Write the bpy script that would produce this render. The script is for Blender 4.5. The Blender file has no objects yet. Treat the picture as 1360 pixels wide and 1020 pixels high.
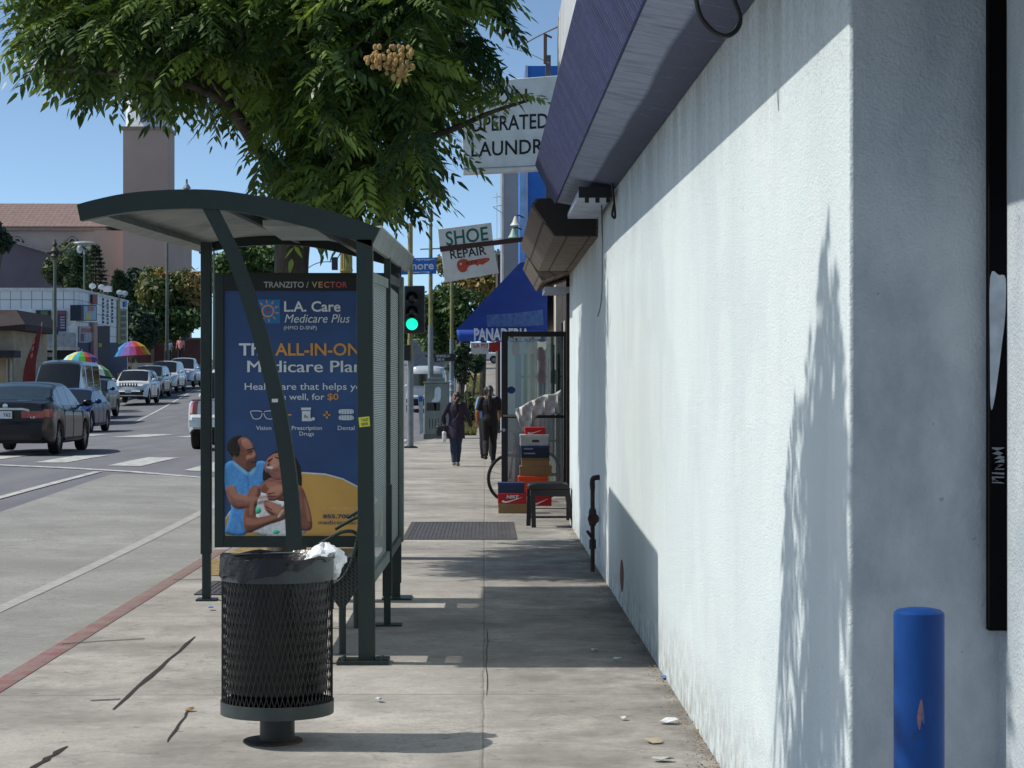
import bpy, bmesh, math, random
import numpy as np
from mathutils import Vector, Matrix
R = math.radians
random.seed(7)
SC = bpy.context.scene
COL = SC.collection
# ------------------------------------------------------------------ camera
FPX = 2750.0; CAMH = 1.6
YAW = math.atan(35.0 / FPX); PIT = math.atan(5.0 / FPX)
cF = Vector((math.sin(YAW) * math.cos(PIT), math.cos(YAW) * math.cos(PIT), math.sin(PIT)))
cR = Vector((math.cos(YAW), -math.sin(YAW), 0)); cU = cR.cross(cF)
cam = bpy.data.cameras.new('camera'); camo = bpy.data.objects.new('camera', cam); COL.objects.link(camo)
cam.sensor_fit = 'HORIZONTAL'; cam.sensor_width = 36; cam.lens = 36 * FPX / 1360
cam.clip_start = .1; cam.clip_end = 4000
camo.matrix_world = Matrix(((cR.x, cU.x, -cF.x, 0), (cR.y, cU.y, -cF.y, 0), (cR.z, cU.z, -cF.z, CAMH), (0, 0, 0, 1)))
SC.camera = camo
# ------------------------------------------------------------------ light
SUND = Vector((1, -.07, -1.18)).normalized()
w = bpy.data.worlds.new('World'); SC.world = w; w.use_nodes = True
nt = w.node_tree; nt.nodes.clear()
sky = nt.nodes.new('ShaderNodeTexSky'); sky.sky_type = 'NISHITA'; sky.sun_disc = False
sky.sun_elevation = math.asin(-SUND.z); sky.sun_rotation = math.atan2(-SUND.x, -SUND.y)
sky.air_density = .36; sky.dust_density = 1.5; sky.ozone_density = 2.0; sky.altitude = 1200
bg = nt.nodes.new('ShaderNodeBackground'); bg.inputs[1].default_value = .15
wo = nt.nodes.new('ShaderNodeOutputWorld')
tint = nt.nodes.new('ShaderNodeMix'); tint.data_type = 'RGBA'; tint.blend_type = 'MULTIPLY'; tint.inputs[0].default_value = 1; tint.inputs[7].default_value = (.9, .96, .84, 1)
nt.links.new(sky.outputs[0], tint.inputs[6]); nt.links.new(tint.outputs[2], bg.inputs[0]); nt.links.new(bg.outputs[0], wo.inputs[0])
sl = bpy.data.lights.new('sun', 'SUN'); sl.energy = 2.5; sl.angle = R(.5); sl.color = (1, .965, .89)
so = bpy.data.objects.new('sun', sl); COL.objects.link(so)
so.rotation_euler = SUND.to_track_quat('-Z', 'Y').to_euler()
vs = SC.view_settings; vs.view_transform = 'Standard'; vs.look = 'None'; vs.gamma = 1; vs.exposure = .66
SC.cycles.max_bounces = 8; SC.cycles.transparent_max_bounces = 12

# ------------------------------------------------------------------ pixel <-> world helpers (photo pixels, 1360 x 1020)
def W(px, py, Y):
    d = cF + cR * ((px - 680) / FPX) + cU * ((510 - py) / FPX)
    t = Y / d.y
    return Vector((d.x * t, Y, CAMH + d.z * t))
def S(Y): return FPX / Y
def h(Y):
    u = max(0.0, Y - 60.0)
    return .032 * (u - 25 * (1 - math.exp(-u / 25)))
def sm(a, b, x):
    t = max(0., min(1., (x - a) / (b - a))); return t * t * (3 - 2 * t)
def XR(Y): return -2.7 + 1.3 * sm(54, 68, Y)
def XL(Y): return -16.6 - 1.4 * sm(60, 80, Y) - .05 * max(0., Y - 78)
def road(X, Y):
    c = .34 * sm(18, 42, Y) * (1 - .75 * sm(55, 85, Y))
    a, b = XL(Y), XR(Y); m = (X - a) / (b - a)
    return h(Y) - .15 + c * max(0., 1 - (2 * m - 1) ** 4)

# ------------------------------------------------------------------ materials
def lin(c):
    if isinstance(c, str):
        c = [int(c[i:i + 2], 16) / 255 for i in (0, 2, 4)]
        return tuple((x / 12.92 if x < .04045 else ((x + .055) / 1.055) ** 2.4) for x in c)
    return tuple(c)
class NT:
    def __init__(s, name):
        s.m = bpy.data.materials.new(name); s.m.use_nodes = True; s.t = s.m.node_tree
        s.b = s.t.nodes['Principled BSDF']; s.out = s.t.nodes['Material Output']
    def n(s, typ, **k):
        o = s.t.nodes.new(typ)
        for a, v in k.items(): setattr(o, a, v)
        return o
    def l(s, a, b): s.t.links.new(a, b)
    def setv(s, sock, v):
        if isinstance(v, (int, float)): sock.default_value = v
        elif isinstance(v, tuple): sock.default_value = v if len(v) == len(sock.default_value) else (*v, 1)
        else: s.l(v, sock)
    def math(s, op, a, b=0., c=None, clamp=False):
        o = s.n('ShaderNodeMath', operation=op, use_clamp=clamp)
        s.setv(o.inputs[0], a); s.setv(o.inputs[1], b)
        if c is not None: s.setv(o.inputs[2], c)
        return o.outputs[0]
    def mix(s, f, a, b, mode='MIX'):
        o = s.n('ShaderNodeMix', data_type='RGBA', blend_type=mode)
        s.setv(o.inputs[0], f); s.setv(o.inputs[6], a); s.setv(o.inputs[7], b); return o.outputs[2]
    def co(s, scale=(1, 1, 1), kind='Object'):
        c = s.n('ShaderNodeNewGeometry'); m = s.n('ShaderNodeMapping'); s.l(c.outputs['Position'], m.inputs[0])
        m.inputs['Scale'].default_value = scale; return m.outputs[0]
    def noise(s, vec, scale=5., detail=4., rough=.55):
        o = s.n('ShaderNodeTexNoise'); s.l(vec, o.inputs[0]); o.inputs['Scale'].default_value = scale
        o.inputs['Detail'].default_value = detail; o.inputs['Roughness'].default_value = rough; return o.outputs[0]
    def ramp(s, v, a, b, lo=0., hi=1.):
        o = s.n('ShaderNodeMapRange', clamp=True); s.setv(o.inputs[0], v)
        for i, x in enumerate((a, b, lo, hi)): o.inputs[i + 1].default_value = x
        return o.outputs[0]
    def bump(s, v, strength=.3, dist=.01):
        o = s.n('ShaderNodeBump'); s.l(v, o.inputs['Height']); o.inputs['Strength'].default_value = strength
        o.inputs['Distance'].default_value = dist; s.l(o.outputs[0], s.b.inputs['Normal'])
MATS = {}
def M(name, col, rough=.55, metal=0., var=.12, scale=4., bump=0., bscale=60., col2=None, coat=0., spec=.5, stretch=(1, 1, 1), alpha=None, trans=0.):
    if name in MATS: return MATS[name]
    t = NT(name); c = lin(col)
    v = t.co(stretch)
    n1 = t.noise(v, scale, 5.)
    c2 = lin(col2) if col2 else tuple(min(1, x * (1 - var * 1.6)) for x in c)
    c1 = c if col2 else tuple(min(1, x * (1 + var)) for x in c)
    t.l(t.mix(t.ramp(n1, .35, .65), c1, c2), t.b.inputs['Base Color'])
    t.b.inputs['Roughness'].default_value = rough; t.b.inputs['Metallic'].default_value = metal
    t.b.inputs['Specular IOR Level'].default_value = spec
    if coat: t.b.inputs['Coat Weight'].default_value = coat; t.b.inputs['Coat Roughness'].default_value = .06
    if trans: t.b.inputs['Transmission Weight'].default_value = trans
    if alpha is not None: t.b.inputs['Alpha'].default_value = alpha
    if bump: t.bump(t.noise(v, bscale, 3.), bump, .01)
    MATS[name] = t.m; return t.m
def EM(name, col, strength):
    if name in MATS: return MATS[name]
    t = NT(name); t.b.inputs['Base Color'].default_value = (*lin(col), 1)
    t.b.inputs['Emission Color'].default_value = (*lin(col), 1); t.b.inputs['Emission Strength'].default_value = strength
    MATS[name] = t.m; return t.m
def GLASS(name, tint=(.75, .8, .8), fac=.25, rough=.03):
    if name in MATS: return MATS[name]
    t = NT(name); tr = t.n('ShaderNodeBsdfTransparent'); tr.inputs[0].default_value = (*tint, 1)
    gl = t.n('ShaderNodeBsdfGlossy'); gl.inputs['Roughness'].default_value = rough
    lw = t.n('ShaderNodeLayerWeight'); lw.inputs[0].default_value = .35
    f = t.math('ADD', t.math('MULTIPLY', lw.outputs[0], .5), fac * .4, clamp=True)
    mx = t.n('ShaderNodeMixShader'); t.l(f, mx.inputs[0]); t.l(tr.outputs[0], mx.inputs[1]); t.l(gl.outputs[0], mx.inputs[2])
    t.l(mx.outputs[0], t.out.inputs[0]); MATS[name] = t.m; return t.m

# ------------------------------------------------------------------ mesh helpers
ORG = {}
class MB:
    def __init__(s): s.v = []; s.f = []; s.m = []
    def add(s, vs, fs, mi=0):
        b = len(s.v); s.v += [Vector(p) for p in vs]
        for f in fs: s.f.append([b + i for i in f]); s.m.append(mi)
        return s
    def poly(s, pts, mi=0): return s.add(pts, [list(range(len(pts)))], mi)
    def bx(s, x0, x1, y0, y1, z0, z1, mi=0):
        P = [(x0, y0, z0), (x1, y0, z0), (x1, y1, z0), (x0, y1, z0), (x0, y0, z1), (x1, y0, z1), (x1, y1, z1), (x0, y1, z1)]
        return s.add(P, [(0, 3, 2, 1), (4, 5, 6, 7), (0, 1, 5, 4), (1, 2, 6, 5), (2, 3, 7, 6), (3, 0, 4, 7)], mi)
    def box(s, c, size, rot=None, mi=0):
        c = Vector(c); hx, hy, hz = [q / 2 for q in size]
        P = [Vector((a * hx, b * hy, d * hz)) for d in (-1, 1) for a, b in ((-1, -1), (1, -1), (1, 1), (-1, 1))]
        if rot is not None: P = [rot @ p for p in P]
        return s.add([p + c for p in P], [(0, 3, 2, 1), (4, 5, 6, 7), (0, 1, 5, 4), (1, 2, 6, 5), (2, 3, 7, 6), (3, 0, 4, 7)], mi)
    def prism(s, ring, off, mi=0):
        n = len(ring); off = Vector(off); A = [Vector(p) for p in ring]; B = [p + off for p in A]
        return s.add(A + B, [list(range(n))[::-1], list(range(n, 2 * n))] + [(i, (i + 1) % n, n + (i + 1) % n, n + i) for i in range(n)], mi)
    def loft(s, rings, closed=True, caps=True, mi=0):
        n = len(rings[0]); P = [p for r in rings for p in r]; F = []
        for i in range(len(rings) - 1):
            for j in range(n if closed else n - 1):
                k = (j + 1) % n; F.append((i * n + j, i * n + k, (i + 1) * n + k, (i + 1) * n + j))
        if caps and closed: F.append(tuple(range(n))[::-1]); F.append(tuple(range((len(rings) - 1) * n, len(rings) * n)))
        return s.add(P, F, mi)
    def tube(s, path, r, n=8, mi=0, caps=True, flat=None):
        path = [Vector(p) for p in path]; m = len(path)
        rr = list(r) if isinstance(r, (list, tuple)) else [r] * m
        rings = []; u = None
        for i in range(m):
            d = (path[min(i + 1, m - 1)] - path[max(i - 1, 0)]).normalized()
            if u is None:
                u = d.orthogonal().normalized() if abs(d.z) > .99 or abs(d.z) < 2 else d.orthogonal()
                a = Vector((0, 0, 1)) if abs(d.z) < .9 else Vector((1, 0, 0)); u = (a - d * a.dot(d)).normalized()
            else: u = (u - d * u.dot(d)).normalized()
            v = d.cross(u); fl = flat if flat else 1.
            rings.append([path[i] + (u * math.cos(2 * math.pi * k / n) + v * math.sin(2 * math.pi * k / n) * fl) * rr[i] for k in range(n)])
        return s.loft(rings, True, caps, mi)
    def beam(s, path, wv, tv, mi=0):      # rectangular section swept with fixed width and thickness vectors
        wv = Vector(wv); tv = Vector(tv)
        return s.loft([[Vector(p) - wv - tv, Vector(p) + wv - tv, Vector(p) + wv + tv, Vector(p) - wv + tv] for p in path], True, True, mi)
    def lathe(s, prof, c=(0, 0, 0), n=24, mi=0, axis='Z', caps=True, sx=1., sy=1.):
        c = Vector(c); rings = []
        for r, z in prof:
            ring = []
            for k in range(n):
                a = 2 * math.pi * k / n; x, y = r * math.cos(a) * sx, r * math.sin(a) * sy
                ring.append(c + (Vector((x, y, z)) if axis == 'Z' else Vector((x, z, y)) if axis == 'Y' else Vector((z, x, y))))
            rings.append(ring)
        return s.loft(rings, True, caps, mi)
    def ball(s, c, r, n=12, m=8, mi=0, rot=None):
        rx, ry, rz = r if isinstance(r, (tuple, list)) else (r, r, r); rings = []
        for i in range(m + 1):
            a = -math.pi / 2 + math.pi * (.02 + .96 * i / m)
            ring = [Vector((rx * math.cos(a) * math.cos(2 * math.pi * k / n), ry * math.cos(a) * math.sin(2 * math.pi * k / n), rz * math.sin(a))) for k in range(n)]
            if rot is not None: ring = [rot @ p for p in ring]
            rings.append([Vector(c) + p for p in ring])
        return s.loft(rings, True, True, mi)
    def build(s, name, mats, parent=None, origin=None, ang=35, bevel=0., smooth=True, recalc=True):
        if origin is None: origin = ORG.get(parent.name, Vector()) if parent else Vector()
        origin = Vector(origin)
        me = bpy.data.meshes.new(name); me.from_pydata([tuple(p - origin) for p in s.v], [], s.f)
        if not isinstance(mats, (list, tuple)): mats = [mats]
        for m in mats: me.materials.append(m)
        if len(mats) > 1: me.polygons.foreach_set('material_index', s.m)
        if recalc:
            bm = bmesh.new(); bm.from_mesh(me); bmesh.ops.recalc_face_normals(bm, faces=bm.faces); bm.to_mesh(me); bm.free()
        if smooth:
            me.shade_smooth(); me.set_sharp_from_angle(angle=R(ang))
        o = bpy.data.objects.new(name, me); COL.objects.link(o)
        if parent: o.parent = parent; ORG[o.name] = origin
        else: o.location = origin; ORG[o.name] = origin
        if bevel:
            b = o.modifiers.new('bevel', 'BEVEL'); b.width = bevel; b.segments = 2; b.limit_method = 'ANGLE'; b.angle_limit = R(40)
        return o
def tag(o, label=None, cat=None, group=None, kind=None):
    if label: o['label'] = label
    if cat: o['category'] = cat
    if group: o['group'] = group
    if kind: o['kind'] = kind
    return o
def thing(name, label, cat, loc=(0, 0, 0), group=None):
    o = bpy.data.objects.new(name, None); COL.objects.link(o); o.location = loc; o.empty_display_size = .1
    ORG[o.name] = Vector(loc); return tag(o, label, cat, group)
def copy_tree(o, parent=None):
    c = o.copy(); COL.objects.link(c)
    if parent is not None: c.parent = parent
    for ch in list(o.children): copy_tree(ch, c)
    return c
def evalmesh(o):
    dg = bpy.context.evaluated_depsgraph_get(); return bpy.data.meshes.new_from_object(o.evaluated_get(dg))
TXT = {}
def text2d(s, shear=0., bold=0.):
    k = (s, shear, bold)
    if k in TXT: return TXT[k]
    cu = bpy.data.curves.new('lettering', 'FONT'); cu.body = s; cu.size = 1; cu.shear = shear; cu.offset = bold; cu.resolution_u = 3
    o = bpy.data.objects.new('lettering', cu); COL.objects.link(o); bpy.context.view_layer.update()
    me = evalmesh(o); vs = [(v.co.x, v.co.y) for v in me.vertices]; fs = [list(p.vertices) for p in me.polygons]
    bpy.data.objects.remove(o); bpy.data.meshes.remove(me); bpy.data.curves.remove(cu)
    TXT[k] = (vs, fs); return TXT[k]
CAP = .715
def T(mb, s, fn, x0, x1, ybase, ytop, mi=0, shear=0., bold=0.):
    """letters fitted between x0..x1, baseline ybase, capital height up to ytop; fn maps (x,y) to 3D"""
    vs, fs = text2d(s, shear, bold)
    a = min(v[0] for v in vs); b = max(v[0] for v in vs); k = (x1 - x0) / (b - a); q = (ytop - ybase) / CAP
    mb.add([fn(x0 + (v[0] - a) * k, ybase + v[1] * q) for v in vs], fs, mi)
def quadfn(tl, tr, br, bl):
    tl, tr, br, bl = map(Vector, (tl, tr, br, bl))
    return lambda u, v: (bl * (1 - u) + br * u) * (1 - v) + (tl * (1 - u) + tr * u) * v
def smoothpoly(pts, k=4):
    n = len(pts); out = []
    for i in range(n):
        p0, p1, p2, p3 = pts[i - 1], pts[i], pts[(i + 1) % n], pts[(i + 2) % n]
        for j in range(k):
            t = j / k
            out.append(tuple(.5 * ((2 * p1[a]) + (-p0[a] + p2[a]) * t + (2 * p0[a] - 5 * p1[a] + 4 * p2[a] - p3[a]) * t * t + (-p0[a] + 3 * p1[a] - 3 * p2[a] + p3[a]) * t ** 3) for a in (0, 1)))
    return out
def curve(pts, k=6):
    P = [Vector(p) for p in pts]; out = []
    for i in range(len(P) - 1):
        p0 = P[max(i - 1, 0)]; p1 = P[i]; p2 = P[i + 1]; p3 = P[min(i + 2, len(P) - 1)]
        for j in range(k):
            t = j / k; out.append(.5 * ((2 * p1) + (p2 - p0) * t + (2 * p0 - 5 * p1 + 4 * p2 - p3) * t * t + (3 * p1 - p0 - 3 * p2 + p3) * t ** 3))
    return out + [P[-1]]
# ================================================================== SETTING: ground, road, pavement
def conc(name, base, dark, joints=True, grain=1.0):
    t = NT(name); v = t.co()
    vx = t.n('ShaderNodeSeparateXYZ'); t.l(v, vx.inputs[0]); x, y = vx.outputs[0], vx.outputs[1]
    big = t.noise(v, .55, 4); mid = t.noise(t.co((1, .8, 1)), 1.1, 8, .72); fine = t.noise(v, 45, 3, .7)
    c = t.mix(t.ramp(big, .35, .68), lin(base), tuple(q * .66 for q in lin(base)))
    c = t.mix(t.ramp(mid, .44, .72, 0, .85), c, lin(dark))
    smear = t.noise(t.co((1.2, 1.0, 1)), 3.3, 9, .78); c = t.mix(t.ramp(smear, .5, .7, 0, .4), c, lin(dark))
    c = t.mix(t.ramp(fine, .42, .66, 0, .7), c, tuple(q * .55 for q in lin(base)))
    spot = t.noise(t.co((.8, 1.3, 1)), 12, 3, .6); c = t.mix(t.ramp(spot, .62, .7, 0, .6), c, tuple(q * .5 for q in lin(dark)))
    lite = t.noise(t.co((1, 1.4, 1)), 3.1, 5, .7); c = t.mix(t.ramp(lite, .6, .75, 0, .35), c, tuple(min(.7, q * 1.45) for q in lin(base)))
    if joints:
        gr = t.math('MULTIPLY', t.ramp(x, -.6, .95), t.ramp(t.noise(v, 1.9, 8, .75), .36, .6)); c = t.mix(t.math('MULTIPLY', gr, .8), c, tuple(q * .62 for q in lin(dark)))
        sm_ = t.ramp(t.noise(t.co((.7, .9, 1)), .85, 8, .78), .46, .64); c = t.mix(t.math('MULTIPLY', sm_, .5), c, tuple(q * .8 for q in lin(dark)))
    vo = t.n('ShaderNodeTexVoronoi'); vo.feature = 'DISTANCE_TO_EDGE'; vo.inputs['Scale'].default_value = .3
    wv = t.n('ShaderNodeVectorMath', operation='ADD'); nz = t.n('ShaderNodeTexNoise'); nz.inputs['Scale'].default_value = 2.5; nz.inputs['Detail'].default_value = 6
    t.l(v, nz.inputs[0]); t.l(v, wv.inputs[0]); t.l(nz.outputs[1], wv.inputs[1]); t.l(wv.outputs[0], vo.inputs[0])
    c = t.mix(t.ramp(vo.outputs[0], .0012, .004, .3, 0), c, tuple(q * .35 for q in lin(dark)))
    gum = t.n('ShaderNodeTexVoronoi'); gum.inputs['Scale'].default_value = 2.6; t.l(v, gum.inputs[0]); sel = t.n('ShaderNodeSeparateColor'); t.l(gum.outputs['Color'], sel.inputs[0]); gd_ = t.math('MULTIPLY', t.ramp(gum.outputs['Distance'], .04, .085, 1, 0), t.math('GREATER_THAN', sel.outputs[0], .45)); c = t.mix(t.math('MULTIPLY', gd_, .55), c, tuple(q * .45 for q in lin(dark)))
    hgt = t.math('MULTIPLY', fine, grain)
    if joints:
        wob = t.math('MULTIPLY', t.math('SUBTRACT', t.noise(v, 3, 3), .5), .03)
        dy = t.math('PINGPONG', t.math('ADD', t.math('ADD', y, wob), .35), 1.86)
        dx = t.math('ABSOLUTE', t.math('SUBTRACT', t.math('ADD', x, wob), -.012))
        dd = t.math('MINIMUM', t.math('ADD', dx, .004), dy)
        slab = t.n('ShaderNodeTexWhiteNoise', noise_dimensions='2D'); fx = t.math('FLOOR', t.math('ADD', x, .012)); fy = t.math('FLOOR', t.math('DIVIDE', t.math('ADD', y, .35), 3.72)); cb = t.n('ShaderNodeCombineXYZ'); t.l(t.math('GREATER_THAN', x, -.012), cb.inputs[0]); t.l(fy, cb.inputs[1]); t.l(cb.outputs[0], slab.inputs[0]); c = t.mix(t.ramp(slab.outputs[0], 0, 1, 0, .28), c, tuple(q * .72 for q in lin(base)))
        c = t.mix(t.ramp(dd, .004, .011, .5, 0), c, tuple(q * .3 for q in lin(dark)))
        hgt = t.math('ADD', hgt, t.ramp(dd, .004, .02, 0, 1.5))
    t.l(c, t.b.inputs['Base Color']); t.b.inputs['Roughness'].default_value = .85; t.b.inputs['Specular IOR Level'].default_value = .3
    t.bump(hgt, .35, .006); return t.m
SIDEW = conc('pavement_concrete', 'c2bcb4', '5e5b57'); ROADC = conc('road_concrete', 'a8a7a2', '85837f', False)
asp = NT('asphalt'); v = asp.co()
c = asp.mix(asp.ramp(asp.noise(asp.co((1.5, .25, 1)), .9, 5), .35, .7), lin('7f7f81'), lin('6c6c72'))
c = asp.mix(asp.ramp(asp.noise(v, 60, 2), .35, .75, 0, .5), c, lin('50505a'))
asp.l(c, asp.b.inputs['Base Color']); asp.b.inputs['Roughness'].default_value = .85; asp.bump(asp.noise(v, 80, 2), .3, .006); ASPH = asp.m
PAINTW = M('road_paint', 'cfcfc8', .7, col2='9d9d9a', scale=6)

def strip(name, xa, xb, ys, zf, mat, nx=1, kind='structure', dz=0.):
    rows = []
    for Y in ys:
        a, b = xa(Y), xb(Y)
        rows.append([Vector((a + (b - a) * i / nx, Y, zf(a + (b - a) * i / nx, Y) + dz)) for i in range(nx + 1)])
    m = MB(); m.loft(rows, closed=False, caps=False)
    for f in m.f: f.reverse()
    o = m.build(name, mat, recalc=False, ang=60)
    if kind: tag(o, kind=kind)
    return o
def fr(a, b, s):
    out = []; x = a
    while x < b: out.append(x); x += s
    return out + [b]
YS = fr(-12, 60, 2) + fr(64, 260, 4)
hz = lambda X, Y: h(min(Y, 260)) - .45
strip('ground', lambda Y: -700, lambda Y: 700, [-80, -12] + YS[1:] + [300, 600, 1600], hz, M('dry_ground', '7d7768', .9), 4)
strip('road', XL, XR, YS, road, ASPH, 26)
strip('side_street', lambda Y: -140, lambda Y: XL(Y) - .02, fr(20, 76, 4), lambda X, Y: road(XL(Y), Y), ASPH, 3)
# bus pad of pale concrete in the kerb lane; its left edge slants towards the crossing
padx = lambda Y: -6.4
strip('bus_pad', padx, lambda Y: XR(Y) - .01, fr(-12, 35.6, 1.4), road, ROADC, 10, dz=.004)
seam = MB()
def ribbon(m, pts, wdt, zf, dz):
    for i in range(len(pts) - 1):
        a, b = Vector((*pts[i], 0)), Vector((*pts[i + 1], 0)); d = (b - a).normalized(); n = Vector((-d.y, d.x, 0)) * wdt / 2
        k = max(1, int((b - a).length / 1.5)); rows = []
        for j in range(k + 1):
            p = a.lerp(b, j / k); rows.append([Vector((q.x, q.y, zf(q.x, q.y) + dz)) for q in (p - n, p + n)])
        m.loft(rows, closed=False, caps=False)
m = MB(); ribbon(m, [(-3.83, -12), (-3.83, 30)], .13, road, .008); tag(m.build('parking_line', M('worn_line', 'b1b0ab', .8, scale=9, col2='9b9994')), kind='structure')
m = MB(); ribbon(m, [(-16.2, 43.4), (-9, 38.3), (-4.9, 35.4), (-2.9, 34.6)], .28, road, .012); ribbon(m, [(-6.75, 36.2), (-7.05, 28), (-7.1, 8)], .15, road, .012)
for (x, y0) in [(-14.6, 43.5), (-13, 42.4), (-11.4, 41.2), (-9.8, 40.1), (-8.2, 39.0), (-6.6, 37.9), (-5.05, 36.9), (-3.6, 36.2)]:
    ribbon(m, [(x - .05, y0 + .3), (x + .05, y0 + 4.3)], .62, road, .009)
for x in (-14.4, -12.35, -10.3, -8.45, -6.6, -4.7, -3.0):
    ribbon(m, [(x, 59.6), (x + .1, 65)], .95, road, .009)
tag(m.build('crosswalk_marking', PAINTW), kind='structure')
m = MB(); ribbon(m, [(-9.1, 84), (-12.2, 140)], .1, road, .0095)
tag(m.build('centre_line', M('yellow_line', 'b79a52', .8)), kind='structure')
# parked lane edge line on the far side
m = MB(); ribbon(m, [(-14.2, 84), (-17.5, 120), (-20, 150)], .12, road, .009); tag(m.build('parking_edge_line', PAINTW), kind='structure')
strip('sidewalk', lambda Y: XR(Y) + .155, lambda Y: 2.4, YS, lambda X, Y: h(Y), SIDEW, 4)
red = NT('red_kerb_paint'); v = red.co()
c = red.mix(red.ramp(red.noise(v, 4.2, 7, .75), .38, .58), lin('7d4447'), lin('7d6f67'))
c = red.mix(red.ramp(red.noise(v, 40, 3), .5, .8, 0, .5), c, lin('6e3a3c'))
gg = red.n('ShaderNodeSeparateXYZ'); red.l(v, gg.inputs[0]); c = red.mix(red.math('MULTIPLY', red.ramp(gg.outputs[1], 12, 19), .6), c, lin('75685f')); red.l(c, red.b.inputs['Base Color']); red.b.inputs['Roughness'].default_value = .8
KERBC = M('kerb_concrete', '99948a', .85, scale=3)
for nm, y0, y1, mt in (('red_kerb', -12, 20.5, red.m), ('kerb', 20.5, 260, KERBC)):
    rows = []
    for Y in fr(y0, y1, 2):
        a = XR(Y); z = h(Y); rows.append([Vector(q) for q in ((a, Y, z - .3), (a, Y, z - .025), (a + .025, Y, z + .002), (a + .155, Y, z + .003))])
    m = MB(); m.loft(rows, closed=False, caps=False); tag(m.build(nm, mt, ang=60), kind='structure')
LEFTW = lambda Y: XL(Y) - 3.4
strip('far_sidewalk', LEFTW, XL, fr(80, 260, 4), lambda X, Y: h(Y) + .02, M('far_pavement', '8e8a82', .85), 1)
rows = [[Vector((XL(Y), Y, h(Y) - .3)), Vector((XL(Y), Y, h(Y) + .02))] for Y in fr(80, 260, 4)]
m = MB(); m.loft(rows, closed=False, caps=False); tag(m.build('far_kerb', KERBC), kind='structure')
# open joints in the near pavement
JD = M('joint_dirt', '2b2622', .95); m = MB()
def crack(m, pts, w0, z=.004):
    P = []; n = len(pts)
    for i in range(n - 1):
        for j in range(8):
            t = j / 8; P.append((pts[i][0] + (pts[i + 1][0] - pts[i][0]) * t + random.uniform(-.008, .008), pts[i][1] + (pts[i + 1][1] - pts[i][1]) * t))
    P.append(pts[-1]); rows = []
    for i, p in enumerate(P):
        ww = w0 * random.uniform(.45, 1.1) * (0.3 if i in (0, len(P) - 1) else 1); rows.append([Vector((p[0] - ww / 2, p[1] - ww / 3, z)), Vector((p[0] + ww / 2, p[1] + ww / 3, z))])
    m.loft(rows, closed=False, caps=False)
G = lambda px, py: tuple(W(px, py, 4400 / (py - 515))[:2])
for pts, wd in [([G(260, 845), G(150, 942)], .035), ([G(88, 990), G(40, 1022)], .035), ([G(252, 942), G(222, 985)], .014), ([G(648, 835), G(646, 925)], .005)]: crack(m, pts, wd)
for pts in [[G(82, 855), G(135, 851), G(192, 848)], [G(120, 930), G(160, 928)], [G(230, 770), G(270, 769)]]:
    rows = [[Vector((p[0], p[1] - .012, .0045)), Vector((p[0], p[1] + .012, .0045))] for p in pts]; m.loft(rows, closed=False, caps=False)
tag(m.build('pavement_joint', JD), kind='structure')
# tree pit with straw and soil
ring = smoothpoly([(-2.45, 17.9), (-1.6, 17.7), (-1.15, 18.6), (-1.2, 20.6), (-1.7, 21.4), (-2.4, 21)], 5)
tag(MB().poly([(x, y, .006) for x, y in ring]).build('tree_pit_soil', M('straw_soil', 'a88f5e', .95, scale=14, col2='6f5a38', bump=.8, bscale=90)), kind='structure')
# grass strip uphill
GRASSB = M('dry_turf', '7e7d52', .95, scale=3, col2='97885c')
strip('grass_verge', lambda Y: -1.2, lambda Y: -.32, fr(68, 180, 4), lambda X, Y: h(Y) + .012, GRASSB, 2)
rng = np.random.default_rng(3); n = 9000
gx = rng.uniform(-1.2, -.32, n); gy = 68 + 95 * rng.random(n) ** 1.6; gz = np.array([h(y) for y in gy]) + .012
hh = rng.uniform(.05, .17, n); aa = rng.uniform(0, 6.28, n); ww = rng.uniform(.01, .025, n); lx = rng.normal(0, .04, n); ly = rng.normal(0, .04, n)
V = np.stack([np.stack([gx - np.cos(aa) * ww, gy - np.sin(aa) * ww, gz], 1), np.stack([gx + np.cos(aa) * ww, gy + np.sin(aa) * ww, gz], 1), np.stack([gx + lx, gy + ly, gz + hh], 1)], 1).reshape(-1, 3)
me = bpy.data.meshes.new('grass'); me.from_pydata(V.tolist(), [], np.arange(3 * n).reshape(-1, 3).tolist()); me.materials.append(M('grass_blades', '5f7038', .8, scale=1.2, col2='8d8250'))
o = bpy.data.objects.new('verge_grass', me); COL.objects.link(o)
tag(o, 'thin patchy green and straw grass on the verge uphill', 'grass', kind='stuff')

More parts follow.
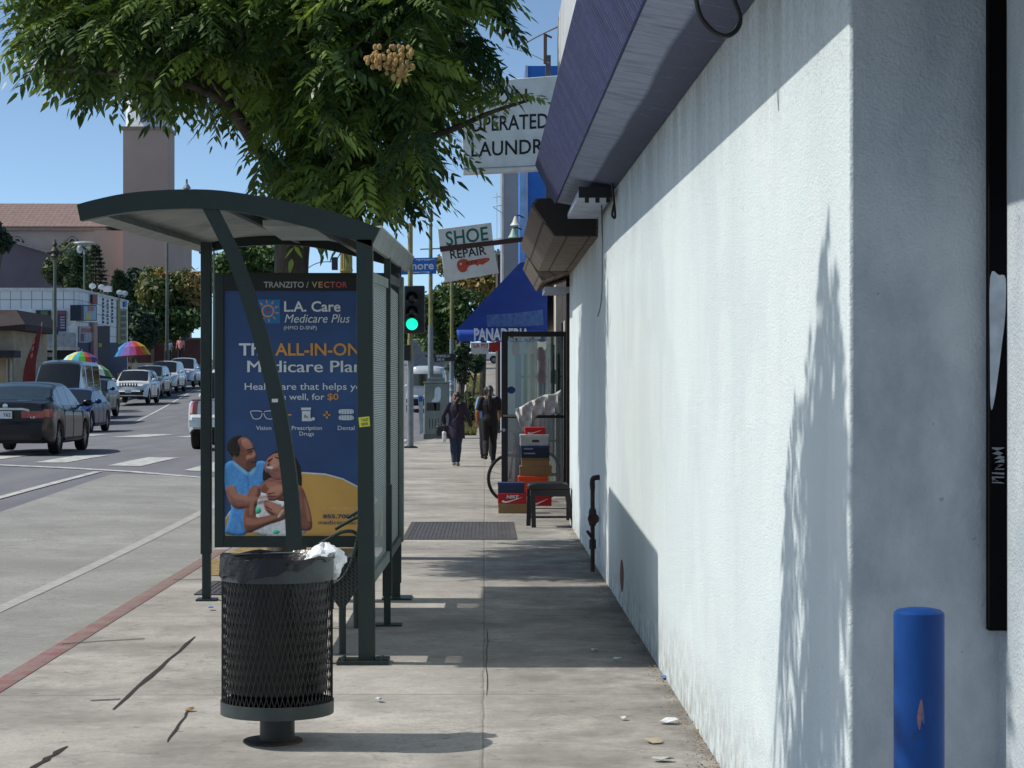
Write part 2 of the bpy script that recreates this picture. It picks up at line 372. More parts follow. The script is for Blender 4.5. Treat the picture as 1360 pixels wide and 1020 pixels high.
# ================================================================== RIGHT SIDE: white corner shop
def stucco():
    t = NT('white_stucco'); v = t.co(); gp = t.n('ShaderNodeSeparateXYZ'); t.l(v, gp.inputs[0]); X, Y, Z = gp.outputs
    fine = t.noise(v, 110, 3, .6); mid = t.noise(v, 22, 4, .6)
    c = t.mix(t.ramp(t.noise(t.co((1, .8, .25)), 1.1, 5), .4, .7), lin('d6dfdf'), lin('cad3d4'))
    streak = t.noise(t.co((5, 5, .16)), 2.4, 5, .65)
    pat = t.noise(t.co((1, .55, .8)), .9, 3, .4); c = t.mix(t.ramp(pat, .5, .54, 0, .35), c, lin('c3ccd0')); rol = t.noise(t.co((1, 1.6, 1.1)), 1.7, 2, .3); c = t.mix(t.ramp(rol, .58, .61, 0, .3), c, lin('dfe3e3')); scf = t.noise(t.co((3, 1.2, 7)), 2.4, 7, .8); c = t.mix(t.ramp(scf, .69, .76, 0, .45), c, lin('a7abad'))
    c = t.mix(t.ramp(streak, .6, .9, 0, .25), c, lin('b3babf'))
    # soot under the eave and splash dirt along the foot of the wall
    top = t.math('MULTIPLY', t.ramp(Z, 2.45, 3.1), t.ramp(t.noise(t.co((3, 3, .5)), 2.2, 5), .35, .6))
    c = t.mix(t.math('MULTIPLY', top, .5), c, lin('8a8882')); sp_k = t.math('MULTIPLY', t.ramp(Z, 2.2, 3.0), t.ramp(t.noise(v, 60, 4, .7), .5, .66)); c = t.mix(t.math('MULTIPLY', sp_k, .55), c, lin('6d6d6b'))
    foot = t.math('MULTIPLY', t.ramp(Z, .42, .0), t.ramp(t.noise(v, 8, 7, .75), .4, .62))
    c = t.mix(t.math('MULTIPLY', foot, .75), c, lin('857d70'))
    # grey over-painted patches on the end face, and its shade deepened by a grey tint
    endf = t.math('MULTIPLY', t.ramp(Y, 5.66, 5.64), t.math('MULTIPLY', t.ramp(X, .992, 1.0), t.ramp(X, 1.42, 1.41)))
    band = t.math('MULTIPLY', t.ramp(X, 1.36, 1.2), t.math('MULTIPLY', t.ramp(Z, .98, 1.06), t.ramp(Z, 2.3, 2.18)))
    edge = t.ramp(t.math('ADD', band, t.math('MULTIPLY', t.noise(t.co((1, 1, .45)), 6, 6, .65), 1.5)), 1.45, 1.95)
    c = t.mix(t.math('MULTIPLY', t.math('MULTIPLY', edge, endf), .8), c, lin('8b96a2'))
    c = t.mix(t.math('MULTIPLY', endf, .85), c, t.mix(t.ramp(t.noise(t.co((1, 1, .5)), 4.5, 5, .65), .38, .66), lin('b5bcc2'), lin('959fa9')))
    pit = t.noise(v, 31, 2, .4); c = t.mix(t.ramp(pit, .755, .78, 0, .5), c, lin('77736d'))
    t.l(c, t.b.inputs['Base Color']); t.b.inputs['Roughness'].default_value = .9; t.b.inputs['Specular IOR Level'].default_value = .2
    t.bump(t.math('ADD', fine, t.math('MULTIPLY', mid, .9)), .5, .011); return t.m
STUC = stucco()
zb = lambda Y: 2.985 + .0117 * Y
shop = thing('corner_shop', 'white stucco corner shop wall under a slate blue wooden eave', 'building', (2, 10, 0))
m = MB(); fp = [(.99, 24.4), (.99, 16.74), (.99, 5.63), (1.412, 5.63), (1.412, 2.0), (1.412, -3), (7, -3), (7, 24.4)]
m.prism([(x, y, -.2) for x, y in fp], (0, 0, 3.55)); wall = m.build('wall', STUC, shop, bevel=.012)
# broken plaster hole low on the wall, with rust and brick showing
hp = smoothpoly([(.0, .0), (.05, .09), (.03, .2), (-.02, .23), (-.06, .16), (-.05, .05)], 4); yy = 2750 * .99 / (826 - 645)
MB().prism([(.992, yy + a * 3.2, .12 + b * 1.0) for a, b in hp], (-.006, 0, 0)).build('plaster_hole', M('rusty_hole', '4a3128', .95, scale=25, col2='8b6a5c', bump=.6), wall)
FASC = NT('slate_boards'); v = FASC.co(); g = FASC.n('ShaderNodeSeparateXYZ'); FASC.l(v, g.inputs[0])
gro = FASC.math('PINGPONG', g.outputs[1], .04); wn_ = FASC.n('ShaderNodeTexWhiteNoise', noise_dimensions='1D'); FASC.l(FASC.math('FLOOR', FASC.math('DIVIDE', g.outputs[1], .08)), wn_.inputs['W']); c = FASC.mix(FASC.ramp(FASC.noise(FASC.co((6, 1, 6)), 5, 6, .7), .35, .7), lin('2f3868'), lin('485284'))
c = FASC.mix(FASC.ramp(FASC.noise(FASC.co((1.2, 14, 1.2)), 3, 5, .7), .55, .75, 0, .55), c, lin('8288a0'))
c = FASC.mix(FASC.math('MULTIPLY', wn_.outputs[0], .6), c, lin('2a2f52')); scr = FASC.noise(FASC.co((.9, 30, .9)), 2.5, 5, .7); c = FASC.mix(FASC.ramp(scr, .58, .7, 0, .5), c, lin('7d86a0')); c = FASC.mix(FASC.ramp(gro, .003, .01, .9, 0), c, lin('15172a')); FASC.l(c, FASC.b.inputs['Base Color']); FASC.b.inputs['Roughness'].default_value = .75
FASC.bump(FASC.math('ADD', FASC.ramp(gro, .002, .014), FASC.noise(FASC.co((1.2, 14, 1.2)), 6, 5)), .7, .012)
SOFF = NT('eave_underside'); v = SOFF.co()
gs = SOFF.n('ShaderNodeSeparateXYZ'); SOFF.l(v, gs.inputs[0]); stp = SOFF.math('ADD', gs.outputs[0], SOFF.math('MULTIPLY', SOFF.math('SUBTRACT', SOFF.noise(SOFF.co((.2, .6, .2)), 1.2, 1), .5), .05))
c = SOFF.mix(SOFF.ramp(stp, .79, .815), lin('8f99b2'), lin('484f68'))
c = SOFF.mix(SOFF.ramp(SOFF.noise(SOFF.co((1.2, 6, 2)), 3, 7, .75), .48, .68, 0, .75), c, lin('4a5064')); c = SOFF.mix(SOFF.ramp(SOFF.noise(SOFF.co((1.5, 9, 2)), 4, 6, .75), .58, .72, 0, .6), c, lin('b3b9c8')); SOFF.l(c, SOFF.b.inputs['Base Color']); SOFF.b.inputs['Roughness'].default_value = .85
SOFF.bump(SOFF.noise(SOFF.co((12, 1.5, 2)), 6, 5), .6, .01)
def lsweep(m, sec, ys, mi=0):
    m.loft([[Vector((x, Y, zb(Y) + z)) for x, z in sec] for Y in ys], True, True, mi)
m = MB(); lsweep(m, [(.6, .0), (.43, .34), (.46, .36), (.63, .03)], fr(-3, 18, 1)); m.build('fascia', FASC.m, shop, ang=20)
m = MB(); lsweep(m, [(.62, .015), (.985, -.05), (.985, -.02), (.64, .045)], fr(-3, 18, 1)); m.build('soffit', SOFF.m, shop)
m = MB(); lsweep(m, [(.47, .37), (1.4, .4), (1.4, .33), (.65, .04)], fr(-3, 17.98, 1)); m.build('eave_core', M('dark_timber', '3a3d4a', .8), shop)
MB().bx(.62, 1.6, -3, 17.9, 3.62, 4.78).build('parapet', M('parapet_paint', 'c9cdd0', .85, scale=2, col2='a9adb2'), shop, bevel=.02)
# fluorescent fitting box below the eave
LF = M('fitting_metal', 'aab0c2', .6, scale=6); BLK = M('black_metal', '17181b', .45, bump=.1)
lf = thing('eave_light_fitting', 'pale flat lamp housing bolted under the slate blue eave', 'light', (.85, 16.6, 3.0))
MB().bx(.70, .96, 15.6, 17.7, 3.045, 3.10).build('housing', LF, lf, bevel=.01)
m = MB(); m.bx(.70, .96, 15.55, 15.6, 3.03, 3.11)
for x in (.76, .84, .92): m.bx(x - .015, x + .015, 15.52, 15.57, 2.99, 3.04)
m.build('end_bracket', BLK, lf)
# hanging loop of cable at the top of the picture, and thin wires by the wall
P = [W(921, -60, 7), W(926, 8, 7), W(941, 36, 7), W(962, 48, 7.02), W(978, 40, 7.04), W(983, 22, 7.05), W(973, -8, 7.05), W(966, -60, 7.05)]
tag(MB().tube(curve(P), .0085, 8).build('cable_loop', M('black_rubber', '141416', .5), origin=P[0]), 'black cable hanging in a loop under the slate eave', 'cable')
P = [W(798, 243, 16.4), W(799, 270, 16.4), W(800, 330, 16.3), W(799, 395, 16.3), W(794, 420, 16.6)]
tag(MB().tube(curve(P), .006, 6).build('loose_wire', M('grey_wire', '55585c', .6), origin=P[0]), 'thin grey wire dangling down the white wall from the lamp housing', 'wire')
P = [W(812, 235, 15.4), W(815, 262, 15.4), W(817, 288, 15.4), W(813, 285, 15.4), W(816, 268, 15.4)]
tag(MB().tube(curve(P), .009, 6).build('wire_bundle', M('black_rubber', '141416', .5), origin=P[0]), 'short knotted bundle of black wire on the wall below the eave', 'wire')
# dark gate channel in the inside corner of the end face
gt = thing('gate_channel', 'tall black steel channel in the corner of the end wall with grey paint smears', 'channel', (1.388, 5.61, .94))
m = MB(); m.bx(1.364, 1.4105, 5.59, 5.628, .942, 3.3); m.build('channel', M('flat_black', '0c0c0d', .95, spec=.1), gt)
pm = smoothpoly([(1.308, 1.9), (1.332, 1.905), (1.35, 1.895), (1.349, 1.8), (1.34, 1.72), (1.33, 1.64), (1.318, 1.56), (1.309, 1.55), (1.307, 1.7)], 4)
MB().poly([(x + .058, 5.5885, z) for x, z in pm]).build('paint_smear', M('grey_smear', 'a9b2be', .8, scale=20), gt)
m = MB()
for i in range(16):
    z = 1.34 + random.random() * .1; m.add([(1.37, 5.588, z), (1.404, 5.588, z + random.uniform(-.02, .02)), (1.404, 5.588, z + .0025), (1.37, 5.588, z + .003)], [(0, 1, 2, 3)])
m.build('scribble', M('scribble_grey', '6f767e', .9), gt)
# blue bollard
BLUE = NT('bollard_paint'); v = BLUE.co()
c = BLUE.mix(BLUE.ramp(BLUE.noise(BLUE.co((1, 1, .4)), 16, 5), .4, .7), lin('053878'), lin('084084'))
c = BLUE.mix(BLUE.ramp(BLUE.noise(BLUE.co((1, 1, .5)), 45, 4), .66, .72, 0, .8), c, lin('173257'))
BLUE.l(c, BLUE.b.inputs['Base Color']); BLUE.b.inputs['Specular IOR Level'].default_value = .25; BLUE.b.inputs['Roughness'].default_value = .5; BLUE.bump(BLUE.noise(v, 40, 3), .12, .005)
bo = thing('bollard', 'scuffed blue steel bollard in front of the shaded end wall', 'bollard', (1.007, 4.8, 0))
m = MB(); m.lathe([(.0585, -.05), (.0585, 1.072), (.0575, 1.078)], (1.007, 4.8, 0), 40); m.lathe([(.0575, 1.078), (.05, 1.084), (.03, 1.088), (.001, 1.09)], (1.007, 4.8, 0), 40); m.build('post', BLUE.m, bo, ang=50)
m = MB(); a0 = R(-100); ring = smoothpoly([(-.1, .85), (.05, .885), (.14, .86), (.17, .83), (.06, .835), (.0, .815), (-.09, .825)], 4)
m.poly([(1.007 + .0592 * math.cos(a0 + a), 4.8 + .0592 * math.sin(a0 + a), z) for a, z in ring]); m.build('scuff', M('worn_orange', '98685a', .8, scale=50, col2='34507f'), bo)
# standpipe against the wall
RUST = M('rusty_iron', '2c2422', .8, scale=18, col2='4d3128', bump=.5, bscale=80)
sp = thing('standpipe', 'dark rusty standpipe with a valve on the foot of the white wall', 'pipe', (.93, 18.0, 0))
m = MB(); m.tube([(.93, 18, -.02), (.93, 18, .74)], .019, 12); m.lathe([(.03, .2), (.03, .28)], (.93, 18, 0), 10); m.lathe([(.028, .4), (.034, .43), (.034, .52), (.026, .55)], (.93, 18, 0), 10)
m.tube(curve([(.93, 18, .72), (.93, 18, .8), (.96, 17.97, .82), (1.0, 17.97, .82)]), .023, 10); m.build('pipe', RUST, sp)
m = MB(); m.tube([(.93, 17.93, .47), (.93, 17.86, .47)], .012, 6); m.lathe([(.05, -.008), (.05, .008)], (.93, 17.86, .47), 12, axis='Y'); m.tube([(.92, 17.95, .3), (.88, 17.9, .36)], .014, 6); m.build('valve', RUST, sp)

# ================================================================== shoe repair shop
BRN = NT('weathered_boards'); v = BRN.co()
c = BRN.mix(BRN.ramp(BRN.noise(BRN.co((1, 8, 1)), 2.5, 6, .7), .35, .7), lin('63564c'), lin('8d7d6f')); c = BRN.mix(BRN.ramp(BRN.noise(v, 8, 5, .7), .5, .75, 0, .6), c, lin('3b322d'))
g = BRN.n('ShaderNodeSeparateXYZ'); BRN.l(v, g.inputs[0]); gr = BRN.math('PINGPONG', BRN.math('ADD', g.outputs[2], BRN.math('MULTIPLY', g.outputs[0], .6)), .06); c = BRN.mix(BRN.ramp(gr, .003, .008, .8, 0), c, lin('1d1815'))
BRN.l(c, BRN.b.inputs['Base Color']); BRN.b.inputs['Roughness'].default_value = .9; BRN.bump(BRN.noise(BRN.co((1, 8, 1)), 9, 5), .6, .01)
ss = thing('shoe_repair_shop', 'narrow shoe repair shop with a brown boarded canopy over its open door', 'building', (2, 27, 0))
m = MB(); sec = [(.6, 2.93), (.40, 3.2), (.44, 3.27), (1.25, 3.3), (1.25, 2.93)]
m.prism([(x, 18.25, z) for x, z in sec], (0, 5.35, 0)); m.build('canopy', BRN.m, ss)
MB().prism([(x, 18.235, z) for x, z in [(.61, 2.94), (.43, 3.2), (.46, 3.26), (.97, 3.28), (.97, 2.94)]], (0, .014, 0)).build('canopy_end', M('dark_brown_paint', '2f2926', .8, scale=3), ss)
MB().prism([(x, 23.61, z) for x, z in [(.64, 2.82), (.47, 3.1), (1.1, 3.12), (1.1, 2.98)]], (0, 2.6, 0)).build('canopy_tail', BRN.m, ss)
DKW = M('shop_interior', '26211f', .9, scale=2, col2='3a332f')
m = MB(); m.bx(1.22, 7, 24.41, 33, -.1, 3.9); m.build('wall', DKW, ss)
m = MB(); m.bx(.975, 1.035, 25.0, 25.07, 0, 2.93); m.build('door_post', M('brown_post', '4a3430', .7, scale=7, col2='2d2422'), ss)
m = MB()
for i in range(7): m.bx(1.07 + .02 * (i % 2), 1.085 + .02 * (i % 2), 25.3 + i * .12, 25.32 + i * .12, .05, 2.85)
for i in range(18): m.box((1.08, 25.68, .2 + i * .15), (.012, .9, .015), Matrix.Rotation(R(35 * (-1) ** i), 3, 'X'))
m.build('folding_gate', M('gate_brown', '241a17', .6), ss)
m = MB()
for i, (y, ww, cc) in enumerate([(27.6, .35, 0), (28.5, .5, 1), (29.4, .4, 0), (30.6, .6, 1), (31.8, .4, 0)]): m.bx(1.17, 1.215, y, y + ww, .4, 2.6, cc)
m.build('window', [M('dim_glass', '20282c', .1), M('pale_curtain', '9a9a92', .8)], ss)
MB().bx(.70, 1.0, 24.6, 25.6, 2.74, 2.80).build('lamp_housing', LF, ss)
# ---- open glass door with its frame
YD = 28.0
dx0, dx1 = W(666, 0, YD).x, W(757, 0, YD).x
zt, zm_, zl = W(0, 440, YD).z, W(0, 552, YD).z, W(0, 650, YD).z
gd = thing('glass_door', 'open glass shop door in a black metal frame above the shoe boxes', 'door', ((dx0 + dx1) / 2, YD, 0))
fw = .085; m = MB()
m.bx(dx0, dx0 + fw, YD - .025, YD + .025, zl, zt); m.bx(dx1 - fw, dx1, YD - .025, YD + .025, zl, zt); m.bx(dx0 + fw, dx1 - fw, YD - .024, YD + .024, zt - .07, zt)
m.bx(dx0 + fw, dx1 - fw, YD - .024, YD + .024, zl, zl + .1); m.bx(dx0 + fw, dx1 - fw, YD - .02, YD + .02, zm_ - .035, zm_ + .005); m.build('frame', BLK, gd, bevel=.004)
DGL = GLASS('door_glass', (.62, .68, .68), .22)
MB().bx(dx0 + fw, dx1 - fw, YD - .005, YD + .005, zm_ + .006, zt - .071).build('pane', DGL, gd)
MB().bx(dx0 + fw, dx1 - fw, YD - .005, YD + .005, zl + .101, zm_ - .036).build('pane', GLASS('frosted_pane', (.5, .53, .53), .5, .25), gd)
m = MB(); m.tube([W(668, 552, YD - .06), W(700, 552, YD - .06)], .014, 8); m.tube([W(669, 571, YD - .05), W(669, 571, YD - .01)], .025, 10); m.build('handle', M('steel', '9a9da0', .3, 1.), gd)
m = MB(); q = lambda a, b, c_, d: m.poly([W(a, b, YD - .008), W(c_, b, YD - .008), W(c_, d, YD - .008), W(a, d, YD - .008)])
q(682, 445, 706, 449); q(709, 447, 718, 450); m.poly([W(690 + 4 * math.cos(k), 500 + 0 * k, YD - .008) for k in range(3)])
m.build('sticker', M('white_sticker', 'd9dcdc', .6), gd)
MB().poly([W(679 + 5.5 * math.cos(k * .5236), 518 + 5 * math.sin(k * .5236), YD - .009) for k in range(12)]).build('round_sticker', M('blue_sticker', '23387e', .6), gd)
# white cloth draped behind the mid rail
rows = []
for i in range(15):
    u = i / 14; row = []
    for j in range(9):
        vv = j / 8
        top = 543 - 25 * u ** .8 + 1.0 * math.sin(u * 9); bot = 551 + (24 * math.sin(min(1, u / .45) * math.pi) if u < .45 else 0) - 3 * max(0, u - .6)
        px = 685 + 60 * u; py = top + (bot - top) * vv + .8 * math.sin(u * 17 + vv * 3) * (1 - vv)
        row.append(W(px, py, YD - .09 + .016 * math.sin(u * 23 + vv * 4) + .012 * math.sin(u * 41 - vv * 6)))
    rows.append(row)
m = MB(); m.loft(rows, closed=False, caps=False); cl = m.build('cloth', M('grey_white_cloth', 'd5d7d4', .9, scale=14, col2='a9ada8'), origin=W(700, 552, YD + .08))
s = cl.modifiers.new('thickness', 'SOLIDIFY'); s.thickness = .006
tag(cl, 'crumpled white floral cloth draped over the glass door rail', 'cloth')
# green and blue display rack seen through the glass
dr = thing('display_rack', 'narrow blue and green shoe rack seen through the glass door', 'rack', W(700, 660, 30.5))
for (px, col, wpx) in ((688, '2b5f93', 8), (698, '1e6b48', 5), (707, '2a7a52', 6), (741, '39504a', 5)):
    x = W(px, 0, 30.5).x; MB().bx(x - wpx / 180, x + wpx / 180, 30.45, 30.6, .02, 2.1).build('upright', M('rack_' + col, col, .6), dr)
a, b = W(686, 0, 30.5).x, W(745, 0, 30.5).x
for z in (.3, .8, 1.3, 1.75): MB().bx(a, b, 30.46, 30.9, z, z + .03).build('shelf', M('rack_shelf', '4a5654', .6), dr)
for i, (px, py, cc) in enumerate([(718, 470, 'b86a72'), (722, 486, 'c4747c'), (719, 500, 'b05e68'), (685, 462, 'a03c40'), (731, 465, '7d8a86'), (736, 500, '5f6d62'), (728, 540, '8b9490')]):
    p = W(px, py, 30.42); mm = MB(); ring = smoothpoly([(-.05, -.09), (.04, -.1), (.06, .02), (.02, .1), (-.05, .07)], 3); mm.prism([(p.x + a_, 30.42, p.z + b_) for a_, b_ in ring], (0, .03, 0)); mm.build('hanging_shoe', M('shoe_' + cc, cc, .7), dr)
# ---- shoe boxes
def shoebox(label, px0, px1, pt, pb, Y, col, lid=None, dep=.22, mark=None, rot=0.):
    a, b = W(px0, pb, Y), W(px1, pt, Y); wdt = b.x - a.x; hg = b.z - a.z
    t = thing('shoe_box', label, 'box', ((a.x + b.x) / 2, Y + dep / 2, a.z), 'stacked shoe boxes at the shop door')
    mt = M('card_' + col, col, .75, scale=6, var=.08); lm = M('card_' + (lid or col), lid or col, .75, scale=6, var=.08); lh = min(.035, hg * .4)
    m = MB(); m.bx(a.x + .004, b.x - .004, Y + .004, Y + dep - .004, a.z, b.z - .004); m.build('carton', mt, t, bevel=.003)
    m = MB(); m.bx(a.x, b.x, Y, Y + dep, b.z - lh, b.z); m.build('lid', lm, t, bevel=.003)
    if mark:
        kind, mc = mark; m = MB(); fn = lambda x, y: Vector((x, Y - .001, y))
        if kind == 'swoosh' or kind == 'word':
            r = smoothpoly([(.18, .33), (.33, .24), (.85, .62), (.36, .12), (.2, .1), (.14, .2)], 4)
            m.poly([fn(a.x + u * wdt, a.z + v_ * hg) for u, v_ in r])
        if kind == 'word': T(m, 'NIKE', fn, a.x + .3 * wdt, a.x + .72 * wdt, a.z + .5 * hg, a.z + .82 * hg, shear=.2, bold=.02)
        if kind == 'lines':
            m.add([fn(a.x + u * wdt, a.z + v_ * hg) for u, v_ in ((.1, .3), (.5, .3), (.5, .42), (.1, .42))], [(0, 1, 2, 3)])
            m.add([fn(a.x + u * wdt, a.z + v_ * hg) for u, v_ in ((.1, .68), (.42, .68), (.42, .8), (.1, .8))], [(0, 1, 2, 3)])
        if kind == 'tab': m.add([fn(a.x + u * wdt, a.z + v_ * hg) for u, v_ in ((.42, .3), (.66, .3), (.66, .52), (.42, .52))], [(0, 1, 2, 3)])
        m.build('mark', M('mark_' + mc, mc, .7), t)
    return t
SB = shoebox
SB('brown shoe box at the bottom of the low front stack', 661.5, 702, 669, 682, 26.35, '8d6f4a')
SB('red shoe box with white logo and lettering in the low front stack', 661, 700, 655, 669, 26.35, 'b01f28', mark=('word', 'e8e4e2'))
SB('navy shoe box on top of the low front stack', 661, 697, 641, 655, 26.36, '26324f', lid='2c3a5e')
SB('red shoe box with white logo low behind the black stool', 702, 733, 656, 672, 27.35, 'b21d22', mark=('swoosh', 'd8cfcf'))
SB('orange shoe box under the tall stack of boxes', 688, 728, 632.5, 656, 27.35, 'd9481c', lid='e2501f')
SB('plain brown shoe box with torn end in the tall stack', 690, 733, 619, 632.5, 27.36, '8a6a45')
SB('plain brown shoe box below the navy one in the tall stack', 692.5, 730, 608, 619, 27.36, '8f6c44', lid='7c5c3a')
SB('navy shoe box with pale print in the middle of the tall stack', 692, 730, 592, 608, 27.35, '1b2438', lid='24345a', mark=('lines', '7d8aa5'))
SB('light grey shoe box with a dark tab near the top of the tall stack', 690.5, 729, 577, 592, 27.36, 'b9bab8', lid='c6c7c5', mark=('tab', '3a3a3c'))
SB('small bright red shoe box on top of the tall stack', 697, 724, 567.5, 577, 27.37, 'd11e22', mark=('swoosh', 'f0dedd'))
# ---- black stool
st = thing('stool', 'black stool with splayed legs against the white wall', 'stool', W(733, 702, 23.7))
SBLK = M('stool_black', '131316', .4, bump=.1); Ys = 23.7
x0, x1 = W(702, 0, Ys).x, W(757, 0, Ys).x; zt = W(0, 642, Ys).z
ring = [(x0 - .01, zt - .05), (x0, zt - .015), (x0 + .08, zt), (x1 - .1, zt + .008), (x1 - .03, zt - .012), (x1 + .01, zt - .07), (x1 - .02, zt - .075), (x0 + .02, zt - .075)]
MB().prism([(x, Ys - .05, z) for x, z in ring], (0, .42, 0)).build('seat', SBLK, st, bevel=.012)
MB().prism([(x0 + .02, Ys - .02, zt - .15), (x1, Ys - .02, zt - .15), (x1, Ys - .02, zt - .076), (x0 + .02, Ys - .02, zt - .076)], (0, .36, 0)).build('apron', SBLK, st)
for xx, bot, yy in ((x0 + .05, x0 + .06, Ys), (x0 + .015, x0 + .005, Ys + .3), (x1 - .03, x1 + .065, Ys), (x1 - .03, x1 + .06, Ys + .3)):
    MB().beam([(bot, yy, .0), (xx + (bot - xx) * .25, yy, zt * .55), (xx, yy, zt - .08)], (.026, 0, 0), (0, .022, 0)).build('leg', SBLK, st)
MB().beam([(x0 + .05, Ys, .12), (x1 + .04, Ys, .12)], (0, 0, .012), (0, .01, 0)).build('stretcher', SBLK, st); MB().beam([(x0 + .02, Ys + .3, .1), (x1 + .04, Ys + .3, .1)], (0, 0, .012), (0, .01, 0)).build('stretcher', SBLK, st)
# ---- bicycle leaning behind the door
bk = thing('bicycle', 'bicycle behind the glass door with one dark wheel showing', 'bicycle', (.72, 29.4, 0))
TYRE = M('tyre_rubber', '1b1b1c', .8); d = Vector((.55, .83, 0)).normalized(); up = Vector((0, 0, 1)); c0 = W(677, 0, 29.0); c0 = Vector((c0.x, 29.0, .335)); c1 = c0 + d * 1.0
for c in (c0, c1):
    dd = Vector((.93, .36, 0)) if c is c0 else d
    wl = MB().tube([c + (dd * math.cos(a) + up * math.sin(a)) * .325 for a in [2 * math.pi * k / 36 for k in range(37)]], .02, 8).build('wheel', TYRE, bk)
    m = MB(); [m.tube([c, c + (dd * math.cos(a) + up * math.sin(a)) * .31], .002, 4) for a in [2 * math.pi * k / 18 for k in range(18)]]
    m.tube([c + (dd * math.cos(a) + up * math.sin(a)) * .305 for a in [2 * math.pi * k / 30 for k in range(31)]], .01, 6); m.build('rim', M('steel', '9a9da0', .3, 1.), wl)
bb = c0 + d * .58 + up * -.05; sj = c0 + d * .75 + up * .42; hj = c0 + d * .14 + up * .45
m = MB()
for a, b in ((bb, sj), (bb, hj + up * -.08), (hj, sj), (c1, bb), (c1, sj), (c0, hj + up * .1)): m.tube([a, b], .016, 8)
m.build('frame', M('bike_red', '7c2226', .4), bk)
MB().tube([hj + up * .1, hj + up * .2 + d * -.05], .014, 8).tube([hj + up * .2 + Vector((-.22, .12, 0)), hj + up * .2, hj + up * .2 + Vector((.22, -.12, 0))], .013, 8).build('handlebar', BLK, bk)
MB().tube([sj, sj + up * .13], .013, 8).ball(sj + up * .15, (.07, .13, .03), 10, 6).build('saddle', BLK, bk)

# ---- SHOE REPAIR hanging sign
sg = thing('hanging_sign', 'tilted white shoe repair sign with a red key on a brown bar', 'sign', W(620, 330, 27))
Yg = 27.0; WP = lambda px, py, k=0.: W(px, py, Yg - k)
SWH = M('sign_white', 'e4e7e4', .7, scale=5, col2='d0d4d0')
c1_ = [(581.3, 304.3), (652.4, 295.4), (654.8, 321), (584.3, 331)]; c2_ = [(586, 333), (655.4, 325), (662.6, 362.4), (590.6, 375)]
for cc in (c1_, c2_): MB().prism([WP(x, y) for x, y in cc], (0, .06, 0)).build('panel', SWH, sg, bevel=.004)
MB().prism([WP(583.5, 327.5, .01), WP(696, 314.5, .01), WP(696, 320.5, .01), WP(585, 334.5, .01)], (0, .08, 0)).build('bracket_bar', M('brown_steel', '4b302b', .7, scale=9), sg)
m = MB(); f = quadfn(*[WP(x, y, .003) for x, y in c1_]); T(m, 'SHOE', f, .13, .92, .13, .84, bold=.012); m.build('lettering', M('sign_green', '1f6b57', .7), sg)
m = MB(); f = quadfn(*[WP(x, y, .003) for x, y in c2_]); T(m, 'REPAIR', f, .16, .84, .7, .985, bold=.012); m.build('lettering', M('sign_black', '1c1d22', .7), sg)
key = smoothpoly([(.27, .36), (.3, .26), (.36, .22), (.42, .25), (.47, .38), (.58, .42), (.64, .36), (.68, .41), (.72, .37), (.8, .42), (.86, .47), (.88, .53), (.84, .58), (.7, .58), (.5, .57), (.44, .63), (.36, .65), (.29, .6), (.26, .5)], 4)
MB().poly([f(*p) for p in key]).build('key_emblem', M('key_red', 'c2503c', .7, scale=12), sg)
f2 = quadfn(*[WP(x, y, .005) for x, y in c2_]); m = MB(); T(m, 'KEY', f2, .44, .66, .43, .56, bold=.01); m.build('key_lettering', M('key_dark', '5a2a26', .7), sg); m = MB(); m.poly([f2(.335 + .02 * math.cos(k * .7), .5 + .035 * math.sin(k * .7)) for k in range(9)])
m.build('key_hole', SWH, sg)
for px, pb in ((585.5, 0),): pass

# ================================================================== bakery with blue awning
bk2 = thing('bakery', 'cream bakery building behind the blue awning', 'building', (2.5, 38, 0))
CREAM = M('bakery_wall', 'b9b2a2', .85, scale=2)
MB().bx(1.12, 7, 33.02, 44, -.1, 4.1).build('wall', CREAM, bk2)
m = MB()
for i in range(4): m.bx(1.09, 1.118, 33.6 + i * 2.5, 35.5 + i * 2.5, .5, 2.3)
m.build('window', M('dim_glass', '20282c', .1), bk2)
aw = thing('awning', 'royal blue canvas awning with white bakery lettering', 'awning', W(690, 450, 34)); Ya = 34.0
AWB = NT('blue_canvas'); v = AWB.co(); c = AWB.mix(AWB.ramp(AWB.noise(AWB.co((1, 1, 2)), 2.5, 5), .4, .7), lin('15388c'), lin('1c429c')); AWB.l(c, AWB.b.inputs['Base Color']); AWB.b.inputs['Roughness'].default_value = .7; AWB.bump(AWB.noise(v, 120, 2), .2, .004)
tri = [(606, 437.5), (690.5, 349), (727, 342), (727, 438)]
A = [W(x, y, Ya) for x, y in tri]
MB().prism(A, (0, 4.5, 0)).build('canopy', AWB.m, aw)
rows = []
for i in range(31):
    u = i / 30; px = 606.5 + 120 * u; sc = 1.8 * abs(math.sin(u * math.pi * 9)); rows.append([W(px, 438.2, Ya - .012), W(px + .8, 446, Ya - .03), W(px + 1.5 * (1 - u), 452.5 + sc, Ya - .012)])
m = MB(); m.loft(rows, closed=False, caps=False); vl = m.build('valance', M('valance_blue', '1d4bb0', .75, scale=6), aw); sd = vl.modifiers.new('t', 'SOLIDIFY'); sd.thickness = .006; sd.offset = -1
m = MB(); rows = [[W(606.5, 438.2, Ya + .01 + .15 * k), W(606.5 , 446, Ya + .01 + .15 * k), W(607.5, 453, Ya + .01 + .15 * k)] for k in range(30)]; m.loft(rows, closed=False, caps=False); m.build('valance', M('valance_blue', '1d4bb0', .75, scale=6), aw)
m = MB(); T(m, 'PANADERIA', lambda x, y: W(x, y, Ya - .045), 629.5, 703, 451.5, 436, bold=.035); m.build('lettering', M('awning_white', 'e3e7ea', .8, scale=40, col2='b9c4d6'), aw)
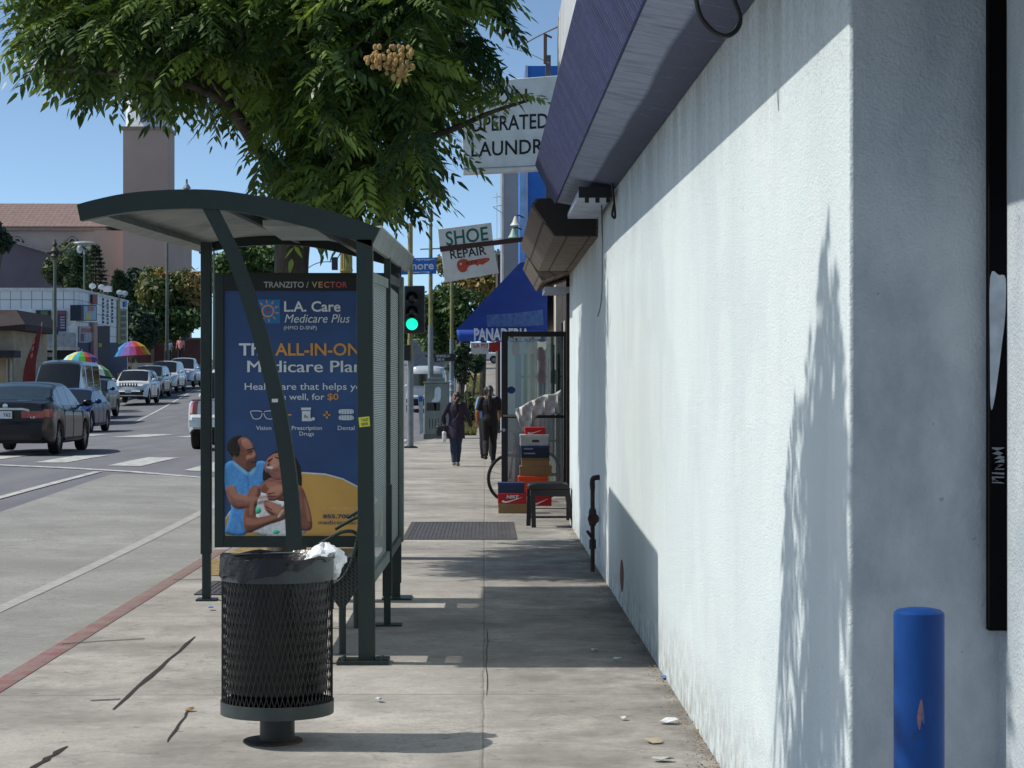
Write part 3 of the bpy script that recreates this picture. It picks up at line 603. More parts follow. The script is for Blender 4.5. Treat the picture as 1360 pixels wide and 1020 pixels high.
MB().poly([W(x, y, Ya - .006) for x, y in [(646, 418), (672, 416.5), (700, 414), (721, 411), (722, 432), (690, 434), (647, 434)]]).build('faded_patch', M('faded_blue', '4f6fa8', .5, scale=14, col2='2f539c'), aw)
# laundry sign
ls = thing('laundry_sign', 'large white laundry sign with black capitals above the roofs', 'sign', W(675, 200, 31)); Yl = 31.0
cc = [(596, 108), (742, 100), (742, 224.5), (615, 231)]
cc[0] = (613, 110)
P = [W(x, y, Yl) for x, y in cc]
MB().prism(P, (0, .25, 0)).build('panel', SWH, ls, bevel=.01)
MB().prism([W(x, y, Yl - .012) for x, y in [(614.5, 224), (742, 218), (742, 219), (614.5, 225)]], (0, .01, 0)).build('seam', M('sign_seam', '8d918e', .7), ls)
fl = lambda x, y: W(x, y - (x - 626) * .052, Yl - .004)
m = MB(); T(m, 'COIN', fl, 642, 700, 140, 121, bold=.012); T(m, 'OPERATED', fl, 624, 728, 175, 155, bold=.012); T(m, 'LAUNDRY', fl, 626, 736, 208, 188.5, bold=.012)
m.build('lettering', M('sign_black', '1c1d22', .7), ls)
m = MB(); m.bx(.9, .98, 31.1, 31.2, 3.8, 6.6); m.bx(P[1].x - .4, 1.4, 31.1, 31.18, 4.9, 4.98); m.build('support', M('steel_dark', '50545a', .5), ls)
# blue building and grey end wall beyond
bl = thing('blue_building', 'bright blue upper storey between the laundry sign and brown canopy', 'building', (2.5, 40, 0))
a = W(698, 0, 36).x
MB().bx(a, 4, 36, 43.9, 4.12, 7.2).build('wall', M('bright_blue', '2b6cc0', .8, scale=2), bl)
MB().bx(W(690, 0, 35.9).x, W(697.5, 0, 35.9).x, 35.9, 36.0, 3.6, 6.0).build('side_sign', M('pale_blue_sign', '87aede', .7, scale=4), bl)
MB().bx(W(697.6, 0, 35.95).x, W(701, 0, 35.95).x, 35.95, 35.999, 4.12, 7.2).build('corner_trim', M('pale_trim', 'b8c6d6', .8), bl)
for px, py, cc in ((685, 295, 'c9c8bf'), (682, 311, '8fb5a0')):
    fl_ = thing('flood_lamp', 'white bell shaped flood lamp on the blue sign' if py < 300 else 'greenish flood lamp below the white bell lamp', 'lamp', W(px, py, 35.6))
    c = W(px, py, 35.6); mm = MB(); mm.lathe([(.02, .1), (.04, .06), (.06, .0), (.1, -.06), (.095, -.06), (.05, .0)], c, 12); mm.build('lamp_shade', M('lamp_' + cc, cc, .5), fl_)
    MB().tube([c + Vector((0, 0, .09)), c + Vector((.05, .1, .13)), c + Vector((.14, .25, .1))], .012, 6).build('arm', BLK, fl_)
ge = thing('grey_block', 'tall plain grey block with a pale corner edge behind the laundry sign', 'building', (2.5, 55, 0))
MB().bx(W(669, 0, 52).x, 6, 52, 64, -.1, 8.2).build('wall', M('grey_render', '8a929e', .9, scale=.8), ge)
MB().bx(W(666.5, 0, 51.98).x, W(669, 0, 51.98).x, 51.98, 52.3, 3.5, 8.2).build('corner_edge', M('pale_edge', 'c8c6c2', .8), ge)
m = MB()
for py in (262, 274, 318): m.tube([W(655, py, 52), W(667, py - 1, 52)], .012, 5)
m.tube([W(655, 275, 52), W(667, 283, 52)], .012, 5); m.tube([W(660, 318, 52), W(660, 255, 52)], .008, 5); m.build('bracket', M('pale_edge', 'c8c6c2', .8), ge)
MB().bx(1.3, 6, 44.02, 51.97, -.1, 3.2).build('annex_wall', CREAM, ge)
# low building with flat fascia seen under the sign
lb = thing('brown_shop', 'dark low shop with a pale flat roof edge behind the shoe sign', 'building', (2, 72, 0))
z1 = W(0, 333, 70).z; z0 = W(0, 337, 70).z
MB().bx(W(661, 0, 70).x, 8, 70.3, 84, 0, z0).build('wall', M('dark_shop', '4a423e', .85, scale=1.5), lb)
MB().bx(W(658, 0, 70).x, 8.3, 70, 84.3, z0, z1).build('roof_edge', M('roof_edge', '9fa8a4', .8), lb)
# shop banner uphill
bn = thing('shop_banner', 'white banner with red letters under the blue awning', 'banner', W(643, 470, 66)); m = MB()
MB().prism([W(x, y, 66) for x, y in ((625, 455), (649, 455), (649, 470), (626, 470))], (0, .05, 0)).build('panel', M('banner_white', 'c9c4bf', .8), bn)
MB().prism([W(x, y, 66) for x, y in ((649.2, 455), (668, 453), (668, 466), (649.2, 467))], (0, .05, 0)).build('red_panel', M('banner_red', 'a02a2c', .8, scale=4), bn)
T(m, 'LA PO', lambda x, y: W(x, y, 65.98), 629, 648, 461.5, 456.5, bold=.01); m.build('lettering', M('banner_red', 'a02a2c', .8), bn)
# ================================================================== BUS SHELTER
GRN = NT('shelter_green'); v = GRN.co()
c = GRN.mix(GRN.ramp(GRN.noise(GRN.co((1, 1, .4)), 5, 5), .35, .7), lin('1a2824'), lin('202f2b')); c = GRN.mix(GRN.ramp(GRN.noise(v, 60, 3), .66, .74, 0, .5), c, lin('56635d'))
GRN.l(c, GRN.b.inputs['Base Color']); GRN.b.inputs['Roughness'].default_value = .45; GRN.bump(GRN.noise(v, 120, 2), .1, .003); GRN = GRN.m
ROOFU = NT('roof_panel'); cc_ = ROOFU.mix(ROOFU.ramp(ROOFU.noise(ROOFU.co(), 2.2, 5, .7), .35, .68), lin('a3a8a5'), lin('7d827f')); ROOFU.l(cc_, ROOFU.b.inputs['Base Color']); ROOFU.b.inputs['Roughness'].default_value = .5; tr_ = ROOFU.n('ShaderNodeBsdfTranslucent'); ROOFU.l(cc_, tr_.inputs[0]); mx_ = ROOFU.n('ShaderNodeMixShader'); mx_.inputs[0].default_value = .38; ROOFU.l(ROOFU.b.outputs[0], mx_.inputs[1]); ROOFU.l(tr_.outputs[0], mx_.inputs[2]); ROOFU.l(mx_.outputs[0], ROOFU.out.inputs[0]); ROOFU = ROOFU.m; ROOFE = M('roof_edge_metal', '868d8c', .55, scale=5, col2='6e7675', bump=.2, bscale=30)
sh = thing('bus_shelter', 'dark green steel bus shelter with an arched roof beside the kerb', 'bus shelter', (-1.2, 14, 0))
Yf = 12.0; sf = S(Yf)
TOP = [(101.9, 271.6), (126, 265), (168, 256.5), (221, 252), (278, 251.8), (327, 257.5), (380, 267), (433, 279), (468, 289.5), (505, 303)]
BOT = [(106.5, 293.5), (128, 289), (160, 283.2), (203.5, 278.7), (270.6, 277), (327, 283), (398, 299), (450.6, 313), (475, 320.5), (493, 327)]
tp = curve([W(x, y, Yf) for x, y in TOP], 3); bt = curve([W(x, y, Yf) for x, y in BOT], 3)
rise = lambda Y: Vector((.0065 * (Y - Yf), Y - Yf, .025 * (Y - Yf)))
def arch(y0, y1, ta, tb, name, mat):
    m = MB(); R0, R1 = rise(y0), rise(y1); L = []
    for a, b in zip(tp, bt):
        p = a.lerp(b, ta); q = a.lerp(b, tb); L.append([p + R0, p + R1, q + R1, q + R0])
    m.loft(L, True, True); return m.build(name, mat, sh, ang=30)
arch(Yf, Yf + .09, 0, 1, 'front_arch', GRN)
arch(16.75, 16.83, .3, 1, 'rear_arch', GRN)
arch(Yf + .095, 16.745, .12, .34, 'roof', ROOFU)
# pale translucent eaves edge on the right, corrugated on top
m = MB(); a0, b0 = tp[-1], bt[-1]; L = []
for k in range(95):
    Y = Yf + .02 + k * .05; r = rise(Y); wv = .012 if k % 2 else -.004
    L.append([a0 + r + Vector((.004, 0, wv + .008)), b0 + r + Vector((.004, 0, 0)), b0 + r + Vector((-.02, 0, .0)), a0 + r + Vector((-.05, 0, wv))])
m.loft(L, True, True); m.build('roof_edge', ROOFE, sh, ang=20)
m = MB(); L = []
for Y in (Yf + .1, 16.74):
    r = rise(Y); L.append([tp[0] + r + Vector((.01, 0, 0)), bt[0] + r + Vector((.01, 0, .012)), bt[0] + r + Vector((.12, 0, .035)), tp[0] + r + Vector((.09, 0, .01))])
m.loft(L, True, True); m.build('roof_edge', ROOFE, sh)
for xx in (-1.52, -1.0):
    i = min(range(len(bt)), key=lambda k: abs(bt[k].x - xx)); p = tp[i].lerp(bt[i], .62)
    MB().beam([p + rise(Yf + .1), p + rise(16.74)], (.02, 0, 0), (0, 0, .025)).build('purlin', GRN, sh)
i = min(range(len(bt)), key=lambda k: abs(bt[k].x + 1.25)); p = tp[i].lerp(bt[i], .5)
m = MB(); m.box(p + rise(14.2) + Vector((0, 0, -.03)), (.35, 1.3, .04)); m.build('roof_light', M('light_cover', 'a3aaa6', .5), sh)
ring = smoothpoly([(-.08, -.25), (0, -.1), (.06, .1), (.1, .3), (.13, .1), (.06, -.1), (.0, -.3)], 4)
i = min(range(len(bt)), key=lambda k: abs(bt[k].x + 1.42)); p = tp[i].lerp(bt[i], .36)
MB().poly([p + rise(14.9 + b * 2) + Vector((a, 0, -.012 - a * .1)) for a, b in ring]).build('graffiti', M('red_graffiti', 'b0383e', .7), sh)
# posts
def post(name, b, t, wx, wy, lab=None): return MB().beam([b, t], (wx / 2, 0, 0), (0, wy / 2, 0)).build(name, GRN, sh, bevel=.004)
P0, P1 = W(487.5, 882, Yf + .05), W(484.5, 318, Yf + .05); P0.z = 0
post('post', P0, P1, .094, .1)
m = MB(); m.bx(P0.x - .17, P0.x + .13, Yf - .06, Yf + .16, 0, .022); m.bx(P0.x + .05, P0.x + .13, Yf - .03, Yf + .1, .022, .034)
for ax in (-.13, .09): m.lathe([(.014, .022), (.014, .05), (.008, .055)], (P0.x + ax, Yf - .02, 0), 8)
m.build('base_plate', GRN, sh)
xm = -.662; post('post', (xm, 13.95, .0), (xm, 13.95, 2.52), .045, .05); MB().bx(xm - .031, xm + .031, 13.917, 13.983, .2, .95).build('post_sleeve', GRN, sh)
MB().bx(xm - .09, xm + .1, 13.88, 14.02, 0, .012).build('base_plate', GRN, sh)
pl = W(274, 797, 15.62); zt_ = W(274, 331, 15.62).z
post('post', (pl.x, 15.62, .35), (pl.x, 15.62, zt_ + .05), .078, .08); MB().bx(pl.x - .028, pl.x + .034, 15.59, 15.65, 0, .36).build('post_sleeve', GRN, sh)
MB().bx(pl.x - .07, pl.x + .08, 15.54, 15.7, 0, .014).build('base_plate', GRN, sh)
pr = W(528.5, 788, 16.08); MB().bx(pr.x - .045, pr.x + .04, 15.7, 15.78, .12, 2.62).build('post', GRN, sh, bevel=.004)
MB().bx(pr.x - .032, pr.x + .032, 15.705, 15.775, 0, .3).build('post_sleeve', GRN, sh); MB().bx(pr.x - .1, pr.x + .12, 15.6, 15.88, 0, .014).build('base_plate', GRN, sh)
# curved brace
BR = [(279, 276), (296, 309), (315, 350), (343, 436), (367, 528), (380.5, 605), (388, 670), (391, 740), (392, 886)]
bp = curve([W(x, y, Yf + .05) for x, y in BR], 5); bp[-1].z = 0
br = MB().beam(bp, (.044, 0, 0), (0, .035, 0)).build('brace', GRN, sh, ang=30)
q = W(361, 532, Yf + .008); MB().bx(q.x, q.x + .035, Yf + .007, Yf + .012, q.z - .01, q.z + .01).build('sticker', M('white_sticker', 'd9dcdc', .6), br)
# perforated side panel with rails
PERF = NT('perforated_steel'); v = PERF.co(); g = PERF.n('ShaderNodeSeparateXYZ'); PERF.l(v, g.inputs[0])
row = PERF.math('FLOOR', PERF.math('MULTIPLY', g.outputs[2], 70)); sh_ = PERF.math('MULTIPLY', PERF.math('MODULO', row, 2.), .5)
fy = PERF.math('SUBTRACT', PERF.math('FRACT', PERF.math('ADD', PERF.math('MULTIPLY', g.outputs[1], 70), sh_)), .5); fz = PERF.math('SUBTRACT', PERF.math('FRACT', PERF.math('MULTIPLY', g.outputs[2], 70)), .5)
dd = PERF.math('SQRT', PERF.math('ADD', PERF.math('MULTIPLY', fy, fy), PERF.math('MULTIPLY', fz, fz)))
PERF.l(PERF.ramp(dd, .28, .36), PERF.b.inputs['Alpha']); PERF.b.inputs['Base Color'].default_value = (*lin('a5b2ad'), 1); PERF.b.inputs['Roughness'].default_value = .5; PERF = PERF.m
MB().poly([(-.69, 12.12, .5), (-.668, 13.9, .5), (-.668, 13.9, 2.27), (-.69, 12.12, 2.23)]).build('side_panel', PERF, sh)
RAILM = M('rail_grey_green', '77857f', .5)
MB().beam([(-.69, 12.11, 2.255), (-.668, 13.92, 2.3)], (.015, 0, 0), (0, 0, .03)).build('panel_rail', RAILM, sh); MB().beam([(-.69, 12.11, .47), (-.668, 13.92, .47)], (.025, 0, 0), (0, 0, .035)).build('panel_rail', RAILM, sh)
MB().poly([(-.666, 14.0, .5), (-.655, 15.6, .5), (-.655, 15.6, 2.3), (-.666, 14.0, 2.3)]).build('side_panel', PERF, sh)
MB().beam([(-.66, 13.98, 2.34), (-.65, 15.62, 2.38)], (.015, 0, 0), (0, 0, .03)).build('panel_rail', GRN, sh); MB().beam([(-.66, 13.98, .47), (-.65, 15.62, .47)], (.02, 0, 0), (0, 0, .03)).build('panel_rail', GRN, sh)
# yellow taxi sticker on the post
tx = MB(); fnp = lambda x, y: W(x, y, Yf - .0012)
tx.poly([fnp(*p) for p in ((476, 554.5), (490.5, 553), (491.5, 566), (477.5, 567.5))]); st_ = tx.build('taxi_sticker', M('sticker_yellow', 'd8d84a', .6), sh)
m = MB(); fq = quadfn(*[W(x, y, Yf - .0022) for x, y in ((476, 554.5), (490.5, 553), (491.5, 566), (477.5, 567.5))]); T(m, 'TAXI', fq, .2, .85, .55, .85, bold=.01)
for k in range(3): m.poly([fq(.2, .4 - k * .1), fq(.82, .4 - k * .1), fq(.82, .35 - k * .1), fq(.2, .35 - k * .1)])
m.build('lettering', M('sign_black', '1c1d22', .7), st_)
# bench
BNM = NT('bench_mesh'); v = BNM.co(); g = BNM.n('ShaderNodeSeparateXYZ'); BNM.l(v, g.inputs[0])
a = BNM.math('PINGPONG', BNM.math('ADD', g.outputs[1], g.outputs[0]), .012); b = BNM.math('PINGPONG', BNM.math('ADD', g.outputs[2], BNM.math('MULTIPLY', g.outputs[0], .8)), .012)
k = BNM.ramp(BNM.math('MINIMUM', a, b), .002, .005); BNM.l(BNM.mix(k, lin('3d4643'), lin('101312')), BNM.b.inputs['Base Color']); BNM.b.inputs['Roughness'].default_value = .4; BNM.bump(k, .5, .004)
bn_ = thing('bench', 'dark perforated bench with curved back inside the shelter', 'bench', (-1.0, 13.6, 0), None)
sec = curve([Vector((-1.26, 0, .37)), Vector((-1.2, 0, .43)), Vector((-1.03, 0, .43)), Vector((-.9, 0, .44)), Vector((-.83, 0, .52)), Vector((-.785, 0, .66)), Vector((-.76, 0, .80)), Vector((-.735, 0, .82))], 4)
m = MB(); m.loft([[p + Vector((0, Y, 0)) for p in sec] for Y in (12.4, 13.2, 14.0, 15.1)], closed=False, caps=False); o = m.build('seat', BNM.m, bn_); sd = o.modifiers.new('t', 'SOLIDIFY'); sd.thickness = .02
for y in (12.45, 13.8, 15.0):
    MB().tube(curve([(-.86, y, 0), (-.86, y, .3), (-.85, y, .44)]), .022, 8).build('leg', GRN, bn_); MB().tube([(-1.12, y, 0), (-1.12, y, .41)], .022, 8).build('leg', GRN, bn_)
    MB().tube(curve([W(427, 722, y) if 0 else Vector((-1.0, y - .02, .66)), Vector((-.93, y - .02, .70)), Vector((-.86, y - .02, .735)), Vector((-.79, y - .02, .735)), Vector((-.765, y - .02, .68)), Vector((-.775, y - .02, .45))]), .011, 8).build('armrest', GRN, bn_)
MB().prism([W(x, y, 12.42) for x, y in smoothpoly([(441, 754), (458, 743), (471, 738), (477, 745), (477, 772), (468, 792), (456, 808), (448, 804), (440, 785)], 3)], (0, .35, 0)).build('seat_end', BNM.m, bn_)
# ------------------------------------------------------------------ poster display
Ya_ = 15.5; ad = thing('poster_display', 'dark green poster case with a blue and orange health plan poster', 'poster case', W(407, 727, 15.6), None)
A = lambda px, py, k=0.: W(px, py, Ya_ - k)
x0, x1, z1_, z0_ = A(285, 0).x, A(530, 0).x, A(0, 362).z, A(0, 727.5).z
px0, px1, pz1, pz0 = A(297.5, 0).x, A(517, 0).x, A(0, 386).z, A(0, 712.5).z
m = MB(); m.bx(x0, px0, Ya_, Ya_ + .2, z0_, z1_); m.bx(px1, x1, Ya_, Ya_ + .2, z0_, z1_); m.bx(px0, px1, Ya_ + .001, Ya_ + .199, z0_, pz0); m.bx(px0, px1, Ya_ + .001, Ya_ + .199, A(0, 386).z, z1_)
m.build('case', GRN, ad, bevel=.004)
MB().bx(px0, px1, Ya_ - .004, Ya_, pz1, A(0, 364).z).build('header', M('header_black', '101112', .35), ad)
m = MB(); m.bx(x1 - .001, x1 + .03, Ya_ + .01, Ya_ + .19, z0_ + .04, z1_ - .03); m.build('side_grille', M('grille_grey', '6f7b77', .5, bump=.8, bscale=160), ad)
pos = NT('poster_blue'); v = pos.co(); c = pos.mix(pos.ramp(pos.noise(v, 1.1, 3), .35, .7), lin('344f80'), lin('44659a')); pos.l(c, pos.b.inputs['Base Color']); pos.b.inputs['Roughness'].default_value = .3; pos.b.inputs['Specular IOR Level'].default_value = .35
Yp = Ya_ + .02; Q = lambda px, py, k=0: W(px, py, Yp - .0007 * k)
poster = MB().poly([Q(297.5, 386), Q(517, 386), Q(517, 712.5), Q(297.5, 712.5)]).build('poster', pos.m, ad)
def pm_(name, col): return M('print_' + name, col, .3, var=.06, scale=3, spec=.35)
def art(name, col, polys, k, smooth=True):
    m = MB()
    for p in polys: m.poly([Q(x, y, k) for x, y in (smoothpoly(p, 4) if smooth else p)])
    return m.build(name, pm_(name + col, col), poster)
C5 = lambda pts: [(260 + x / 5.1, 530 + y / 5.1) for x, y in pts]
art('curve_edge', 'eef2f4', [[(x, y) for x, y in [(299, 688), (304, 680), (330, 652), (365, 634), (400, 626.8), (432, 628.8), (455, 635), (475, 645.5), (495, 658), (516, 675), (516, 712), (299, 712)]]], 1, False)
art('orange_field', 'f0b860', [[(299, 691), (305, 683), (330, 655), (365, 637), (400, 629), (432, 630.8), (455, 637), (475, 647.5), (495, 660), (516, 678), (516, 712), (299, 712)]], 2, False)
# the printed couple: soft shaded print, composed on a fine cell grid of the poster plane
LAY = [
    ('shirt', '4a86c8', [C5([(197, 450), (258, 420), (330, 480), (410, 425), (470, 425), (490, 480), (470, 560), (420, 640), (350, 760), (345, 912), (205, 912), (212, 850), (240, 740), (215, 640), (197, 600)])], 1),
    ('shirt_fold', '3a6fb0', [C5([(262, 425), (300, 490), (350, 500), (362, 610), (345, 600), (330, 520), (280, 480)]), C5([(240, 760), (300, 790), (330, 900), (318, 910), (290, 830)])], 1),
    ('head', '74473a', [C5([(252, 405), (260, 345), (270, 298), (300, 262), (345, 262), (382, 298), (396, 342), (413, 382), (404, 408), (411, 436), (398, 468), (362, 495), (330, 480), (285, 445)])], 1),
    ('hair', '1f1814', [C5([(212, 335), (222, 290), (258, 256), (310, 250), (284, 284), (300, 330), (296, 378), (280, 392), (262, 402), (232, 372)])], 1),
    ('face_light', 'a06d58', [C5([(310, 275), (350, 272), (376, 305), (360, 330), (320, 320)]), C5([(345, 385), (385, 380), (400, 400), (372, 420), (345, 415)])], 1),
    ('face_line', '2c1a14', [C5([(352, 362), (372, 352), (390, 352), (392, 360), (372, 362)]), C5([(352, 345), (392, 335), (393, 340), (354, 351)]), C5([(378, 428), (408, 424), (408, 431), (380, 434)]), C5([(254, 395), (268, 388), (272, 410), (262, 422)])], 0),
    ('arm', '85564a', [C5([(205, 602), (262, 590), (292, 640), (400, 650), (485, 640), (540, 570), (590, 540), (604, 600), (562, 650), (520, 695), (480, 690), (320, 742), (262, 735), (225, 690)])], 1),
    ('woman_hair', '1c1412', [C5([(452, 525), (468, 440), (505, 378), (560, 352), (640, 360), (700, 440), (718, 540), (700, 600), (560, 560), (470, 556)])], 1),
    ('woman_face', '85564a', [C5([(470, 432), (498, 392), (545, 366), (600, 380), (640, 430), (645, 500), (600, 548), (540, 552), (500, 510), (472, 492), (466, 462)])], 1),
    ('woman_light', 'a06d58', [C5([(505, 410), (545, 385), (590, 400), (580, 430), (530, 440)]), C5([(500, 450), (545, 445), (560, 480), (525, 490)])], 1),
    ('woman_line', '2a1612', [C5([(490, 420), (518, 402), (520, 408), (496, 426)]), C5([(540, 392), (572, 402), (570, 407), (540, 398)]), C5([(486, 446), (495, 440), (497, 452), (489, 456)])], 0),
    ('smile', 'e8e0d8', [C5([(478, 458), (500, 456), (522, 462), (515, 472), (492, 470)])], 0),
    ('woman_neck', '74473a', [C5([(500, 535), (545, 548), (620, 545), (700, 580), (720, 640), (600, 690), (500, 660), (432, 640), (424, 600)])], 1),
    ('dress', 'd3d6cf', [C5([(425, 585), (442, 630), (500, 650), (560, 690), (620, 690), (700, 680), (718, 760), (735, 912), (402, 912), (414, 770), (418, 660)])], 1),
    ('mint_dot', '4fb08d', [C5([(420 + 24 * math.cos(k * .6), 752 + 26 * math.sin(k * .6)) for k in range(10)]), C5([(545 + 24 * math.cos(k * .6), 898 + 16 * math.sin(k * .6)) for k in range(10)]), C5([(560 + 16 * math.cos(k * .6), 720 + 16 * math.sin(k * .6)) for k in range(10)])], 1),
    ('woman_arm', '74473a', [C5([(350, 650), (378, 595), (425, 588), (440, 640), (418, 690), (405, 770), (425, 800), (540, 770), (600, 720), (650, 750), (600, 815), (480, 855), (360, 905), (330, 880), (322, 800)]), C5([(690, 590), (730, 615), (768, 730), (786, 820), (778, 885), (700, 888), (640, 850), (650, 760), (705, 730)])], 1),
    ('hand', '85564a', [C5([(460, 702), (490, 688), (560, 715), (610, 750), (600, 800), (530, 792), (478, 762)]), C5([(480, 632), (520, 600), (590, 590), (600, 640), (560, 680), (520, 690), (490, 680)])], 1),
    ('arm_shade', '573529', [C5([(240, 690), (300, 715), (460, 685), (500, 690), (320, 744), (262, 736)]), C5([(335, 850), (420, 830), (560, 800), (600, 790), (480, 856), (362, 906)]), C5([(478, 660), (545, 640), (548, 646), (482, 668)]), C5([(475, 725), (550, 755), (548, 760), (475, 732)])], 1),
    ('bangle', 'c9b0a0', [C5([(585, 750), (600, 765), (565, 805), (555, 795)])], 1),
    ]
C5_ = C5
LAY += [('soft_ear', '8a5a46', [C5([(250, 392), (266, 384), (275, 404), (267, 430), (254, 420)])], 0), ('soft_jaw', '4a3028', [C5([(352, 415), (400, 414), (408, 448), (372, 480), (340, 450)])], 0), ('soft_nose', 'b88468', [C5([(384, 342), (404, 372), (398, 390), (384, 380)])], 0), ('soft_brow', 'a87660', [C5([(315, 290), (360, 285), (385, 320), (372, 336), (330, 330)])], 0),
    ('face_line', '2c1a14', [C5([(350, 343), (392, 331), (394, 338), (352, 350)]), C5([(360, 362), (376, 352), (388, 352), (384, 360)]), C5([(376, 427), (410, 422), (410, 430), (378, 435)])], 0), ('soft_collar', '7fb0e4', [C5([(260, 424), (300, 455), (352, 502), (338, 514), (290, 474), (256, 442)]), C5([(362, 500), (395, 465), (408, 470), (380, 515)])], 0),
    ('soft_arm', 'a5745c', [C5([(222, 608), (262, 598), (292, 652), (400, 662), (482, 650), (472, 668), (390, 690), (285, 682), (240, 655)])], 0), ('soft_arm', '9c6a54', [C5([(340, 800), (420, 815), (540, 785), (590, 745), (600, 762), (540, 808), (420, 850), (345, 850)]), C5([(735, 650), (765, 740), (778, 815), (760, 825), (742, 740)]), C5([(362, 660), (390, 605), (420, 600), (400, 680), (385, 760), (365, 780)])], 0), ('soft_chest', 'a9745c', [C5([(480, 565), (540, 562), (600, 590), (560, 625), (490, 605)])], 0),
    ('soft_hand', 'b07c64', [C5([(500, 600), (560, 585), (592, 600), (560, 650), (510, 650)]), C5([(480, 705), (520, 705), (580, 745), (560, 775), (505, 755)])], 0), ('face_line', '4a2c22', [C5([(488, 640), (535, 632), (536, 637), (489, 646)]), C5([(490, 660), (540, 655), (541, 660), (491, 666)]), C5([(494, 678), (530, 676), (531, 681), (495, 684)]), C5([(478, 725), (515, 748), (513, 753), (476, 731)]), C5([(484, 748), (525, 772), (523, 777), (482, 754)])], 0), ('soft_cheek', 'c08a6e', [C5([(505, 425), (540, 405), (570, 425), (550, 460), (515, 450)])], 0), ('woman_line', '24120e', [C5([(488, 419), (518, 400), (520, 407), (494, 426)]), C5([(538, 390), (574, 400), (572, 406), (538, 397)])], 0), ('smile', 'ece6e0', [C5([(478, 458), (500, 455), (524, 461), (516, 473), (492, 471)])], 0)]
gx0, gx1, gy0, gy1, cs = 298.0, 420.0, 576.0, 712.4, .62
GX, GY = np.meshgrid(np.arange(gx0 + cs / 2, gx1, cs), np.arange(gy0 + cs / 2, gy1, cs)); img = np.zeros(GX.shape + (3,)); acc = np.zeros(GX.shape, bool); rgp = np.random.default_rng(2)
def inside(poly, X, Y):
    P = np.array(poly); r_ = np.zeros(X.shape, bool); n_ = len(P)
    for a in range(n_):
        x1, y1 = P[a]; x2, y2 = P[(a + 1) % n_]; c_ = ((y1 > Y) != (y2 > Y)) & (X < (x2 - x1) * (Y - y1) / (y2 - y1 + 1e-9) + x1); r_ ^= c_
    return r_
def blur(a, n_):
    for _ in range(n_):
        a = np.pad(a, 1, mode='edge'); a = (a[:-2, 1:-1] + a[2:, 1:-1] + a[1:-1, :-2] + a[1:-1, 2:] + 2 * a[1:-1, 1:-1]) / 6
    return a
tex = blur(rgp.normal(0, 1, GX.shape), 2); tex /= tex.std(); tex2 = blur(rgp.normal(0, 1, GX.shape), 14); tex2 /= tex2.std()
for nm, col, polys, soft in LAY:
    base = np.minimum(.95, np.array(lin(col)) * 1.9)
    for p in polys:
        mk = inside(smoothpoly(p, 5), GX, GY); 
        if not mk.any(): continue
        f = mk.astype(float); small = mk.sum() < 160; b1 = blur(f, 5 if small else 14); b2 = blur(f, 3 if small else 40); gy_, gx_ = np.gradient(b1); gy2, gx2 = np.gradient(b2)
        sh_ = 1 + soft * (2.6 * (gx_ * .55 + gy_ * .8) + 7.0 * (gx2 * .5 + gy2 * .85)) + soft * .05 * tex2 + .035 * tex * soft
        if 'shirt' in nm or nm == 'dress': sh_ = sh_ + .06 * np.sin(GX * .55 + GY * .22 + tex2 * 1.4)
        if 'hair' in nm: sh_ = sh_ + .25 * tex
        a = np.clip(blur(f, 1 if soft else 0), 0, 1) if nm not in ('face_light', 'woman_light', 'arm_shade', 'shirt_fold') and not nm.startswith('soft') else np.clip(blur(f, 6), 0, 1) * .7
        a = np.where(acc | mk, a, 0)[..., None]; cc_ = base * np.clip(sh_, .35, 1.7)[..., None]; img = np.where(acc[..., None], img * (1 - a) + cc_ * a, np.where(mk[..., None], cc_, img)); acc |= mk
idx = np.argwhere(acc); m = MB()
for r_, c_ in idx:
    x, y = GX[r_, c_] - cs / 2, GY[r_, c_] - cs / 2
    if y + cs > 712.4: continue
    m.poly([Q(x, y, 4), Q(x, y + cs, 4), Q(x + cs, y + cs, 4), Q(x + cs, y, 4)])
PP_ = NT('print_couple'); at_ = PP_.n('ShaderNodeAttribute', attribute_name='print'); PP_.l(at_.outputs['Color'], PP_.b.inputs['Base Color']); PP_.b.inputs['Roughness'].default_value = .3; PP_.b.inputs['Specular IOR Level'].default_value = .35
po_ = m.build('printed_couple', PP_.m, poster, smooth=False, recalc=False); nf_ = len(m.f); ca_ = po_.data.color_attributes.new('print', 'FLOAT_COLOR', 'CORNER')
vals = np.ones((nf_ * 4, 4), np.float32); keep = [(r_, c_) for r_, c_ in idx if GY[r_, c_] + cs / 2 <= 712.4]; vals[:, :3] = np.repeat(np.array([img[r_, c_] for r_, c_ in keep]), 4, 0); ca_.data.foreach_set('color', vals.ravel())
# poster lettering
PW = pm_('white', 'edf2f6'); PO = pm_('gold', 'eeaa58'); PD = pm_('navy', '2b4068'); PA = pm_('cream', 'f4d9a4')
m = MB(); L = lambda s, a, b, yb, yt, **k: T(m, s, lambda x, y: Q(x, y, 14), a, b, yb, yt, **k)
L('L.A. Care', 377.3, 452.3, 413.6, 399.8, bold=.02); L('Medicare Plus', 378, 464.7, 428.5, 416.8, shear=.25); L('(HMO D-SNP)', 377, 420.6, 437.6, 432.6, bold=.004)
L('The', 317.3, 358, 471.8, 455.6, bold=.02); [T(m, 'Medicare Plan', lambda x, y, i=i: Q(x + .42 * i - .4, y + .12 * (i % 2), 14 + .6 * i), 328.7, 481, 494.2, 478.3) for i in range(3)]; L('Healthcare that helps you', 325, 488, 517.6, 508.4, bold=.006); L('live well, for', 362, 431, 531, 522.4, bold=.006)
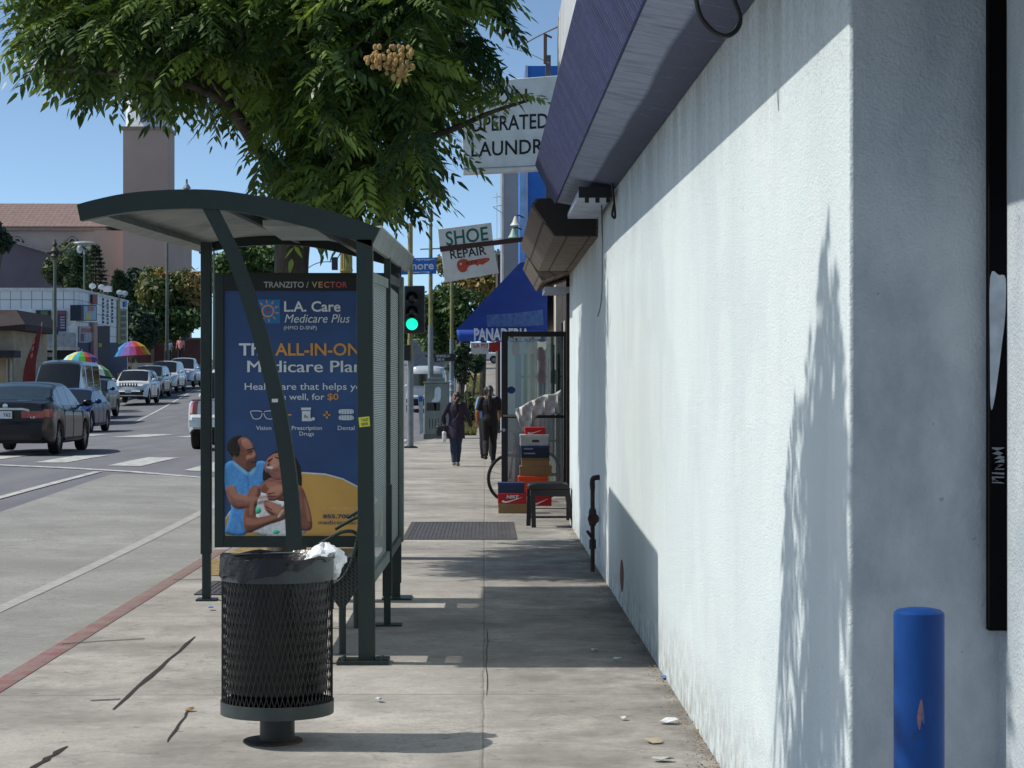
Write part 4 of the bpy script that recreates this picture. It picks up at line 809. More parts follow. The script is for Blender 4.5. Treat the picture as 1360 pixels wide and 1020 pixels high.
L('Vision', 340, 360.4, 571, 565.4, bold=.006); L('Prescription', 387.5, 427.6, 571, 565.4, bold=.006); L('Drugs', 397.6, 417, 578.5, 573, bold=.006); L('Dental', 448.6, 470.8, 571, 565.4, bold=.006)
rr = lambda cx, cy, rx, ry, n=14: [(cx + rx * math.cos(2 * math.pi * k / n), cy + ry * math.sin(2 * math.pi * k / n)) for k in range(n)]
def outline(pts, wdt, k=14):
    n = len(pts)
    for i in range(n):
        a, b = Vector((*pts[i], 0)), Vector((*pts[(i + 1) % n], 0)); d = (b - a).normalized() * .1; nn = Vector((-d.y, d.x, 0)).normalized() * wdt / 2; a = a - d; b = b + d
        m.poly([Q(p.x, p.y, k) for p in (a - nn, b - nn, b + nn, a + nn)])
outline(smoothpoly([(333.5, 546), (347, 546.5), (347.5, 552), (344, 556), (337, 556), (334, 551)], 3), 1.2); outline(smoothpoly([(351.5, 546.5), (365.5, 546), (365, 551), (362, 556), (355, 556), (351.5, 552)], 3), 1.2); outline([(347, 548), (351.5, 548)], 1.2)
m.poly([Q(x, y, 14) for x, y in ((400, 541.3), (413, 541.3), (413, 544.8), (400, 544.8))]); m.poly([Q(x, y, 14) for x, y in ((401, 545.8), (412.3, 545.8), (412.3, 559.3), (401, 559.3))]); m.poly([Q(*p, 15) for p in rr(416, 556.3, 2.2, 2.4)]); m.poly([Q(*p, 15) for p in rr(412.5, 557.5, 2, 2)])
for a, b in ((543.5, 550), (551.5, 558)): m.poly([Q(x, y, 14) for x, y in smoothpoly([(450.5, a + .8), (455, a), (465, a), (469, a + .8), (469.3, b - .8), (460, b), (450.3, b - .8)], 2)])
m.build('lettering', PW, poster)
m = MB(); L('ALL-IN-ONE', 365.5, 490, 471.8, 455.6, bold=.02); L('$0', 435, 449.7, 531, 522.4, bold=.02)
for a, b, c_, d in ((429.2, 550, 438.8, 552.4), (432.8, 546, 435.2, 556.2), (380, 550, 387, 552)): m.poly([Q(x, y, 14) for x, y in ((a, b), (c_, b), (c_, d), (a, d))])
m.build('lettering', PO, poster)
m = MB(); L('855.708.27', 428.9, 478.5, 688.4, 683.2, bold=.02); L('medicare.laca', 422.7, 478, 696.4, 691, bold=.004); m.build('lettering', PD, poster)
m = MB(); L('Rx', 404.2, 409.5, 555.5, 550.5, bold=.01)
for i in range(5): m.poly([Q(x, y, 15) for x, y in ((453 + i * 3.6, 544.5), (453.5 + i * 3.6, 544.5), (453.5 + i * 3.6, 557), (453 + i * 3.6, 557))])
m.build('icon_detail', pos.m, poster)
m = MB(); L('IN PERSON - ON', 428, 478, 676.8, 673); m.build('lettering', PA, poster)
art('logo_square', '2f7fc4', [[(338, 398), (372, 398), (372, 429.5), (338, 429.5)]], 3, False)
m = MB(); m.poly([Q(*p, 5) for p in rr(355.8, 413, 8.5, 8.5, 20)])
for k in range(10):
    a = k * .628 + .2; ca, sa = math.cos(a), math.sin(a); m.poly([Q(355.8 + r * ca - t * sa, 413 + r * sa + t * ca, 5) for r, t in ((10.5, -1), (15.2, -.5), (15.2, .5), (10.5, 1))])
m.build('sun_emblem', PO, poster); m = MB(); m.poly([Q(*p, 6) for p in rr(355.8, 413, 6.6, 6.6, 20)]); m.build('sun_centre', pm_('logo_blue', '2f7fc4'), poster)
m = MB(); m.poly([Q(x, y, 7) for x, y in ((352, 418), (354, 410), (358, 409), (360, 417), (357.5, 413), (355, 413.5))]); m.build('logo_figure', pm_('logo_red', 'a8504a'), poster)
m = MB(); Hd = lambda x, y: W(x, y, Ya_ - .006); T(m, 'TRANZITO /', Hd, 350.4, 410, 381.8, 374, bold=.015); m.build('lettering', M('header_white', 'b9bdbd', .5), ad)
for ch, a, b, col in (('V', 414, 421.5, 'c8b98a'), ('E', 423, 428.5, 'c9a27a'), ('C', 430.3, 437.3, 'cc8a6a'), ('T', 438.6, 445, 'cd6f60'), ('O', 446, 454, 'cc5a58'), ('R', 455.3, 461, 'cc4a52')):
    m = MB(); T(m, ch, Hd, a, b, 381.8, 374, bold=.02); m.build('lettering', M('header_' + col, col, .5), ad)
# white carrier bag on the bench
m = MB(); rows = []; bc = W(431, 747, 9.57); rg = random.Random(4)
for i in range(13):
    a = -math.pi / 2 + math.pi * i / 12; row = []
    for k in range(26):
        t = 2 * math.pi * k / 26; wv = 1 + .13 * math.sin(3 * t + i) + .09 * math.sin(7 * t - 2 * i) + rg.uniform(-.06, .06)
        row.append(bc + Vector((.092 * math.cos(a) * math.cos(t) * wv, .1 * math.cos(a) * math.sin(t) * wv, .082 * math.sin(a) * (1 + .15 * math.sin(4 * t + i)) )))
    rows.append(row)
m.loft(rows); bg_ = m.build('carrier_bag', M('white_plastic', 'e4e7ea', .35, bump=.3, bscale=25), origin=(bc.x, bc.y, .8), ang=25)
tag(bg_, 'crumpled white plastic bag stuffed over the back rim of the litter bin', 'bag')

# ================================================================== LITTER BIN
cx, cy = W(368.5, 0, 9.38).x, 9.38
tb = thing('litter_bin', 'black mesh litter bin on a pedestal in front of the shelter', 'litter bin', (cx, cy, 0))
BINB = M('bin_black', '1d2222', .45, scale=8, bump=.1); BAND = M('bin_band', '3f4747', .5, scale=10, col2='343b3b')
r = .249; zb0, zb1, zt0, zt1 = .132, .19, .735, .832
m = MB(); N = 66; st_n = 15
for sgn in (1, -1):
    for i in range(N):
        a0 = 2 * math.pi * i / N; L = []
        for j in range(st_n + 1):
            z = zb1 - .01 + (zt0 - zb1 + .03) * j / st_n; a = a0 + sgn * 2 * math.pi / N * (z / .046) * .5
            # ribbons undulate like expanded metal: stay near the knuckle, then cross over
            cA, sA = math.cos(a), math.sin(a); rad = r + .0015 * sgn; tw = .0019
            ta = Vector((-sA, cA, 0)) * tw
            p = Vector((cx + rad * cA, cy + rad * sA, z)); L.append([p - ta, p + ta, p + ta + Vector((-cA * .003, -sA * .003, 0))])
        m.loft(L, True, False)
m.build('mesh_basket', BINB, tb, smooth=False)
m = MB(); m.lathe([(r - .004, zb0), (r + .006, zb0), (r + .007, zb1), (r - .004, zb1)], (cx, cy, 0), 64, caps=False); m.lathe([(r - .003, zb0 + .004), (.01, zb0 + .004)], (cx, cy, 0), 64); m.build('bottom_band', BAND, tb)
m = MB(); m.lathe([(r - .008, zt0), (r + .004, zt0), (r + .006, zt1), (r + .002, zt1 + .006), (r - .008, zt1)], (cx, cy, 0), 64, caps=False); m.build('top_band', BAND, tb)
m = MB(); m.lathe([(.079, 0), (.079, zb0)], (cx, cy, 0), 32); m.build('pedestal', BINB, tb)
m = MB(); m.lathe([(.135, 0), (.135, .008), (.128, .012)], (cx - .02, cy, 0), 32); m.build('base_plate', M('rusty_plate', '2b2724', .8, scale=12, col2='4a3a30'), tb)
rows = []; rg = random.Random(11)
for j in range(9):
    row = []
    for k in range(110):
        t = 2 * math.pi * k / 110; pl_ = .5 + .5 * math.sin(t * 23 + 1.3 * math.sin(t * 5)); left = .5 + .5 * math.cos(t - math.pi * 1.22)
        dr = (.012 + .085 * left ** 2.2 + .008 * math.sin(t * 3) + .008 * math.sin(t * 11)); u = j / 8
        rad = r + .0085 + .005 * pl_ * u * (.3 + left) + .0015 * math.sin(t * 37 + j)
        z = zt1 + .012 - dr * u + .004 * math.sin(t * 19 + j * 1.7) * (1 if j else 0) + .006 * math.sin(t * 7)
        row.append(Vector((cx + rad * math.cos(t), cy + rad * math.sin(t), z)))
    rows.append(row)
inner = [[Vector((cx + (r - .02 - .12 * q) * math.cos(2 * math.pi * k / 110), cy + (r - .02 - .12 * q) * math.sin(2 * math.pi * k / 110), zt1 + .006 - .5 * q - .02)) for k in range(110)] for q in (1, .5, 0)]
m = MB(); m.loft(inner + rows, True, False); m.lathe([(r - .02, zt0), (r - .025, zb1 + .05), (r - .05, zb1 + .01), (.01, zb1 + .01)], (cx, cy, 0), 48)
m.build('bin_liner', M('liner_plastic', '0e0d13', .3, bump=.35, bscale=30), tb, ang=60)
tg = W(399, 957, 9.45); m = MB(); m.tube([(tg.x, 9.45, zb0), (tg.x + .01, 9.44, zb0 - .02), (tg.x, 9.44, zb0 - .035)], .012, 6); m.build('twisted_wire', RUST, tb)

# ================================================================== utility covers and litter
def cover(name, lab, x0, x1, y0, y1, nb):
    t = thing(name, lab, 'cover', ((x0 + x1) / 2, (y0 + y1) / 2, 0)); m = MB(); fwd = .06
    m.bx(x0, x0 + fwd, y0, y1, -.02, .009); m.bx(x1 - fwd, x1, y0, y1, -.02, .009); m.bx(x0 + fwd, x1 - fwd, y0, y0 + fwd, -.02, .009); m.bx(x0 + fwd, x1 - fwd, y1 - fwd, y1, -.02, .009); m.build('frame', M('cover_frame', '4c4846', .7, scale=8), t)
    m = MB(); m.bx(x0 + fwd, x1 - fwd, y0 + fwd, y1 - fwd, -.02, .0045)
    for i in range(nb):
        x = x0 + fwd + (x1 - x0 - 2 * fwd) * (i + .5) / nb; m.bx(x - .012, x + .012, y0 + fwd, y1 - fwd, .0045, .0085)
    m.build('grating', M('cover_iron', '3f3d40', .6, scale=8, col2='55504d'), t)
cover('vault_cover', 'dark ribbed vault cover in the pavement before the shoe boxes', -.88, .33, 21.8, 24.6, 26)
cover('meter_cover', 'small ribbed metal cover near the red kerb', -2.25, -1.5, 16.0, 17.1, 14)
rg = random.Random(5)
def scrap(lab, px, py, w_, d_, col, cat='litter'):
    Y = 4400 / (py - 515); p = W(px, py, Y); n = 7
    top = [Vector((p.x + w_ / 2 * math.cos(2 * math.pi * k / n) * rg.uniform(.7, 1.1), Y + d_ / 2 * math.sin(2 * math.pi * k / n) * rg.uniform(.7, 1.1), .008 + rg.uniform(0, .02))) for k in range(n)]
    m = MB(); m.add(top + [Vector((p.x, Y, .022))], [(i, (i + 1) % n, n) for i in range(n)]); o = m.build('paper_scrap', M('scrap_' + col, col, .7), origin=(p.x, Y, 0), smooth=False)
    sd = o.modifiers.new('t', 'SOLIDIFY'); sd.thickness = .003; tag(o, lab, cat, 'scraps of litter on the pavement')
scrap('flattened pale wrapper by the white wall, largest scrap', 888, 962, .1, .09, 'cfd3d6'); scrap('bright blue scrap at the foot of the white wall', 883, 902, .05, .1, '2f72c8')
scrap('tan paper scrap near the foot of the wall', 868, 987, .1, .09, 'a89c86'); scrap('small white scrap on pavement right of the bin', 503, 932, .04, .08, 'd8dbde')
scrap('yellow scrap close to the wall foot', 928, 972, .03, .06, 'c9b23a'); scrap('grey flattened paper at the bottom edge by the wall', 880, 1012, .1, .06, 'b4b2ac')
scrap('white scrap in the shelter shadow near the wall', 790, 866, .045, .06, 'd5d8d8'); scrap('thin white scrap beyond the shadow edge', 820, 878, .06, .05, 'c4c5c0'); scrap('small blue scrap left of the shelter post', 280, 810, .05, .08, '3f78b8')
scrap('dry brown leaf on the pavement beside the bin', 252, 944, .05, .07, '8a6a44', 'leaf'); scrap('pale scrap on pavement left of the wall', 828, 957, .04, .05, 'bdbbb2')
# thin drift of soil and leaf bits along the foot of the wall
n = 1500; yy = 8.6 + 15.6 * rng.random(n) ** 1.5; xx = .985 - np.abs(rng.normal(0, .045, n)); ss_ = rng.uniform(.002, .007, n); aa = rng.uniform(0, 6.28, n); V = []
for k in range(3): V.append(np.stack([xx + ss_ * np.cos(aa + k * 2.1), yy + ss_ * 1.6 * np.sin(aa + k * 2.1), rng.uniform(.005, .016, n)], 1))
me = bpy.data.meshes.new('wall_foot_debris'); me.from_pydata(np.stack(V, 1).reshape(-1, 3).tolist(), [], np.arange(3 * n).reshape(-1, 3).tolist()); me.materials.append(M('leaf_bits', '6d5a42', .95, scale=20, col2='8d7c62'))
o = bpy.data.objects.new('leaf_debris', me); COL.objects.link(o); tag(o, 'thin drift of soil and dry leaf bits along the wall foot', 'debris', kind='stuff')
# ================================================================== TREES
def leafmat(name, dark, light, trans=.25, rough=.42):
    t = NT(name); a = t.n('ShaderNodeAttribute', attribute_name='tone'); 
    c = t.mix(a.outputs['Fac'], lin(dark), lin(light))
    t.l(c, t.b.inputs['Base Color']); t.b.inputs['Roughness'].default_value = rough; t.b.inputs['Specular IOR Level'].default_value = .4
    tr = t.n('ShaderNodeBsdfTranslucent'); t.l(t.mix(1., c, (1.3, 1.25, .45), 'MULTIPLY'), tr.inputs[0]); mx = t.n('ShaderNodeMixShader'); mx.inputs[0].default_value = trans
    t.l(t.b.outputs[0], mx.inputs[1]); t.l(tr.outputs[0], mx.inputs[2]); t.l(mx.outputs[0], t.out.inputs[0]); return t.m
def raw(name, V, F, mat, parent, tone=None, origin=None):
    origin = np.array(ORG.get(parent.name, Vector())) if parent else np.array(origin)
    V = V - origin; nv, nf, k = len(V), len(F), F.shape[1]
    me = bpy.data.meshes.new(name); me.vertices.add(nv); me.vertices.foreach_set('co', V.astype(np.float32).ravel())
    me.loops.add(nf * k); me.loops.foreach_set('vertex_index', F.astype(np.int32).ravel()); me.polygons.add(nf)
    me.polygons.foreach_set('loop_start', np.arange(0, nf * k, k, dtype=np.int32)); me.polygons.foreach_set('loop_total', np.full(nf, k, dtype=np.int32)); me.update(calc_edges=True)
    me.materials.append(mat)
    if tone is not None:
        at = me.attributes.new('tone', 'FLOAT', 'POINT'); at.data.foreach_set('value', tone.astype(np.float32))
    o = bpy.data.objects.new(name, me); COL.objects.link(o)
    if parent: o.parent = parent
    return o
def nrm(a): return a / np.maximum(1e-9, np.linalg.norm(a, axis=-1, keepdims=True))
def fronds(base, d, length, rng, pairs=6, lw=.3, ll=.34, droop=.35):
    """compound leaves: vectorised leaflets along a drooping rachis"""
    n = len(base); up = np.tile(np.array([[0, 0, 1.]]), (n, 1)); side = nrm(np.cross(d, up) + 1e-6); upv = nrm(np.cross(side, d))
    roll = rng.normal(0, .45, (n, 1)); side, upv = side * np.cos(roll) + upv * np.sin(roll), upv * np.cos(roll) - side * np.sin(roll)
    Vs = []; 
    items = [(.18 + .8 * i / pairs, s) for i in range(pairs) for s in (-1, 1)] + [(1., 0)]
    for t, s in items:
        L = length * ll * rng.uniform(.8, 1.15, (n, 1)) * (1 - .35 * abs(t - .5)); wd = L * lw * rng.uniform(.85, 1.15, (n, 1))
        p = base + d * (t * length) - np.array([[0, 0, 1.]]) * (droop * t * t * length)
        dirr = nrm(d * (.55 if s else 1.) + side * (s * .85) + rng.normal(0, .07, (n, 3)) - np.array([[0, 0, 1.]]) * (.25 + .5 * droop))
        across = nrm(np.cross(dirr, upv + rng.normal(0, .14, (n, 3)))); dn_ = np.array([[0, 0, 1.]]) * L * .13
        p = p + rng.normal(0, .006, (n, 3))
        Vs.append(np.stack([p, p + dirr * L * .3 - across * wd, p + dirr * L * .68 - across * wd * .72 - dn_ * .4, p + dirr * L - dn_, p + dirr * L * .68 + across * wd * .72 - dn_ * .4, p + dirr * L * .3 + across * wd], 1))
    V = np.stack(Vs, 1)      # n, leaflets, 6, 3
    return V.reshape(-1, 3), len(items) * 6
def lobes_points(lobes, n, rng, shell=.45):
    C = np.array([l[0] for l in lobes]); Rr = np.array([l[1] for l in lobes]); wv = np.array([l[2] if len(l) > 2 else l[1][0] * l[1][2] for l in lobes], float)
    k = rng.choice(len(lobes), n, p=wv / wv.sum()); u = nrm(rng.normal(0, 1, (n, 3))); r = shell + (1 - shell) * rng.random((n, 1)) ** .6
    return C[k] + u * r * Rr[k], u, k
# ---- the street tree behind the shelter
TY = 19.5
tree = thing('street_tree', 'leafy street tree with papery pods overhanging the bus shelter', 'tree', (W(388, 0, TY).x, TY, 0))
BARK = M('bark', '5f574e', .95, scale=9, col2='3d3731', bump=1., bscale=35, stretch=(1, 1, .3))
tw = lambda px, py, Y=TY: W(px, py, Y)
LM = MB(); base = tw(383, 0); 
LM.tube(curve([(base.x - .02, TY, -.05), (base.x, TY, .5), tw(384, 500), tw(386, 345), tw(384, 285), tw(380, 245)], 6), [.19 - .0022 * i for i in range(31)], 14)
def limb(pts, r0, r1, n=8):
    P = curve(pts, 6); LM.tube(P, [r0 + (r1 - r0) * i / (len(P) - 1) for i in range(len(P))], n)
limb([tw(382, 268), tw(365, 225, 19.3), tw(345, 200, 19.1), tw(312, 150, 18.8), tw(290, 122, 18.6), tw(230, 70, 18.4), tw(150, 40, 18.3)], .085, .03)
limb([tw(391, 450), tw(398, 380), tw(402, 330), tw(412, 280), tw(440, 235, 19.2), tw(520, 200, 18.8), tw(600, 172, 18.5), tw(650, 150, 18.3), tw(705, 132, 18.2)], .085, .012)
limb([tw(384, 285), tw(400, 200), tw(430, 90, 19.3), tw(450, -60, 19.2), tw(440, -200, 19.2)], .1, .04); limb([tw(410, 160), tw(480, 80, 18.6), tw(560, 20, 18.3), tw(600, -60, 18.2)], .055, .02)
limb([tw(300, 137, 18.7), tw(240, 110, 18.2), tw(130, 95, 18), tw(60, 90, 18)], .04, .012); limb([tw(395, 215), tw(330, 80, 20), tw(250, -40, 20.3), tw(180, -90, 20.4)], .06, .02)
limb([tw(520, 200, 18.8), tw(560, 235, 18.5), tw(585, 285, 18.4)], .025, .008); limb([tw(440, 235, 19.2), tw(470, 265, 18.7), tw(480, 300, 18.5)], .025, .008)
LM.build('trunk', BARK, tree, ang=60)
px2 = lambda px, py, Y, rx, ry, rY, wt=None: (tuple(tw(px, py, Y)), (rx / S(Y), rY, ry / S(Y))) + ((wt,) if wt else ())
LB = [px2(105, 18, 18.8, 68, 46, 1.1), px2(76, 42, 18.6, 34, 28, .8), px2(145, 46, 18.5, 80, 32, 1.0, .5), px2(235, 22, 18.6, 105, 54, 1.5), px2(335, 30, 18.9, 110, 80, 1.8), px2(250, 72, 18.3, 50, 26, .7, .1),
      px2(425, 85, 18.9, 88, 95, 2.0), px2(525, 60, 18.8, 100, 92, 1.8), px2(545, 140, 18.5, 62, 60, 1.2), px2(440, 185, 18.9, 68, 62, 1.5), px2(600, 40, 18.6, 46, 55, 1.0), px2(672, 88, 18.2, 34, 8, .3, .02), px2(680, 128, 18.2, 16, 6, .2, .008),
      px2(405, 240, 18.6, 45, 26, .8), px2(465, 232, 18.5, 50, 26, .8, .12), px2(535, 235, 18.4, 30, 24, .5, .03), px2(352, 190, 18.7, 16, 26, .6, .03), px2(515, 195, 18.6, 62, 30, 1.0),
      px2(180, -70, 19.6, 170, 80, 1.9), px2(400, -90, 19.6, 190, 100, 2.2), px2(560, -50, 19.2, 110, 80, 1.6), px2(360, -220, 19.6, 200, 90, 2), px2(330, 40, 21, 180, 90, 1.2)]
rg1 = np.random.default_rng(21)
P_, U_, K_ = lobes_points(LB, 900, rg1, .3)
nf = 6; base_ = np.repeat(P_, nf, 0) + rg1.normal(0, .05, (len(P_) * nf, 3)); out = np.repeat(U_, nf, 0)
az = rg1.uniform(0, 6.283, len(base_)); d_ = nrm(np.stack([np.cos(az), np.sin(az), rg1.uniform(-.6, .25, len(az))], 1) + out * .55)
Vf, per = fronds(base_, d_, rg1.uniform(.28, .5, (len(base_), 1)), rg1, 7, .15, .33, .5)
tn = np.clip(.26 + rg1.normal(0, .18, len(P_)) + (rg1.random(len(P_)) > .85) * .55, 0, 1); tn = np.repeat(tn, nf) + rg1.normal(0, .07, len(base_)); tn = np.repeat(np.clip(tn, 0, 1), per)
LEAF = leafmat('street_tree_leaf', '2a452c', '8ca654', .3)
raw('crown', Vf, np.arange(len(Vf)).reshape(-1, 6), LEAF, tree, tn)
tg_ = MB()
for i in range(0, len(P_), 3):
    c = Vector(LB[K_[i]][0]); p = Vector(P_[i]); q = p.lerp(c, .45); tg_.tube([q, p.lerp(q, .5) + Vector((0, 0, .03)), p], [.012, .008, .004], 4)
tg_.build('twigs', BARK, tree, smooth=False)
pods = MB(); rg = random.Random(3)
for cxp, cyp, sx_, sy_, n_ in ((510, 78, 20, 12, 40), (530, 86, 16, 18, 55), (500, 80, 14, 8, 16)):
    for i in range(n_):
        p = tw(cxp + rg.gauss(0, sx_ * .6), cyp + rg.gauss(0, sy_ * .6), 16.9 + rg.uniform(-.08, .08)); rr_ = rg.uniform(.014, .022)
        pods.ball(p, (rr_, rr_, rr_ * 1.35), 6, 5, 0, Matrix.Rotation(rg.uniform(-.7, .7), 3, 'X'))
pods.build('seed_pods', leafmat('pod', 'b99b66', 'd6bb86', .2, .7), tree, ang=20)
# ---- near street tree (its crown hangs above the picture; it throws the leaf shade on the wall)
nt_ = thing('shade_tree', 'slender kerb tree above the photograph whose leaf shade falls on the white wall', 'tree', (-2.35, 6.3, 0))
m = MB(); m.tube(curve([(-2.35, 6.3, -.05), (-2.33, 6.3, 1.5), (-2.28, 6.25, 3.2), (-2.2, 6.25, 4.0), (-2.15, 6.3, 4.7)]), [.08 - .003 * i for i in range(25)], 10); m.build('trunk', BARK, nt_)
LB2 = [((-2.2, 6.3, 5.55), (.4, .28, .4), .18), ((-2.2, 6.4, 5.0), (.4, .35, .4), .2), ((-2.15, 6.5, 4.5), (.55, .62, .8)), ((-2.1, 6.4, 3.9), (.5, .62, .5)), ((-2.05, 5.25, 4.0), (.45, .3, .6), .12), ((-2.2, 6.0, 3.3), (.45, .3, .3))]
P2, U2, K2 = lobes_points(LB2, 44, rg1, .35); b2 = np.repeat(P2, 5, 0); az = rg1.uniform(0, 6.283, len(b2))
d2 = nrm(np.stack([np.cos(az) * .5, np.sin(az) * .55, rg1.uniform(-1.2, -.4, len(az))], 1)); V2, per = fronds(b2, d2, rg1.uniform(.35, .6, (len(b2), 1)), rg1, 6, .14, .42, .5)
raw('crown', V2, np.arange(len(V2)).reshape(-1, 6), LEAF, nt_, np.repeat(np.clip(rg1.normal(.35, .2, len(b2)), 0, 1), per))
# ---- background foliage
def leafcloud(lobes, n, size, rng, shell=.5, droop=.3):
    P, U, K = lobes_points(lobes, n, rng, shell); P = P + rng.normal(0, size * .4, P.shape)
    nn = nrm(U * .7 + rng.normal(0, .6, P.shape) + np.array([[0, 0, .35]])); a = nrm(np.cross(nn, rng.normal(0, 1, P.shape))); b = np.cross(nn, a); L = size * rng.uniform(.6, 1.3, (n, 1))
    V = np.stack([P - a * L, P + b * L * .5, P + a * L, P - b * L * .5], 1).reshape(-1, 3); return V, K
def bgtree(label, cat, lobes, n, size, mat, base, trunk_r, seed, name='background_tree', group=None, hue=None, lobeseed=True):
    r_ = np.random.default_rng(seed); t = thing(name, label, cat, base, group); V, K = leafcloud(lobes, n, size, r_)
    tone = np.clip(r_.normal(.22, .2, n) + (np.array([l[3] if len(l) > 3 else 0 for l in lobes])[K]), 0, 1); raw('crown', V, np.arange(4 * n).reshape(-1, 4), mat, t, np.repeat(tone, 4))
    m = MB(); top = Vector(lobes[0][0]); m.tube([Vector(base) + Vector((0, 0, -.3)), Vector(base).lerp(top, .5), top], [trunk_r, trunk_r * .8, trunk_r * .4], 8)
    for l in lobes[1:6]: m.tube([Vector(base).lerp(top, .55), Vector(l[0])], [trunk_r * .5, trunk_r * .15], 6)
    m.build('trunk', BARK, t); return t
def jl(px, py, Y, rx, ry, k, r_, spread=.55):     # cluster of small lobes inside one big ellipse
    out = []
    for i in range(k):
        a = r_.uniform(0, 6.283); q = spread * math.sqrt(r_.uniform(0, 1)); f = r_.uniform(.32, .55)
        out.append((tuple(W(px + rx * q * math.cos(a) * 1.2, py + ry * q * math.sin(a) * 1.2, Y + r_.uniform(-.5, .5) * rx / S(Y))), (rx * f / S(Y), rx * f / S(Y), ry * f / S(Y)), 1., r_.choice((-.1, -.05, 0, .1, .5))))
    return out
LG = leafmat('bg_leaf_green', '324d2a', '6c8a48', .2, .6); LR = leafmat('bg_leaf_russet', '3d562f', 'a88a54', .2, .6); LD = leafmat('bg_leaf_dark', '273c2e', '4c6645', .15, .6); LY = leafmat('bg_leaf_grey', '35452f', '7e8a66', .12, .6)
rs = random.Random(12)
gz = lambda px, Y: (W(px, 0, Y).x, Y, h(Y))
bgtree('tall tree with russet and green crown behind the parked pickup', 'tree', jl(235, 385, 150, 52, 55, 10, rs), 7000, .22, LR, gz(238, 150), .25, 31)
bgtree('low dark green tree under the russet crown by the red wall', 'tree', jl(225, 428, 149, 45, 28, 8, rs), 4500, .22, LG, gz(228, 147), .2, 32)
bgtree('dark green tree seen between the roof and poster case', 'tree', jl(322, 352, 155, 60, 40, 9, rs), 6000, .24, LG, gz(320, 155), .25, 33)
bgtree('greyish bushy tree beside the lamp post before the church', 'tree', jl(88, 360, 165, 34, 42, 8, rs), 4000, .26, LY, gz(88, 165), .2, 34)
bgtree('dark bushy tree at the left edge against the church roof', 'tree', jl(-6, 315, 165, 24, 34, 6, rs), 2500, .26, LD, gz(-6, 165), .2, 35)
bgtree('dark shrubby tree between the pines and the russet tree', 'tree', jl(172, 400, 160, 32, 45, 8, rs), 3500, .26, LD, gz(172, 160), .2, 36)
bgtree('very dark tree mass beside the shop sign wall', 'tree', jl(185, 440, 146, 24, 42, 7, rs), 3200, .24, LD, gz(186, 146), .2, 37)
bgtree('pale green street tree behind the traffic signal pole', 'tree', jl(600, 432, 92, 48, 62, 12, rs), 9000, .13, LG, gz(607, 92), .16, 38)
bgtree('russet topped tree behind the shoe repair sign', 'tree', jl(635, 365, 118, 72, 38, 11, rs), 7000, .17, LR, gz(640, 118), .2, 39)
bgtree('dark low tree beneath the blue awning uphill', 'tree', jl(628, 478, 100, 18, 22, 5, rs), 1800, .12, LD, gz(625, 100), .09, 40)
bgtree('distant green tree filling the street end beyond the truck', 'tree', jl(555, 430, 190, 60, 45, 9, rs), 5000, .3, LG, gz(555, 190), .3, 41)
bgtree('russet tree far up the street above the banner', 'tree', jl(700, 415, 215, 70, 50, 8, rs), 4000, .33, LR, gz(700, 215), .3, 42)
bgtree('wide green tree far up the road behind the poster case', 'tree', jl(430, 425, 210, 90, 55, 10, rs), 5000, .36, LD, gz(430, 210), .3, 43)
def conifer(label, px, pt, pb, Y, rw, seed):
    r_ = np.random.default_rng(seed); b = gz(px, Y); t = thing('pine_tree', label, 'tree', b, 'dark pines before the church'); zt, zb_ = W(px, pt, Y).z, W(px, pb, Y).z; x = b[0]
    V = []; tone = []; nl = 17
    for i in range(nl):
        f = i / (nl - 1); z = zb_ + (zt - zb_) * f; rad = rw / S(Y) * (1 - f) ** .85 + .1; nb = 10
        for k in range(nb):
            a = 2 * math.pi * (k + .5 * (i % 2)) / nb + r_.uniform(-.2, .2); R_ = rad * r_.uniform(.8, 1.15); n = 16
            s_ = r_.random(n); q = r_.random(n) * .8 + .2
            p = np.stack([x + np.cos(a) * R_ * q, Y + np.sin(a) * R_ * q, z - .16 * R_ * q + .1 * q ** 2 * R_], 1) + r_.normal(0, .05, (n, 3))
            dd_ = nrm(np.stack([np.cos(a + r_.normal(0, .7, n)), np.sin(a + r_.normal(0, .7, n)), r_.normal(.2, .25, n)], 1)); sd_ = nrm(np.cross(dd_, r_.normal(0, 1, (n, 3)))); L = .3
            V.append(np.stack([p, p + dd_ * L * .5 - sd_ * .05, p + dd_ * L, p + dd_ * L * .5 + sd_ * .05], 1).reshape(-1, 3)); tone.append(np.repeat(np.clip(r_.normal(.3, .2, n), 0, 1), 4))
    V = np.concatenate(V); raw('crown', V, np.arange(len(V)).reshape(-1, 4), LD, t, np.concatenate(tone)); MB().tube([Vector(b), Vector((x, Y, zt))], [.22, .02], 8).build('trunk', BARK, t)
conifer('tallest dark pine in front of the pale church wall', 127, 328, 412, 160, 24, 51); conifer('smaller dark pine just left of the tallest pine', 104, 342, 412, 163, 20, 52); conifer('bushy wind bent pine right of the tallest pine', 158, 362, 412, 158, 22, 53)
